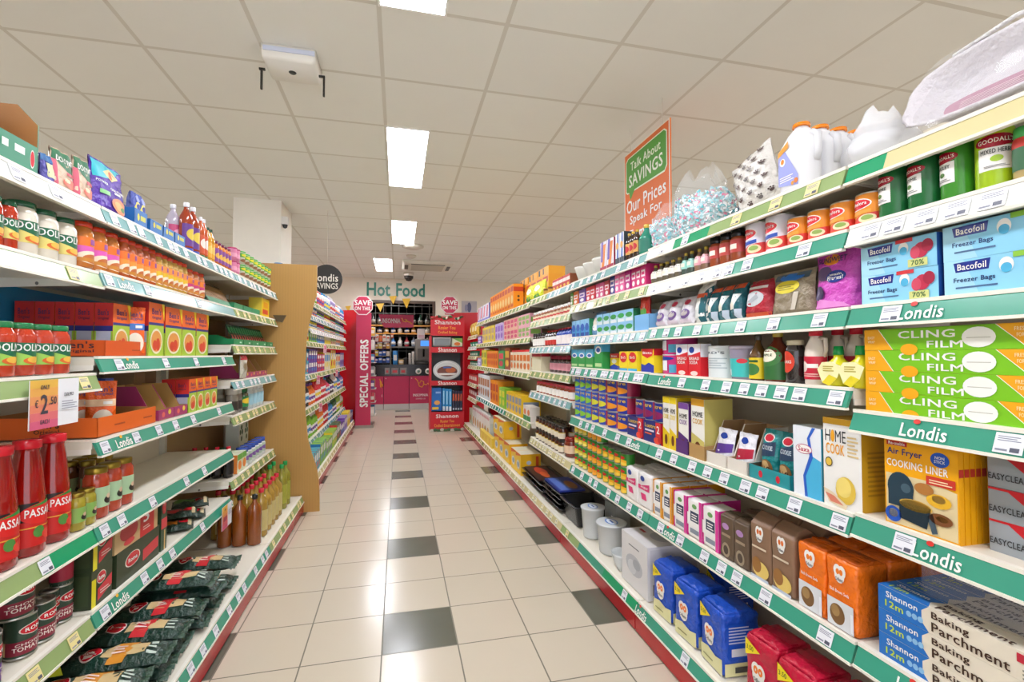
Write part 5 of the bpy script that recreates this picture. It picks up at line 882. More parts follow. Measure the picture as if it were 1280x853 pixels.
row('L', 1.603, 291, 324, 3, .075, lambda W, H: tray('display_tray', W, H, .2, '#2f8f62p', inner='#7a5a34p', front_h=.5, back_h=1.0), 'green display tray on the second shelf by the tan board', 'display tray')
row('L', 1.607, 292, 318, 5, .1, lambda W, H: carton('dark_packet', W, H, .08, '#6a1c24p'), 'maroon packet in shade behind the green trays', 'packet', back=.22)
one('L', 1.603, 326, 336, .14, gbox('yellow_box', '#efc81cp', [('r', .1, .15, .8, .4, '#d8402cp'), ('r', .2, .5, .8, .8, '#e8a01cp')], [('r', 0, 0, 1, 1, '#f0d84ap')]), 'bright yellow box standing by the tan board', 'yellow box')
# third shelf
row('L', 1.255, -28, 95, 5, -398, djar('#c03a1cj', '#1f7a46g', 2), 'round red pasta sauce jar with green lid', 'pasta sauce jar', gap=.97, sk=())
def bens(W, H, orange=1):
    c = '#ee6a24p'
    return carton('rice_box', W, H, .058, c, [('r', 0, 0, 1, .58, '#a8c83ap'), ('r', 0, .58, 1, .63, '#2a3080p'), ('t', "Ben's", .5, .84, .6, .12, '#4a2a68p'), ('t', 'Original', .5, .72, .6, .07, '#5a3a78p'), ('e', .5, .28, .4, .24, '#e8e0c0p'), ('e', .5, .28, .34, .2, '#e29a4ap'), ('e', .4, .2, .14, .1, '#d8482cp'), ('e', .6, .22, .13, .12, '#d8482cp'), ('p', [(.8, 1), (1, 1), (1, .66)], '#f2d01cp')],
        [('r', 0, 0, 1, 1, '#cf2f2cp'), ('r', 0, .0, 1, .46, '#b8b8c8p'), ('r', 0, 0, .1, .46, '#a8c83ap'), ('r', .9, 0, 1, .46, '#a8c83ap'), ('r', 0, .46, 1, .56, '#2a2a78p'), ('t', "Ben's", .48, .82, .6, .12, '#4a2a58p'), ('t', 'Original', .48, .7, .6, .07, '#5a2a4ap')])
Yb = 2.12
proto, D = bens(.115, .195); first = True
for i in range(5):
    r = proto if first else copy_tree(proto); first = False
    put(r, 'L', -1.035-i*.061, Yb, 1.311, D, .01); tag(r, 'orange rice box at the near end of third shelf, %s back from the aisle' % ORD[i], 'rice box', 'rice boxes near end of third shelf')
row('L', 1.307, 206, 260, 3, -383, bens, 'orange and lime rice box facing the aisle', 'rice box', deep=2)
one('L', 1.307, 185, 204, -377, bens, 'orange and lime rice box beside the leaning rice pouch', 'rice box')
def rp(W, H, band='#3f78c8p'): return pouch('rice_pouch', W, H, .035, '#ef641ec', [('r', 0, .5, 1, .64, band), ('t', "Ben's", .6, .84, .6, .11, '#4a2a68p'), ('t', 'Original', .6, .74, .6, .07, '#5a3a78p'), ('e', .6, .22, .36, .22, '#efe4d0p'), ('e', .6, .12, .2, .1, '#d86a3ap'), ('r', .6, .54, .9, .6, WH)])
r, D = rp(.078, .185); put(r, 'L', -1.0, 2.13, 1.307+.012, D, .0); r.location.x = -1.035; r.location.y = 2.2; r.rotation_euler = (0, 0, radians(30)); tag(r, 'orange rice pouch with blue band standing before the near rice boxes', 'rice pouch')
one('L', 1.307, 128, 184, .06, lambda W, H: tray('shelf_tray', W, H, .33, '#d8581cp', inner='#8a6a4ap', front_h=.95, back_h=1.0, sloped=False, dec=[('l', .62, .35, .88, .5, 1, '#a8401cp')], side=[('t', "Ben's", .75, .68, .3, .4, '#4a2a30p'), ('t', 'Original', .75, .3, .3, .22, '#4a2a30p')]), 'low orange cardboard tray under the near rice boxes', 'shelf tray')
# third level, bay by board: green packs
row('L', 1.376, 292, 341, 5, .06, lambda W, H: tray('display_tray', W, H, .2, '#1f8a54p', inner='#7a5a34p', front_h=.6, back_h=1.0, dec=[('r', .6, .2, .8, .35, '#cfe6d6p')]), 'green cardboard tray of slanted green packets', 'display tray')
row('L', 1.38, 293, 334, 15, .13, lambda W, H: pouch('seasoning_packet', W, H, .012, '#1f5a3cc', [('r', .1, .6, .9, .9, '#2f8a50p'), ('r', .2, .3, .8, .5, '#b8302cp')], 'stand', .4, nu=6, nv=6), 'slanted dark green seasoning packet', 'seasoning packet', X=-1.04)
# fourth shelf
def mag(W, H): return tray('display_box', W, H, .2, '#a83a6cp', inner='#c09a5cp', front_h=.3, back_h=1.0, dec=[('e', .3, .15, .1, .08, '#e2685ap'), ('e', .7, .2, .1, .08, '#e8c84ap')])
row('L', 1.026, 200, 236, 2, .15, mag, 'magenta display box open at front with brown inside', 'display box')
row('L', 1.153, 304, 334, 4, .125, mag, 'small magenta display box by the tan board', 'display box')
one('L', 1.158, 303, 311, .15, lambda W, H: pouch('packet', W, H, .03, '#c8c4b4c', [('r', 0, .8, 1, 1, '#c8283cp'), ('e', .5, .5, .3, .15, '#8a7a5ap')], 'pillow'), 'white packet with red top leaning in a magenta box', 'packet', X=-.985)
row('L', 1.026, 237, 272, 4, .165, bens, 'orange and lime rice box on the fourth shelf', 'rice box', deep=2)
row('L', 1.026, 124, 197, 1, .075, lambda W, H: tray('shelf_tray', W, H, .33, '#e2661cp', inner='#b98450p', front_h=.9, back_h=1.0, sloped=False, dec=[('l', .25, .38, .42, .55, 1, '#a8401cp'), ('l', .75, .38, .92, .55, 1, '#a8401cp')], side=[('t', "Ben's", .55, .68, .22, .4, '#4a2218p'), ('t', 'Original', .55, .3, .22, .25, '#4a2218p')]), 'long orange cardboard tray at the near end of fourth shelf', 'shelf tray')
for i, (X, Y, l) in enumerate(((-1.065, 2.06, 'front orange rice pouch with cream band in the long tray'), (-1.13, 2.07, 'rear orange rice pouch with cream band in the long tray'))):
    r, D = rp(.09, .185, '#efc9a0p'); r.location = (X, Y, 1.031); r.rotation_euler = (0, 0, radians(20)); tag(r, l, 'rice pouch')
one('L', 1.031, 166, 176, .19, lambda W, H: carton('blue_carton', W, H, .1, '#2450b8p', [('r', .1, .2, .9, .7, '#e8d84ap')], [('r', .1, .1, .7, .6, '#5f82c8p')]), 'narrow blue and yellow carton behind the rice pouches', 'carton', back=.09)
row('L', 1.026, 168, 196, 2, .24, lambda W, H: carton('brown_carton', W, H, .12, '#8f7350p'), 'plain brown cardboard box at the back of fourth shelf', 'cardboard box', X=-1.2)
one('L', .933, 277, 284, .15, rj('spice', '#c9c6bap', '#d4d2c6g', [('r', 0, .2, 1, .6, '#a8a498p')], 'salt_grinder'), 'nearest grey spice grinder by the tan board', 'spice grinder', X=-1.13, W=.06)
row('L', .933, 296, 306, 2, .16, rj('spice', '#8a8478j', '#c9c6bcg', [('r', 0, .15, 1, .5, '#3a3430p')], 'spice_grinder'), 'spice grinder with pale cap', 'spice grinder')
one('L', .933, 307, 315, .16, rj('spice', '#2c4a34j', '#1c6a3cg', [('r', 0, .15, 1, .6, '#2f8a4ap'), ('e', .5, .4, .3, .12, '#e8c83ap')], 'spice_jar'), 'green seasoning jar with green lid', 'seasoning jar')
row('L', .933, 315, 332, 4, .17, rj('spice', '#c4cfd0j', '#e0e4e4g', [('r', 0, .15, 1, .6, '#9ac4d4p')], 'salt_jar'), 'pale salt jar with white cap', 'salt jar')
# passata shelf
def passata(W, H): return vessel('passata_bottle', 'passata', W, H, '#930f0aj', '#d8182cg', [('r', -.4, .08, 1.2, .46, '#c81e1cp'), ('r', -.4, .3, .5, .46, '#1a1410p'), ('e', .6, .36, .42, .09, '#d8201cp'), ('t', 'PASSATA', .58, .37, .62, .07, WH), ('p', [(.3, .42), (.9, .49), (1.1, .46), (.9, .44)], '#2f8a3ap'), ('r', -.2, .24, 1.2, .25, '#e8a83cp'), ('e', .5, .2, .1, .05, '#4f8a3cp'), ('e', .85, .17, .3, .06, '#e23a2cp')], n=30, rot=-.35)
row('L', .738, -38, 104, 4, -572, passata, 'tall red passata bottle with red lid', 'passata bottle', gap=.85)
def tj(body, lab, lid='#9a8434m'): return lambda W, H: vessel('sauce_jar', 'jar', W, H, body, lid, [('r', -.1, .22, 1.15, .62, lab), ('e', .5, .35, .15, .08, '#2a2420p'), ('e', .5, .42, .08, .05, '#d8b89ap'), ('l', .7, .3, .95, .58, 3, '#4a5a4ap')], n=22)
row('L', .738, 104, 130, 2, .12, tj('#a3962cj', '#86b058p'), 'small green pesto jar with gold lid', 'pesto jar')
row('L', .738, 131, 176, 3, .175, tj('#b03a1cj', '#a9c8a0p'), 'tomato sauce jar with gold lid and sage label', 'tomato sauce jar')
row('L', .738, 118, 150, 3, .165, tj('#6a3a1cj', '#8a9a6cp'), 'dark sauce jar with gold lid in the row behind', 'sauce jar', X=-1.14, deep=2)
# cans shelf
def roma(W, H, tb='#8a1c34p', txt='CHOPPED'): return canv('tomato_tin', W, H, '#27402fp', [('r', -.1, .1, 1.15, .42, tb), ('r', -.1, .1, -.02, .42, '#e0c08ap'), ('e', .62, .66, .36, .13, '#f0e2dap'), ('e', .62, .66, .33, .115, '#c81c2cg'), ('t', 'ROMA', .62, .66, .48, .09, WH), ('t', txt, .55, .34, .7, .06, '#f0e2dap'), ('t', 'TOMATOES', .55, .24, .8, .1, '#f0e2dap')], rot=-.35)
one('L', .45, 6, 10, .14, lambda W, H: roma(W, H, '#6a2a90p', 'CHOPPED'), 'large purple banded tomato tin at bottom left corner', 'tomato tin', X=-1.0, W=.11)
row('L', .45, 42, 86, 2, .118, roma, 'dark green tomato tin with maroon band', 'tomato tin', X=-1.02)
row('L', .45, 88, 101, 1, .118, roma, 'dark green tomato tin next to the multipacks', 'tomato tin', X=-1.02, back=.03)
row('L', .45, 52, 102, 3, .118, roma, 'dark green tomato tin in the back row', 'tomato tin', X=-1.02, back=.12, stack=2)
one('L', .5685, 34, 62, .118, roma, 'dark green tomato tin stacked on the front tins', 'tomato tin', X=-1.02)
one('L', .45, 103, 118, .12, roma, 'tomato tin pressed against the nearest multipack', 'tomato tin', back=.03)
one('L', .571, 103, 118, .1, lambda W, H: canv('tuna_tin', W, H, '#a81c3cp', [('r', -.2, .0, 1.2, .12, '#27402fp')]), 'wide crimson tin stacked beside the nearest multipack', 'tin', back=.03)
def mp(W, H): return carton('tomato_tin_multipack', W, H, .08, '#2e3c24p', [('p', [(.3, .1), (.98, .3), (.98, .62), (.3, .42)], '#d0303cp'), ('e', .46, .7, .22, .17, '#e6d6ccp'), ('e', .46, .7, .2, .15, '#c81c2cg'), ('t', 'Roma', .46, .7, .28, .12, WH), ('r', 0, 0, .2, .75, '#e2d81cp'), ('l', .4, .26, .9, .4, 2, '#efc8c4p')], [('r', .1, .1, .9, .9, '#39482cp')])
row('L', .45, 121, 147, 1, .13, mp, 'dark green four tin multipack with yellow strip', 'tin multipack', stack=2)
def mp3(W, H): return carton('tomato_tin_multipack', W, H, .14, '#2e3c24p', [('p', [(.58, .2), (.97, .3), (.97, .66), (.58, .56)], '#d0303cp'), ('e', .34, .55, .17, .22, '#e6d6ccp'), ('e', .34, .55, .15, .2, '#c81c2cg'), ('t', 'Roma', .34, .55, .2, .13, WH)])
one('L', .45, 150, 205, .125, mp3, 'long dark green multipack in the lower tier', 'tin multipack')
one('L', .576, 148, 202, .12, lambda W, H: carton('tomato_tin_multipack', W, H, .14, '#c8a878p', [('e', .3, .5, .2, .3, '#b02c34p'), ('r', .55, .0, .9, 1, '#c81e24p'), ('t', '3', .7, .65, .14, .42, WH), ('l', .62, .2, .8, .36, 2, '#efc8c4p'), ('e', .3, .16, .12, .1, '#d0303cp')]), 'beige multipack with big white three on red', 'tin multipack')
one('L', .45, 206, 213, .25, lambda W, H: carton('pasta_box', W, H, .14, '#2e4a30p', [('e', .5, .75, .36, .12, '#c81c2cg'), ('r', 0, .38, 1, .56, '#d0303cp'), ('r', .5, 0, .7, .35, '#d8b878p')]), 'tall narrow dark green pasta box at multipack end', 'pasta box')
# lying pasta packs
DG = '#1b3b30f'
def pasta(L, Wd, T, tagc='#d02c34p', seed=0, tan_=1):
    return pillow('pasta_bag', L, Wd, T, DG, [('r', .38, .25, .8, .72, '#d8bd8ap'), ('p', [(.46, .05), (.62, .05), (.68, .95), (.52, .95)], tagc), ('e', .26, .5, .1, .3, '#efdcd4p'), ('e', .26, .5, .09, .27, '#c81c2cg'), ('t', 'Roma', .26, .5, .12, .2, WH), ('l', .47, .35, .6, .7, 3, '#f2d8d0p'), ('l', .82, .2, .92, .8, 4, '#b8c8bcp')][0 if tan_ else 1:], seed, ends='#35503fc')[0]
k = 0
for Y, z, X, tc, rz in ((1.36, .15, -.96, '#d8902cp', 8), (1.52, .15, -.97, '#d8902cp', 12), (1.68, .15, -.95, '#d02c34p', 5), (1.84, .15, -.96, '#d02c34p', 10), (2.0, .15, -.96, '#d02c34p', 6), (2.16, .15, -.97, '#d02c34p', 4), (2.32, .15, -.95, '#d02c34p', 8), (2.49, .15, -.96, '#d02c34p', 5), (2.68, .15, -.96, '#d02c34p', 3),
                         (1.5, .216, -.965, '#d8902cp', 9), (1.66, .216, -.965, '#d02c34p', 10), (1.82, .216, -.965, '#d8902cp', 7), (1.98, .216, -.96, '#d8902cp', 6), (2.14, .216, -.965, '#d02c34p', 4), (2.3, .216, -.965, '#d02c34p', 6), (2.47, .216, -.95, '#d02c34p', 2),
                         (2.42, .282, -.96, '#d02c34p', 5), (2.76, .216, -.97, '#d02c34p', 3)):
    r = pasta(.305, .15, .054, tc, k, 1); r.location = (X, Y, z); r.rotation_euler = (0, radians(2), radians(rz))
    tag(r, 'dark green pasta bag with %s tag, %s from near end of %s layer' % ('orange' if '902' in tc else 'red', ORD[[0, 1, 2, 3, 4, 5, 6, 7, 8, 0, 1, 2, 3, 4, 5, 6, 0, 1][k]], ['bottom', 'middle', 'top'][0 if k < 9 else 1 if k < 16 else 2]), 'pasta bag', 'pasta bags on the left base shelf'); k += 1
for Y, z in ((1.5, .15), (1.7, .15), (1.95, .15), (1.6, .222), (1.95, .222), (2.25, .15), (2.25, .222)):
    r = pasta(.2, .15, .06, '#b0242cp', k+3); r.location = (-1.225, Y, z); tag(r, 'dark green pasta bag deep in shade under the tins, number of row %s' % ORD[k-18], 'pasta bag', 'pasta bags on the left base shelf'); r['label'] = 'dark green pasta bag in the shaded rear row, %s from near end' % ORD[k-18]; k += 1
for i, (x, y, z) in enumerate(((-1.08, 1.87, .28), (-1.08, 2.38, .345))):
    b = MB(); b.prism([(-.03, 0), (.03, 0), (.012, .045), (-.01, .05)], lambda a, c, h: (a, h, c), 0, .002, '#d8e21cp'); o = b.build('flash_sticker'); o.location = (x, y, z-.01); o.rotation_euler = (radians(-15), 0, .1); o.scale = (.8, .8, .8); tag(o, '%s lime yellow flash card tucked between pasta bags' % ('nearer' if i == 0 else 'farther'), 'flash card')
# lasagne style packs on the shelf z=.448
for i, (Y, z, X, c) in enumerate(((2.68, .452, -1.07, '#d8802cp'), (2.86, .452, -1.08, '#d8802cp'), (2.75, .49, -1.08, '#d02c34p'), (2.93, .49, -1.09, '#5a8a3ap'), (2.66, .452, -1.25, '#d02c34p'), (2.86, .452, -1.26, '#d8802cp'))):
    r = pillow('spaghetti_pack', .165, .15, .034, '#22382cf', [('r', .05, .3, .6, .7, c), ('e', .75, .5, .12, .2, '#c81c2cg'), ('r', .86, .1, .95, .9, '#cbb890p')], i+40)[0]; r.location = (X, Y, z); r.rotation_euler = (0, 0, radians(20)); tag(r, 'flat dark pasta packet with %s patch, %s in the loose pile' % ({'#d8802cp': 'orange', '#d02c34p': 'red'}.get(c, 'green'), ORD[i]), 'pasta packet', 'flat pasta packets beyond the multipacks')
# z .54 bay by board
row('L', .543, 292, 296, 1, .19, rj('oil', '#1c1814j', '#c81e34g', [('r', 0, .1, 1, .5, '#14110ep')], 'vinegar_bottle'), 'dark bottle with red cap behind the shelf edge', 'vinegar bottle', X=-1.01, deep=4, W=.06)
row('L', .543, 299, 310, 2, .12, gbox('tea_carton', '#dfe6c8p', [('e', .5, .4, .36, .25, '#ef8a2cp'), ('r', 0, .7, 1, 1, '#6ab04ap')], [('r', 0, 0, 1, 1, '#e8893ap')]), 'small orange and green carton by the tan board', 'carton')
row('L', .543, 310, 335, 6, .13, rj('spice', '#e2e8e4p', '#3a56a8g', [('r', 0, .2, 1, .7, '#b8d0b8p'), ('e', .5, .45, .3, .12, '#7a56a0p')], 'flavour_bottle'), 'small white bottle with blue cap by the tan board', 'small bottle')
row('L', .543, 300, 309, 2, .15, rj('spice', '#e2e8e4p', '#1f7a4ag', [('r', 0, .2, 1, .7, '#9ac89ap')], 'flavour_bottle'), 'small white bottle with green cap by the tan board', 'small bottle', back=.08)
row('L', .543, 300, 312, 2, .25, gbox('patterned_carton', '#dfe8dep', [('e', .3, .7, .16, .08, '#1f5a3cp'), ('e', .7, .7, .16, .08, '#1f5a3cp'), ('e', .5, .85, .16, .08, '#1f5a3cp'), ('e', .5, .5, .16, .08, '#1f5a3cp')]), 'tall white carton with green diamond pattern', 'carton', X=-1.17)
# oil bottles on the base shelf
def oil(body, cap, capw=1, lab='#d8b83cp'): 
    def f(W, H):
        r, D = vessel('oil_bottle', 'square', W, H, body, cap, [('r', .0, .12, 1, .55, lab)] if lab else [], n=16); return r, D
    return f
row('L', .147, 328, 332, 1, .3, oil('#8a4510j', '#1c1a18g', lab=''), 'amber oil bottle with black cap in front', 'oil bottle', X=-.82, deep=3, W=.08)
row('L', .147, 335, 357, 5, .3, oil('#a88430j', '#d8283cg', lab='#c9b878p'), 'golden cooking oil bottle with red cap', 'oil bottle', X=-.82, deep=4, W=.08)
row('L', .147, 359, 367, 2, .33, oil('#8f8a2cj', '#1f9a4ag', lab='#a8a83cp'), 'green capped cooking oil bottle by the tan board', 'oil bottle', X=-.82, deep=3, W=.08)
# hanging price cards
def card(name, Wd, Ht, parts):
    b = MB(); b.box(-Wd/2, -.001, -Ht, Wd/2, .001, 0, '#eceef2p'); b.decal(lambda u, v, o=0: ((u-.5)*Wd, -.001-o, (v-1)*Ht), parts, .0005, .0003); return b.build('hanging_'+name)
gr = [('r', 0, (5-i)/6, .54, (6-i)/6, c) for i, c in enumerate(('#e6b64ep', '#e8ab56p', '#e89a60p', '#e5866ap', '#de7076p', '#d65e80p'))]
o = card('price_card', .185, .135, gr+[('t', 'ONLY', .27, .85, .17, .09, '#4a4550p'), ('t', '2', .26, .5, .14, .4, '#4a4550p'), ('t', '€', .11, .52, .06, .16, '#4a4550p'), ('t', '.50', .42, .56, .15, .16, '#4a4550p'), ('t', 'EACH', .27, .14, .17, .09, '#4a4550p'), ('t', 'DOLMIO', .75, .66, .2, .08, '#4a4a58p'), ('l', .6, .35, .94, .55, 4, '#a8a8b4p')])
p = atX(61, 470, -.975); o.location = (-.958, p.y, 1.243); o.rotation_euler = (radians(0), 0, pi/2-.05); tag(o, 'half orange half white price card reading 2.50 under the red sauce jars', 'price card')
o = card('price_card', .16, .13, gr+[('t', 'ONLY', .27, .85, .17, .09, '#7a3a50p'), ('l', .6, .5, .94, .75, 3, '#a8a8b4p'), ('r', .1, .35, .44, .55, '#b0485ap')]); p = atX(281, 640, -.975); o.location = (-.964, p.y, .443); o.rotation_euler = (0, 0, pi/2); tag(o, 'pink and white price card hanging near the amber oil bottles', 'price card')
# ================================================================== FAR LEFT RUN beyond the tan board
unit('L', 4.36, 9.0, -.93, -.77, .34, 'white shelving unit beyond the tan board on the left', h=1.95)
b = MB(); b.box(-1.27, 0, 0, -.97, .02, 2.0, '#dfe3e6p'); b.box(-.97, 0, 0, -.90, .02, .16, '#dfe3e6p'); o = b.build('shelving_end_board'); o.location = (0, 4.335, 0); tag(o, 'pale metal end panel just behind the tan board', 'end panel')
FB = [4.36, 5.5, 6.65, 7.8, 9.0]
FL_LV = [(1.9, 'olive'), (1.745, 'blue'), (1.6, 'white'), (1.45, 'olive'), (1.1, 'olive'), (.74, 'olive'), (.375, 'blue')]
for i in range(4):
    for z, st in FL_LV:
        if z == 1.6 and i == 0: continue
        shelf('L', z, FB[i], FB[i+1], 'metal shelf at %d centimetres in the %s bay behind the tan board' % (round(z*100), ORD[i]), ('blue' if (z == 1.1 and i == 0) else st), X=-.93, depth=.3, tags=6, brackets=False)
    shelf('L', .142, FB[i], FB[i+1], 'base shelf in the %s bay behind the tan board' % ORD[i], 'cream', X=-.77, depth=.46, tags=6, fh=.047, brackets=False, base=True)
def xat(Y, X):  # image x of a point on the shelf line, for rows given in metres
    v = CR.transposed() @ Vector((X, Y, 0)); return 640+F*v.x/-v.z
def fr(z, Y0, Y1, n, H, fn, ds, cat, **k): X = k.pop('X', -.953); return row('L', z, xat(Y0, X), xat(Y1, X), n, H, fn, ds, cat, X=X, **k)
P = {'w': '#e9e8e4p', 'o': '#e8742ap', 'g': '#7fb83ap', 'y': '#ecd23ap', 'b': '#2f86c0p', 'r': '#d02c34p', 'p': '#6a3f9ap', 'k': '#2c2a2ep', 't': '#38a8b8p', 'c': '#e3d9b8p', 'v': '#9a8ac8p', 'm': '#d84a6ap', 'd': '#2c6a3cp'}
PN = {'w': 'white', 'o': 'orange', 'g': 'light green', 'y': 'yellow', 'b': 'blue', 'r': 'red', 'p': 'purple', 'k': 'black', 't': 'turquoise', 'c': 'cream', 'v': 'lavender', 'm': 'pink', 'd': 'dark green'}
ROWS = [(1.905, 'wbgwwvwb', .24, 'pump', 'spray bottle', 3, 'top'), (1.75, 'gdwgrdgd', .1, 'spice', 'small jar', 4, 'second'), (1.605, 'ggyrddgr', .1, 'squat', 'small tub', 4, 'third'), (1.455, 'yygbycwy', .11, 'box', 'soap box', 4, 'fourth'),
        (1.105, 'btprcycv', .24, 'pack', 'wipes pack', 4, 'fifth'), (.745, 'trkorrmkwbv', .27, 'bottle', 'cleaner bottle', 3, 'sixth'), (.38, 'kgggorbdgw', .28, 'pump', 'detergent bottle', 4, 'seventh'), (.147, 'btgggdpvyb', .2, 'carton', 'washing powder carton', 4, 'base')]
for z, seq, H, kind, nm, per, lv in ROWS:
    L = 9.0-4.42; m = len(seq); w = L/m
    for i, ch in enumerate(seq):
        if lv == 'third' and i < 2: continue
        c = P[ch]; c2 = P['w' if ch not in 'wc' else 'bgor'[i % 4]]; c3 = P['yrbp'[i % 4]]
        if kind in ('box', 'pack', 'carton'): f = gbox(nm.replace(' ', '_'), c, [('r', .1, .5, .9, .85, c2), ('e', .5, .3, .3, .15, c3)], [('r', .1, .3, .9, .7, c2), ('r', .0, .85, 1, 1, c3)], D=.1)
        else:
            sh = kind; f = rj(sh, c[:7]+'g', (c3 if kind != 'pump' else c2)[:7]+'g', [('r', 0, .15, 1, .5, c2), ('e', .5, .32, .3, .08, c3)], nm.replace(' ', '_'))
        n = per if i < m/2 else max(2, per-1)
        n = max(n, int(w/(.12 if H < .15 else .16)))
        st = 2 if (kind == 'pack' and i < 4) else 1
        fr(z, 4.42+w*i+.01, 4.42+w*(i+1)-.01, n, H/st*(1+.12*((i*7) % 3-1)), f, '%s %s with %s print, %s block, %s shelf beyond board' % (PN[ch], nm, PN[[k for k in P if P[k] == c3][0]], ORD[i], lv), nm, group='%s %s items of the %s shelf, group %s' % (PN[ch], nm, lv, ORD[i]), stack=st, X=-.79 if lv == 'base' else -.953, gap=.86, W=None)
# make the labels of far goods tell colour groups of one shelf apart
for k, (Y, z) in enumerate(((6.4, 1.43), (7.6, 1.08), (5.9, 1.07), (6.1, .73), (7.9, .36))):
    b = MB(); b.box(-.03, -.001, -.1, .03, .001, 0, '#e7a8b0p'); b.decal(lambda u, v, o=0: ((u-.5)*.06, -.001-o, (v-1)*.1), [('r', .1, .5, .9, .9, '#c86a84p'), ('l', .1, .1, .9, .4, 2, '#9a8a94p')], .0006)
    o = b.build('hanging_price_flag'); o.location = (-.905, Y, z); o.rotation_euler = (0, 0, pi/2-.5); tag(o, 'small pink price flag, %s along shelves beyond tan board' % ORD[k], 'price flag', 'pink price flags beyond the tan board')
# round hanging sign
c0 = atY(408.6, 349.2, 5.6); R = (atY(428, 349, 5.6).x-c0.x)
b = MB(); b.prism([(c0.x+R*cos(t*pi/24), c0.z+R*sin(t*pi/24)) for t in range(48)], lambda a, c, h: (a, h, c), 5.6, 5.615, '#2a2622p')
b.decal(lambda u, v, o=0: (c0.x-R+u*2*R, 5.6-o, c0.z-R+v*2*R), [('t', 'Londis', .46, .55, .8, .26, '#e9e4d8p'), ('t', 'SAVINGS', .46, .27, .8, .2, '#e9e4d8p')], .001); 
b.tube([(c0.x, 5.607, c0.z+R), (c0.x, 5.607, CEIL)], .003, '#d8d4c8p', 6); o = b.build('round_sign'); tag(o, 'round black hanging sign with white writing above the far left shelves', 'hanging sign')
# orange hanging sign, parallel with the aisle
SX = 1.6; a0 = atX(838, 147, SX); a1 = atX(781, 192, SX); zt = a0.z; zb = 1.98
r = empty('hanging_sign', (SX, (a0.y+a1.y)/2, zb)); tag(r, 'orange hanging sign with green speech bubble above the right shelves', 'hanging sign')
Ls = a1.y-a0.y; Hs = zt-zb; b = MB(); b.box(-.004, -Ls/2, 0, .004, Ls/2, Hs, '#e9741ep')
M = lambda u, v, o=0: (-.004-o, (.5-u)*Ls, v*Hs)
b.decal(M, [('r', 0, 0, 1, 1, '#efe6d8p'), ('r', .02, .01, .98, .99, '#df6a20p'), ('p', [(.08, .62), (.9, .6), (.95, .64), (.95, .92), (.9, .95), (.1, .95), (.05, .92), (.05, .64)], '#e8efd8p'), ('p', [(.09, .63), (.9, .615), (.935, .65), (.935, .915), (.89, .94), (.11, .94), (.065, .915), (.065, .65)], '#4f9a30p'), ('p', [(.12, .64), (.28, .64), (.16, .55)], '#4f9a30p'),
          ('t', 'Talk About', .5, .85, .66, .08, '#e9f2dcp', .0), ('t', 'SAVINGS', .5, .72, .74, .11, '#f2f6e8p'), ('t', 'Our Prices', .5, .49, .86, .12, WH), ('t', 'Speak For', .5, .35, .7, .1, WH), ('t', 'Themselves', .5, .22, .8, .1, WH)], .001, .0005)
b.build('sign_board', r); b = MB()
for y in (-Ls*.35, Ls*.35): b.tube([(0, y, Hs), (0, y, CEIL-zb)], .002, '#d8d4c8p', 6)
b.build('cord', r)
# ceiling device with two black brackets
p = atZ(366, 74, CEIL); r = empty('ceiling_unit', (p.x, p.y, CEIL)); tag(r, 'white boxy ceiling unit with two black hanging arms', 'ceiling unit')
b = MB(); b.loft([(.24, .2, -.075, .012), (.26, .22, -.06, .012), (.27, .23, -.0, .012)], '#e8e5dcp', n=8); b.build('housing', r); MB().box(-.12, -.118, -.035, .13, -.11, -.012, '#cfd6e8p').build('lens_strip', r)
b = MB(); b.lathe([(0, -.08), (.014, -.08), (.02, -.075)], '#2b2a28p', 14); b.build('sensor', r)
for sx in (-1, 1):
    b = MB(); x = sx*.135; b.box(min(x, x+sx*.03), -.012, -.085, max(x, x+sx*.03), .0, -.075, '#26241fp'); b.box(x+sx*.022, -.012, -.19, x+sx*.022+.01, 0, -.075, '#26241fp'); b.build('arm', r)
# air conditioner cassette, camera dome, detectors
p = atZ(534, 331, CEIL); r = empty('air_conditioner', (p.x, p.y, CEIL)); tag(r, 'square ceiling air conditioner cassette near the far wall', 'air conditioner')
wAC = atZ(566, 331, CEIL).x-atZ(503, 331, CEIL).x
b = MB(); b.loft([(wAC*.9, .7, -.06, .03), (wAC, .8, -.03, .03), (wAC, .8, 0, .03)], '#ded8ccp', n=8); b.build('panel', r); b = MB(); b.box(-wAC*.32, -.22, -.066, wAC*.32, .3, -.06, '#b9b09fp'); b.build('grille', r)
for q in ((-.33, -.34, .33, -.28), (-.45, -.2, -.38, .2), (.38, -.2, .45, .2)): MB().box(q[0]*wAC, q[1], -.064, q[2]*wAC, q[3], -.059, '#3a342ap').build('louvre', r)
p = atZ(511, 341, CEIL); b = MB(); b.lathe([(0, -.17), (.05, -.16), (.085, -.11), (.09, -.07)], '#221f1cg', 18); d = MB(); d.lathe([(.09, -.07), (.1, -.07), (.1, 0), (0, 0)], '#d8d2c6p', 18)
r, _ = finish('camera_dome', [('dome', b), ('mount', d)]), 0; r.location = (p.x, p.y, CEIL); tag(r, 'black ceiling security camera dome below the air conditioner', 'security camera')
for (x, y, rr, l) in ((516, 307.5, .16, 'round white ceiling detector beyond the third light'), (514, 319.5, .08, 'small ceiling detector in front of the air conditioner')):
    p = atZ(x, y, CEIL); b = MB(); b.lathe([(0, -.05), (rr*.6, -.045), (rr, -.02), (rr, 0), (0, 0)], '#cdc6b8p', 20); o = b.build('smoke_detector'); o.location = (p.x, p.y, CEIL); tag(o, l, 'smoke detector')
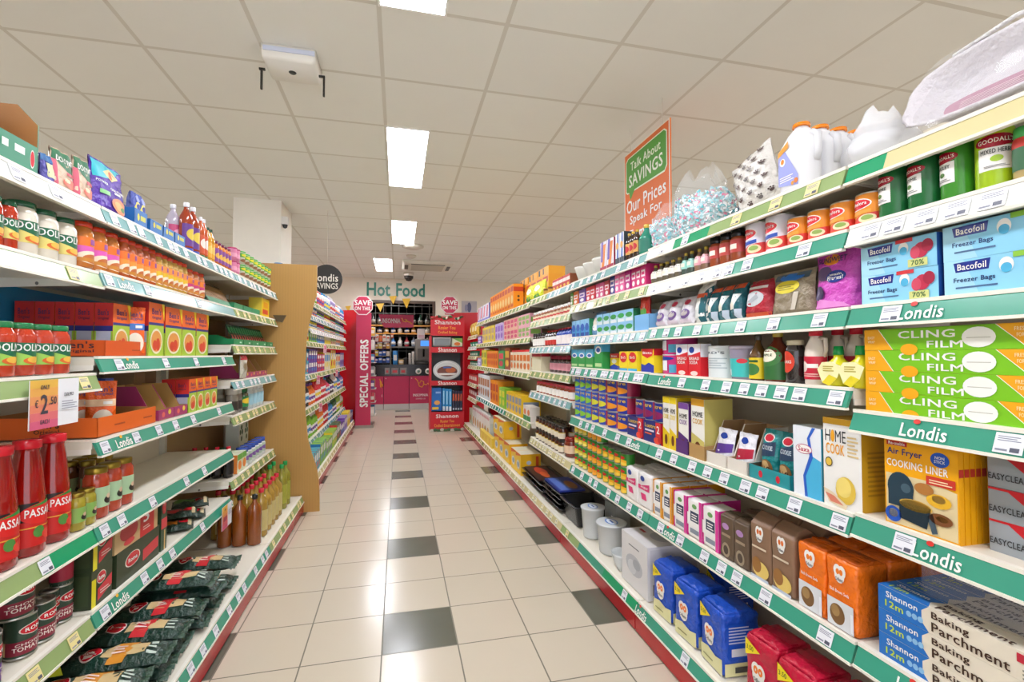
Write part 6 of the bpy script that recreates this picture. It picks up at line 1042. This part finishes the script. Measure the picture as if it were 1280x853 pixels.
p = atY(360, 274, 5.34); b = MB(); b.box(-.03, -.06, -.05, .03, 0, .03, '#dcdad4p'); b.lathe([(.0, -.09), (.02, -.08), (.028, -.05)], '#3a3c40g', 12, c=(.0, -.03)); o = b.build('alarm_detector'); o.location = (cx1+.03, 5.42, p.z); tag(o, 'small white alarm sensor on the corner of the white column', 'alarm sensor')
# wall lettering
c1 = atY(458.5, 370, WY); c2 = atY(531, 355.5, WY); Wt = c2.x-c1.x; Ht = c2.z-c1.z
for wd, u0, u1 in (('Hot', 0, .4), ('Food', .5, 1)):
    lay, fs = textgeo(wd, 0, .018); vs = lay[0]; b = MB(); x0 = c1.x+u0*Wt; w = (u1-u0)*Wt
    q = [(x0+(a+.5)*w, c1.z+(c+.5)*Ht) for a, c in vs]; b.add([(x, WY-.03, z) for x, z in q], fs, '#1f7a66p'); n = len(q)
    b.add([(x, WY-.004, z) for x, z in q], [f[::-1] for f in fs], '#1f7a66p')
    ed = {}
    for f in fs:
        for i in range(len(f)): e = (f[i], f[(i+1) % len(f)]); ed[e] = 1
    rim = [e for e in ed if (e[1], e[0]) not in ed]
    b.add([(x, WY-.03, z) for x, z in q]+[(x, WY-.004, z) for x, z in q], [(a, c, c+n, a+n) for a, c in rim], '#1f7a66p')
    o = b.build('wall_letters'); tag(o, 'teal wall lettering reading %s above the bar opening' % wd, 'wall lettering')
# bunting
for k, (x, y, s_) in enumerate(((435, 386, .8), (475, 384, 1.1), (491, 374, 1.1), (508, 378, 1.3))):
    p = atY(x, y, WY-.2); b = MB(); w = .1*s_; w *= .75; s_ *= .75; b.prism([(-w, .08*s_), (w, .1*s_), (.01, -.12*s_)], lambda a, c, h: (a, h, c), 0, .004, '#e8b83cp'); o = b.build('hanging_bunting_flag'); o.location = (p.x, p.y+(.1 if y < 380 else 0), p.z); o.rotation_euler = (0, 0, .2*(k-1)); tag(o, 'yellow bunting flag hanging by the bar opening, %s from left' % ORD[k], 'bunting flag', 'yellow bunting flags')
# special offers tower
FY = 8.9; l0 = atY(444, 534, FY); l1 = atY(463, 534, FY); zt = atY(453, 391, FY).z; w = l1.x-l0.x
r = empty('special_offers_tower', ((l0.x+l1.x)/2, FY, 0)); tag(r, 'tall crimson tower display reading SPECIAL OFFERS at the shelf end', 'display tower')
b = MB(); b.box(-w/2, 0, .05, w/2, .03, zt, '#c22a55p'); M = lambda u, v, o=0: ((u-.5)*w, -o, .05+v*(zt-.05)); b.decal(M, [('t', 'SPECIAL OFFERS', .55, .46, .55, .6, WH, 90, 2)], .002); b.build('front_panel', r)
MB().box(-w/2, .03, 0, w/2-.06, .5, zt, '#a81f40p').build('body', r); MB().box(-w/2-.01, -.01, 0, w/2+.05, .5, .05, '#9a948ap').build('base', r)
for i in range(7): MB().box(w/2-.06, .04, .2+i*.24, w/2+.08, .45, .21+i*.24, '#c9c4bap').build('side_shelf', r)
def octo(px, py, Y, rad, label):
    p = atY(px, py, Y); r = empty('save_sign', (p.x, Y, p.z)); tag(r, label, 'sign')
    def poly(R): return [(R*cos(pi/8+t*pi/4), R*sin(pi/8+t*pi/4)) for t in range(8)]
    b = MB(); b.prism(poly(rad), lambda a, c, h: (a, h, c), -.01, .01, '#eee6e2p'); b.add([(a, -.012, c) for a, c in poly(rad*.92)], [tuple(range(8))], '#c22a50p')
    b.decal(lambda u, v, o=0: ((u-.5)*2*rad, -.012-o, (v-.5)*2*rad), [('t', 'SAVE', .5, .63, .76, .25, WH, 0, 1.6), ('t', 'ON THIS', .49, .35, .72, .18, WH, 0, 1.6)], .002); b.build('sign_face', r)
    MB().box(-.08, .012, -rad*1.02, .08, .02, 0, '#c22a50p').build('neck', r)
octo(453.5, 382, FY, .185, 'octagonal red SAVE ON THIS sign on the special offers tower'); octo(562, 381.5, 8.3, .165, 'octagonal red SAVE ON THIS sign above the cardboard display stand')
for i in range(7):
    for j in range(2):
        b = MB(); c = ['#d8d2c8p', '#4a8ab8p', '#c8404ap', '#e2ddd4p', '#6a4a8ap', '#d8a83ap', '#8a8f94p'][(i*2+j) % 7]; b.rbox(-.05, -.05, 0, .05, .05, .15+.02*((i+j) % 2), c, .012); b.decal(lambda u, v, o=0: (-.05+.1*u, -.05-o, .15*v), [('r', .1, .3, .9, .7, '#e9e4dap')], .001)
        o = b.build('small_packet'); o.location = (l1.x+.01, FY+.12+.2*j, .211+i*.24); tag(o, 'small packet on side of special offers tower, %s shelf up, %s one' % (ORD[i], 'front' if j == 0 else 'rear'), 'packet', 'packets on the tower side')
# red gondola end panels
for (x0, x1, Y, top, lab) in ((-1.30, -.60, 9.42, atY(430, 387, 9.4).z, 'flat red end panel behind the special offers tower'), (.93, 1.55, 8.72, atY(575, 390, 8.7).z, 'flat red end panel behind the cardboard display stand')):
    b = MB(); b.prism([(x0, 0), (x1, 0), (x1, top), (x0+.0, top-.02)], lambda a, c, h: (a, h, c), Y, Y+.05, '#cf1420g'); o = b.build('shelving_end_board'); tag(o, lab, 'end board')
# cardboard display stand
SY = 8.22; s0 = atY(537.5, 539, SY).x; s1 = atY(580, 539, SY).x; w = s1-s0; zt = atY(558, 396, SY).z
r = empty('cardboard_display_stand', ((s0+s1)/2, SY, 0)); tag(r, 'red cardboard display stand of roasting tins at the right shelf end', 'display stand')
def yz(y): return atY(558, y, SY).z
RD = '#d01c2cp'; b = MB(); b.box(-w/2, 0, 0, -w/2+.02, .4, yz(420), RD); b.box(w/2-.02, 0, 0, w/2, .4, yz(420), RD); b.box(-w/2, .38, 0, w/2, .4, yz(420), '#5a6468p'); b.build('side_walls', r)
def lip(y0, y1, ds, nm='shelf_front'):
    z0, z1 = yz(y1), yz(y0); q = MB(); q.box(-w/2, -.01, z0, w/2, 0, z1, RD); q.box(-w/2+.02, 0, z0, w/2-.02, .38, z0+.02, '#b3aca0p'); q.decal(lambda u, v, o=0: ((u-.5)*w, -.01-o, z0+v*(z1-z0)), ds, .002, .001); q.build(nm, r)
lip(396, 420, [('t', 'Shannon', .5, .7, .76, .22, '#f2dcd8p', 0, 1.6), ('t', 'Rosier You', .48, .42, .5, .18, '#f2a63cp'), ('t', 'Crafted Baking', .5, .16, .56, .18, '#f2a63cp')], 'header')
lip(434, 441, [('t', 'Shannon', .5, .5, .55, .8, '#f0e4e0p', 0, 1.6)]); lip(476, 482, [('t', 'Shannon', .5, .5, .55, .8, '#f0e4e0p', 0, 1.6)])
lip(515, 539, [('t', 'Shannon', .5, .78, .66, .2, '#f2dcd8p', 0, 1.6), ('t', 'Rosier You', .5, .52, .4, .15, '#f2a63cp'), ('t', 'Crafted Entertainment', .5, .3, .76, .16, '#f2a63cp')]+[('e', .05+.1*i, .05+.03*(i % 2), .06, .08, '#4a6a44p' if i % 3 else '#c9c4b4p') for i in range(10)])
g = MB(); rr = random.Random(4)
for i in range(26): a = rr.uniform(-.5, .5)*w; g.lathe([(0, 0), (.028, .01), (.03, .03), (0, .05)], ['#2f4a2cp', '#4a6a3cp', '#a82c24p', '#d8d0bcp'][i % 4], 6, c=(a, rr.uniform(-.03, .02)))
g.v = [(x, y, z+yz(399)+.02*sin(x*30)) for x, y, z in g.v]; g.build('garland', r)
def tinobj(x0, x1, y0, y1, lab, dec, Y=SY+.03, oval=False):
    p0 = atY(x0, y1, Y); p1 = atY(x1, y0, Y); w_ = p1.x-p0.x; h = p1.z-p0.z; b = MB()
    if oval:
        for k, (sc, yy, c) in enumerate(((1, 0, '#c4c8c8m'), (.88, .03, '#e2e4e2p'), (.8, .02, '#d4d7d6p'))): b.prism([(w_/2*sc*cos(t*pi/16), h/2+h/2*sc*sin(t*pi/16)) for t in range(32)], lambda a, c_, hh: (a, hh, c_), -.01*k, .03, c)
        yo = -.022
    else: b.loft([(w_, .06, 0, .02), (w_, .06, h, .02)], '#c9ccccp', n=8); b.box(-w_*.42, -.034, h*.15, w_*.42, -.03, h*.85, '#8a9296p'); yo = -.036
    b.decal(lambda u, v, o=0: ((u-.5)*w_, yo-o, v*h), dec, .002, .001); o = b.build('roasting_tin'); o.location = ((p0.x+p1.x)/2, Y+.03, p0.z+.002); tag(o, lab, 'roasting tin')
tinobj(541, 564, 422, 433.5, 'grey rectangular roasting tin in the top of the display stand', []); tinobj(541.5, 576.5, 451, 475.5, 'large oval silver roasting tin in the middle of the display stand', [('e', .5, .45, .36, .27, '#7a4a40p'), ('p', [(.25, .25), (.75, .25), (.85, .35), (.15, .35)], '#ece8e2p'), ('e', .62, .5, .18, .14, '#c8683ap'), ('r', .35, .6, .65, .68, '#4a64a8p')], oval=True)
def dsbox(x0, x1, y0, y1, col, dec, lab, nm='display_packet'):
    p0 = atY(x0, y1, SY+.04); p1 = atY(x1, y0, SY+.04); w_ = p1.x-p0.x; h = p1.z-p0.z; b = MB(); b.box(-w_/2, 0, 0, w_/2, .12, h, col); b.decal(lambda u, v, o=0: ((u-.5)*w_, -o, v*h), dec, .002, .001); o = b.build(nm); o.location = ((p0.x+p1.x)/2, SY+.04, p0.z+.002); tag(o, lab, 'packet')
dsbox(565, 578, 423, 433.5, '#dfe2c8p', [('p', [(0, 1), (1, 1), (1, .4)], '#7ab04ap'), ('e', .5, .3, .3, .2, '#e07a2cp')], 'white and green packet beside the rectangular roasting tin')
dsbox(539.5, 552, 485, 514, '#1f6fc4p', [('e', .55, .35, .3, .1, '#e8a85ap'), ('r', .05, .05, .7, .16, '#f0c83ap'), ('r', .4, .75, .9, .83, '#8ab8e8p')], 'blue packet with yellow strip at the left of the display stand')
for i in range(3): dsbox(553+4*i, 556.6+4*i, 486+.5*i, 514, '#2f9ae0p', [('r', .3, .3, .7, .9, '#a8dcf6p'), ('r', .1, .0, .9, .2, '#e8eef4p')], 'bright blue narrow foil box in the display stand, %s from left' % ORD[i], 'foil_box')
for i in range(4): dsbox(565.5+3.2*i, 568.2+3.2*i, 489, 514, '#2a2f4ap', [('r', .1, .5, .9, .85, '#c85a3ap'), ('r', .1, .05, .9, .15, '#b8c0ccp')], 'navy and orange narrow box in the display stand, %s from left' % ORD[i], 'foil_box')
# wall poster right of the opening
p0 = atY(577, 392, WY-.02); p1 = atY(596, 377, WY-.02); b = MB(); b.box(p0.x, WY-.02, p0.z, p1.x, WY-.01, p1.z, '#b5b0b4p'); b.decal(lambda u, v, o=0: (p0.x+(p1.x-p0.x)*u, WY-.02-o, p0.z+(p1.z-p0.z)*v), [('e', .5, .5, .14, .4, '#5a5f80p'), ('e', .3, .45, .1, .3, '#8a8aa4p')], .002, .001); o = b.build('poster_sign'); tag(o, 'grey poster with blue figure high on the far wall', 'poster')
# ================================================================== COFFEE BAR
CY = 11.7
def cx(x): return atY(x, 470, CY).x
def cz(y): return atY(500, y, CY).z
MG = '#c42a58p'
for i, (a, c) in enumerate(((458, 479.3), (479.9, 511.2), (511.8, 545))):
    x0, x1 = cx(a), cx(c); r = empty('counter_unit', ((x0+x1)/2, CY, 0)); tag(r, 'crimson coffee bar base unit, %s from the left' % ORD[i], 'counter unit'); w = x1-x0
    MB().box(-w/2, .01, 0, w/2, .6, cz(470)-.002, '#8a1c3cp').build('carcass', r)
    b = MB(); b.box(-w/2, -.01, cz(505), w/2, .01, cz(470)-.01, MG); z0, z1 = cz(505), cz(470); M = lambda u, v, o=0: ((u-.5)*w, -.01-o, z0+v*(z1-z0))
    if i == 2: b.decal(M, [('t', 'INSOMNIA', .42, .3, .56, .1, '#f2e4e4p', 0, 1.4), ('t', 'COFFEE CO', .42, .17, .36, .05, '#e8c8d0p')], .002)
    if i == 0: b.decal(M, [('t', 'A', .92, .3, .05, .1, '#f2e4e4p')], .002)
    if i != 1:
        u0 = .45 if i == 2 else .92; pts = [(-.3, .9), (-.18, .82), (-.1, .62), (.02, .58), (.1, .66), (.1, .78), (-.02, .82), (-.1, .72)]; q = [(u0+a*(.8 if i == 2 else .25)-(.06 if i == 0 else 0), v) for a, v in pts]
        b.tube([M(a, v, .006) for a, v in q], .012, '#f2a23cp', 6); q2 = [(u0+a*(.8 if i == 2 else .08), v) for a, v in ((.1, .7), (.22, .66), (.3, .72), (.4, .62), (.5, .66))]; b.tube([M(a, v, .006) for a, v in q2], .012, '#f2a23cp', 6)
    b.build('door', r)
    h = MB(); h.lathe([(0, 0), (.012, 0), (.012, .02), (0, .02)], '#e8dcdcm', 8); h.v = [(x-w*.42, -.01-z, y+z1-.06) for x, y, z in h.v]; h.build('knob', r); MB().box(-w/2, -.02, 0, w/2, .0, cz(505), '#cfccc8p').build('kick_board', r)
x0, x1 = cx(456), cx(548)
b = MB(); b.box(x0, CY-.02, cz(470), x1, CY+.62, cz(456), '#1b1a1bg'); o = b.build('worktop'); tag(o, 'thick black worktop along the coffee bar', 'worktop')
for i, (a, c) in enumerate(((481, 487), (489, 498), (500, 508))):
    b = MB(); b.box(cx(a), CY-.03, cz(468), cx(c), CY-.021, cz(460), '#8a8684p'); b.box(cx(a)+.03, CY-.034, cz(466), cx(c)-.03, CY-.03, cz(463), '#c83a44p'); o = b.build('drawer_front'); tag(o, 'small glazed drawer in the black worktop edge, %s from left' % ORD[i], 'drawer', 'small drawers in the worktop edge')
for i, x in enumerate((523, 535)):
    b = MB(); b.lathe([(0, 0), (.07, 0), (.07, .015), (0, .015)], '#e8e4dep', 20); b.lathe([(0, .016), (.035, .016), (0, .018)], '#6a8a7ap', 12); b.v = [(x_, -z, y) for x_, y, z in b.v]; o = b.build('round_dial'); o.location = (cx(x), CY-.022, cz(464.5)); tag(o, 'round white badge on the black worktop edge, %s one' % ('left' if i == 0 else 'right'), 'badge')
ZW = cz(456)
def bo(x0, x1, y0, y1, Y=CY+.25): p0 = atY(x0, y1, Y); p1 = atY(x1, y0, Y); return p0.x, p0.z, p1.x, p1.z
# coffee machine
a0, z0, a1, z1 = bo(519, 538, 424, 453); z0 = ZW; r = empty('coffee_machine', ((a0+a1)/2, CY+.25, ZW)); tag(r, 'grey coffee machine with lit blue screen on the bar', 'coffee machine'); w = a1-a0; h = z1-z0
MB().rbox(-w/2, 0, h*.12, w/2, .35, h, '#8a857ep', .02).build('body', r); MB().rbox(-w/2, -.08, 0, w/2, .35, h*.1, '#4a4642m', .01).build('drip_tray', r)
MB().box(-w*.15, -.012, h*.72, w*.42, 0, h*.93, emit('#3f7fd8', 1.2)).build('screen', r); q = MB(); q.lathe([(0, h*.3), (.02, h*.3), (.025, h*.5), (.03, h*.6)], '#2a2826m', 10, c=(.02, -.02)); q.build('spout', r); MB().box(-w*.35, -.01, h*.15, w*.4, 0, h*.62, '#5f5a55p').build('brew_panel', r)
a0, z0_, a1, z1_ = bo(522, 531, 411, 424); b = MB(); b.box(a0, CY+.27, z1, a1, CY+.5, z1_, '#ebe6e6p'); b.box(a0+.02, CY+.265, z1+.03, a1-.02, CY+.27, z1+.1, '#d8b8c4p'); o = b.build('paper_box'); tag(o, 'white box standing on the coffee machine', 'box')
# snack shelving on the bar
r = empty('snack_rack', (cx(476), CY+.3, ZW)); tag(r, 'wire snack rack on the left of the coffee bar', 'snack rack'); a0 = cx(466.5)-cx(476); a1 = cx(488)-cx(476)
for i in range(4): MB().box(a0, -.14, .03+i*.17, a1, .16, .04+i*.17, ['#3a3f4ap', '#c9c4bap', '#5a3f86p', '#8a2c34p'][i]).build('tier', r)
for sx in (a0, a1): MB().box(sx-.01, -.14, 0, sx+.01, .16, .72, '#6a2030p' if sx == a0 else '#8a8478p').build('side_frame', r)
SC_ = [['#2c56b8p', '#3a6ac8p', '#2a4a9ap', '#5a7ad0p'], ['#e2c23ap', '#3a6ac8p', '#2a58a8p', '#d8d4c8p'], ['#d8b04ap', '#e8d86ap', '#7a4a28p', '#e2a83ap'], ['#f2eee6p', '#e8823ap', '#ece8dcp', '#f0ece4p']]
for i in range(4):
    for j in range(4):
        w = (a1-a0-.04)/4; b = MB(); hh = .11+.02*((i+j) % 2)+(.04 if i == 3 else 0); b.rbox(-w*.45, 0, 0, w*.45, .1, hh, SC_[i][j], .01); b.decal(lambda u, v, o=0: ((u-.5)*w*.8, -o, v*hh), [('r', .1, .5, .9, .8, '#e9e4dap' if i < 3 else '#e07a5ap')], .002)
        o = b.build('snack_packet'); o.location = (cx(476)+a0+.02+w*(j+.5), CY+.18, ZW+.041+i*.17); tag(o, 'snack packet on bar rack, %s tier up, %s from left' % (ORD[i], ORD[j]), 'snack packet', 'snack packets on the bar rack')
for i, (x0_, x1_, y0_, y1_, c, nm, lab) in enumerate(((498, 504.5, 451, 457, '#d8b880p', 'pastry_box', 'low tan box on the worktop beside the snack rack'), (491, 497, 440, 457, '#2f8ad0p', 'blue_packet', 'tall blue packet on the black worktop'), (510.5, 514, 443, 457, '#d8d4ccp', 'cup_stack', 'left tall stack of paper cups'), (514.5, 518, 441, 457, '#e2ded6p', 'cup_stack', 'right tall stack of paper cups'), (505, 509.5, 449, 457, '#3a3634p', 'dark_canister', 'dark canister beside the paper cups'), (488.5, 492, 418, 423, '#d8602cp', 'orange_packet', 'orange packet beside the snack rack'))):
    a0_, z0_, a1_, z1_ = bo(x0_, x1_, y0_, y1_, CY+.2); w = a1_-a0_; h = z1_-z0_; b = MB()
    if 'cup' in nm or 'can' in nm: b.lathe([(0, 0)]+[(w/2*(1 if k % 2 else .9), h*k/10) for k in range(10)]+[(w/2*.9, h)], c, 14)
    else: b.rbox(-w/2, -.06, 0, w/2, .06, h, c, .008); b.decal(lambda u, v, o=0: ((u-.5)*w, -.06-o, v*h), [('r', .15, .3, .85, .7, '#efe8dcp')], .001)
    o = b.build(nm); zz = ZW if y1_ >= 456 else z0_; o.location = ((a0_+a1_)/2, CY+.2, zz); tag(o, lab, nm.replace('_', ' '))
# wall shelf behind and its goods
for i, (y, lab) in enumerate(((407, 'upper orange wooden wall shelf behind the bar'), (417, 'middle thin wooden wall shelf behind the bar'), (434, 'lowest dark wall shelf behind the bar'))):
    p0 = atY(464, y, 12.85); p1 = atY(540, y, 12.85); b = MB(); b.box(p0.x, 12.72, p0.z-.02, p1.x, 12.98, p0.z+.015, '#d89a4ap' if i < 2 else '#6a665ep'); o = b.build('wall_shelf'); tag(o, lab, 'wall shelf')
    for j in range(9):
        x = 466+8.5*j; p = atY(x, y, 12.82); b = MB(); c = [['#3a3632g', '#1f3a2ag', '#2a2624g', '#4a4a50g'], ['#2c4a8ag', '#d8d4ccg', '#3a5a9ag', '#c9a04ag'], ['#9aa6b8g', '#c8404ag', '#d8d4ccg', '#3a76b8g', '#b8a488g']][i][(j*3+i) % 4]; hh = (.28, .16, .24)[i]; q = [(.0, 0), (.055, 0), (.06, .02), (.06, hh*.6), (.025, hh*.75), (.022, hh), (0, hh)]; b.lathe(q, c, 10); b.lathe([(0, hh*.2), (.0615, hh*.2), (.0615, hh*.5), (0, hh*.5)], '#8a8478p' if i == 0 else '#e0dcd4p', 10)
        o = b.build('syrup_bottle'); o.location = (p.x, 12.84, p0.z+.016); tag(o, 'bottle on the %s wall shelf behind bar, %s from left' % (('upper', 'middle', 'lowest')[i], ORD[j]), 'bottle', 'bottles behind the bar')
# coffee shop sign
p0 = atY(473, 409.5, 11.4); p1 = atY(517, 394, 11.4); w = p1.x-p0.x; h = p1.z-p0.z
b = MB(); b.prism([(.0, h), (w, h), (w, h*.04), (w*.16, 0), (.08*w, h*.4)], lambda a, c, hh: (a, hh, c), 0, .04, MG); b.decal(lambda u, v, o=0: (u*w, -o, v*h), [('t', 'INSOMNIA', .36, .52, .52, .36, '#f0e2e4p', 0, 1.4)], .003)
b.tube([(w*a, -.01, h*c) for a, c in ((.66, .75), (.7, .5), (.78, .45), (.8, .62), (.74, .66), (.82, .5), (.9, .42), (.96, .3))], .012, '#f2a23cp', 6); b.tube([(w*.2, .02, h), (w*.2, .02, CEIL-p0.z)], .006, '#4a4642p', 6); b.tube([(w*.8, .02, h), (w*.8, .02, CEIL-p0.z)], .006, '#4a4642p', 6)
o = b.build('bar_sign'); o.location = (p0.x, 11.4, p0.z); tag(o, 'crimson hanging bar sign with white writing and orange squiggle', 'hanging sign')
print('THINGS', COUNT[0]); print('DUPLABELS', [l for l, n in LABELS.items() if n > 1][:20]); print('LONG', [l for l in LABELS if len(l.split()) > 16][:12])
# ------------------------------------------------------------------ output look
v = SC.view_settings; v.view_transform = 'Standard'; v.look = 'None'; v.exposure = .2; v.gamma = 1; v.use_curve_mapping = False
SC.cycles.transparent_max_bounces = 24
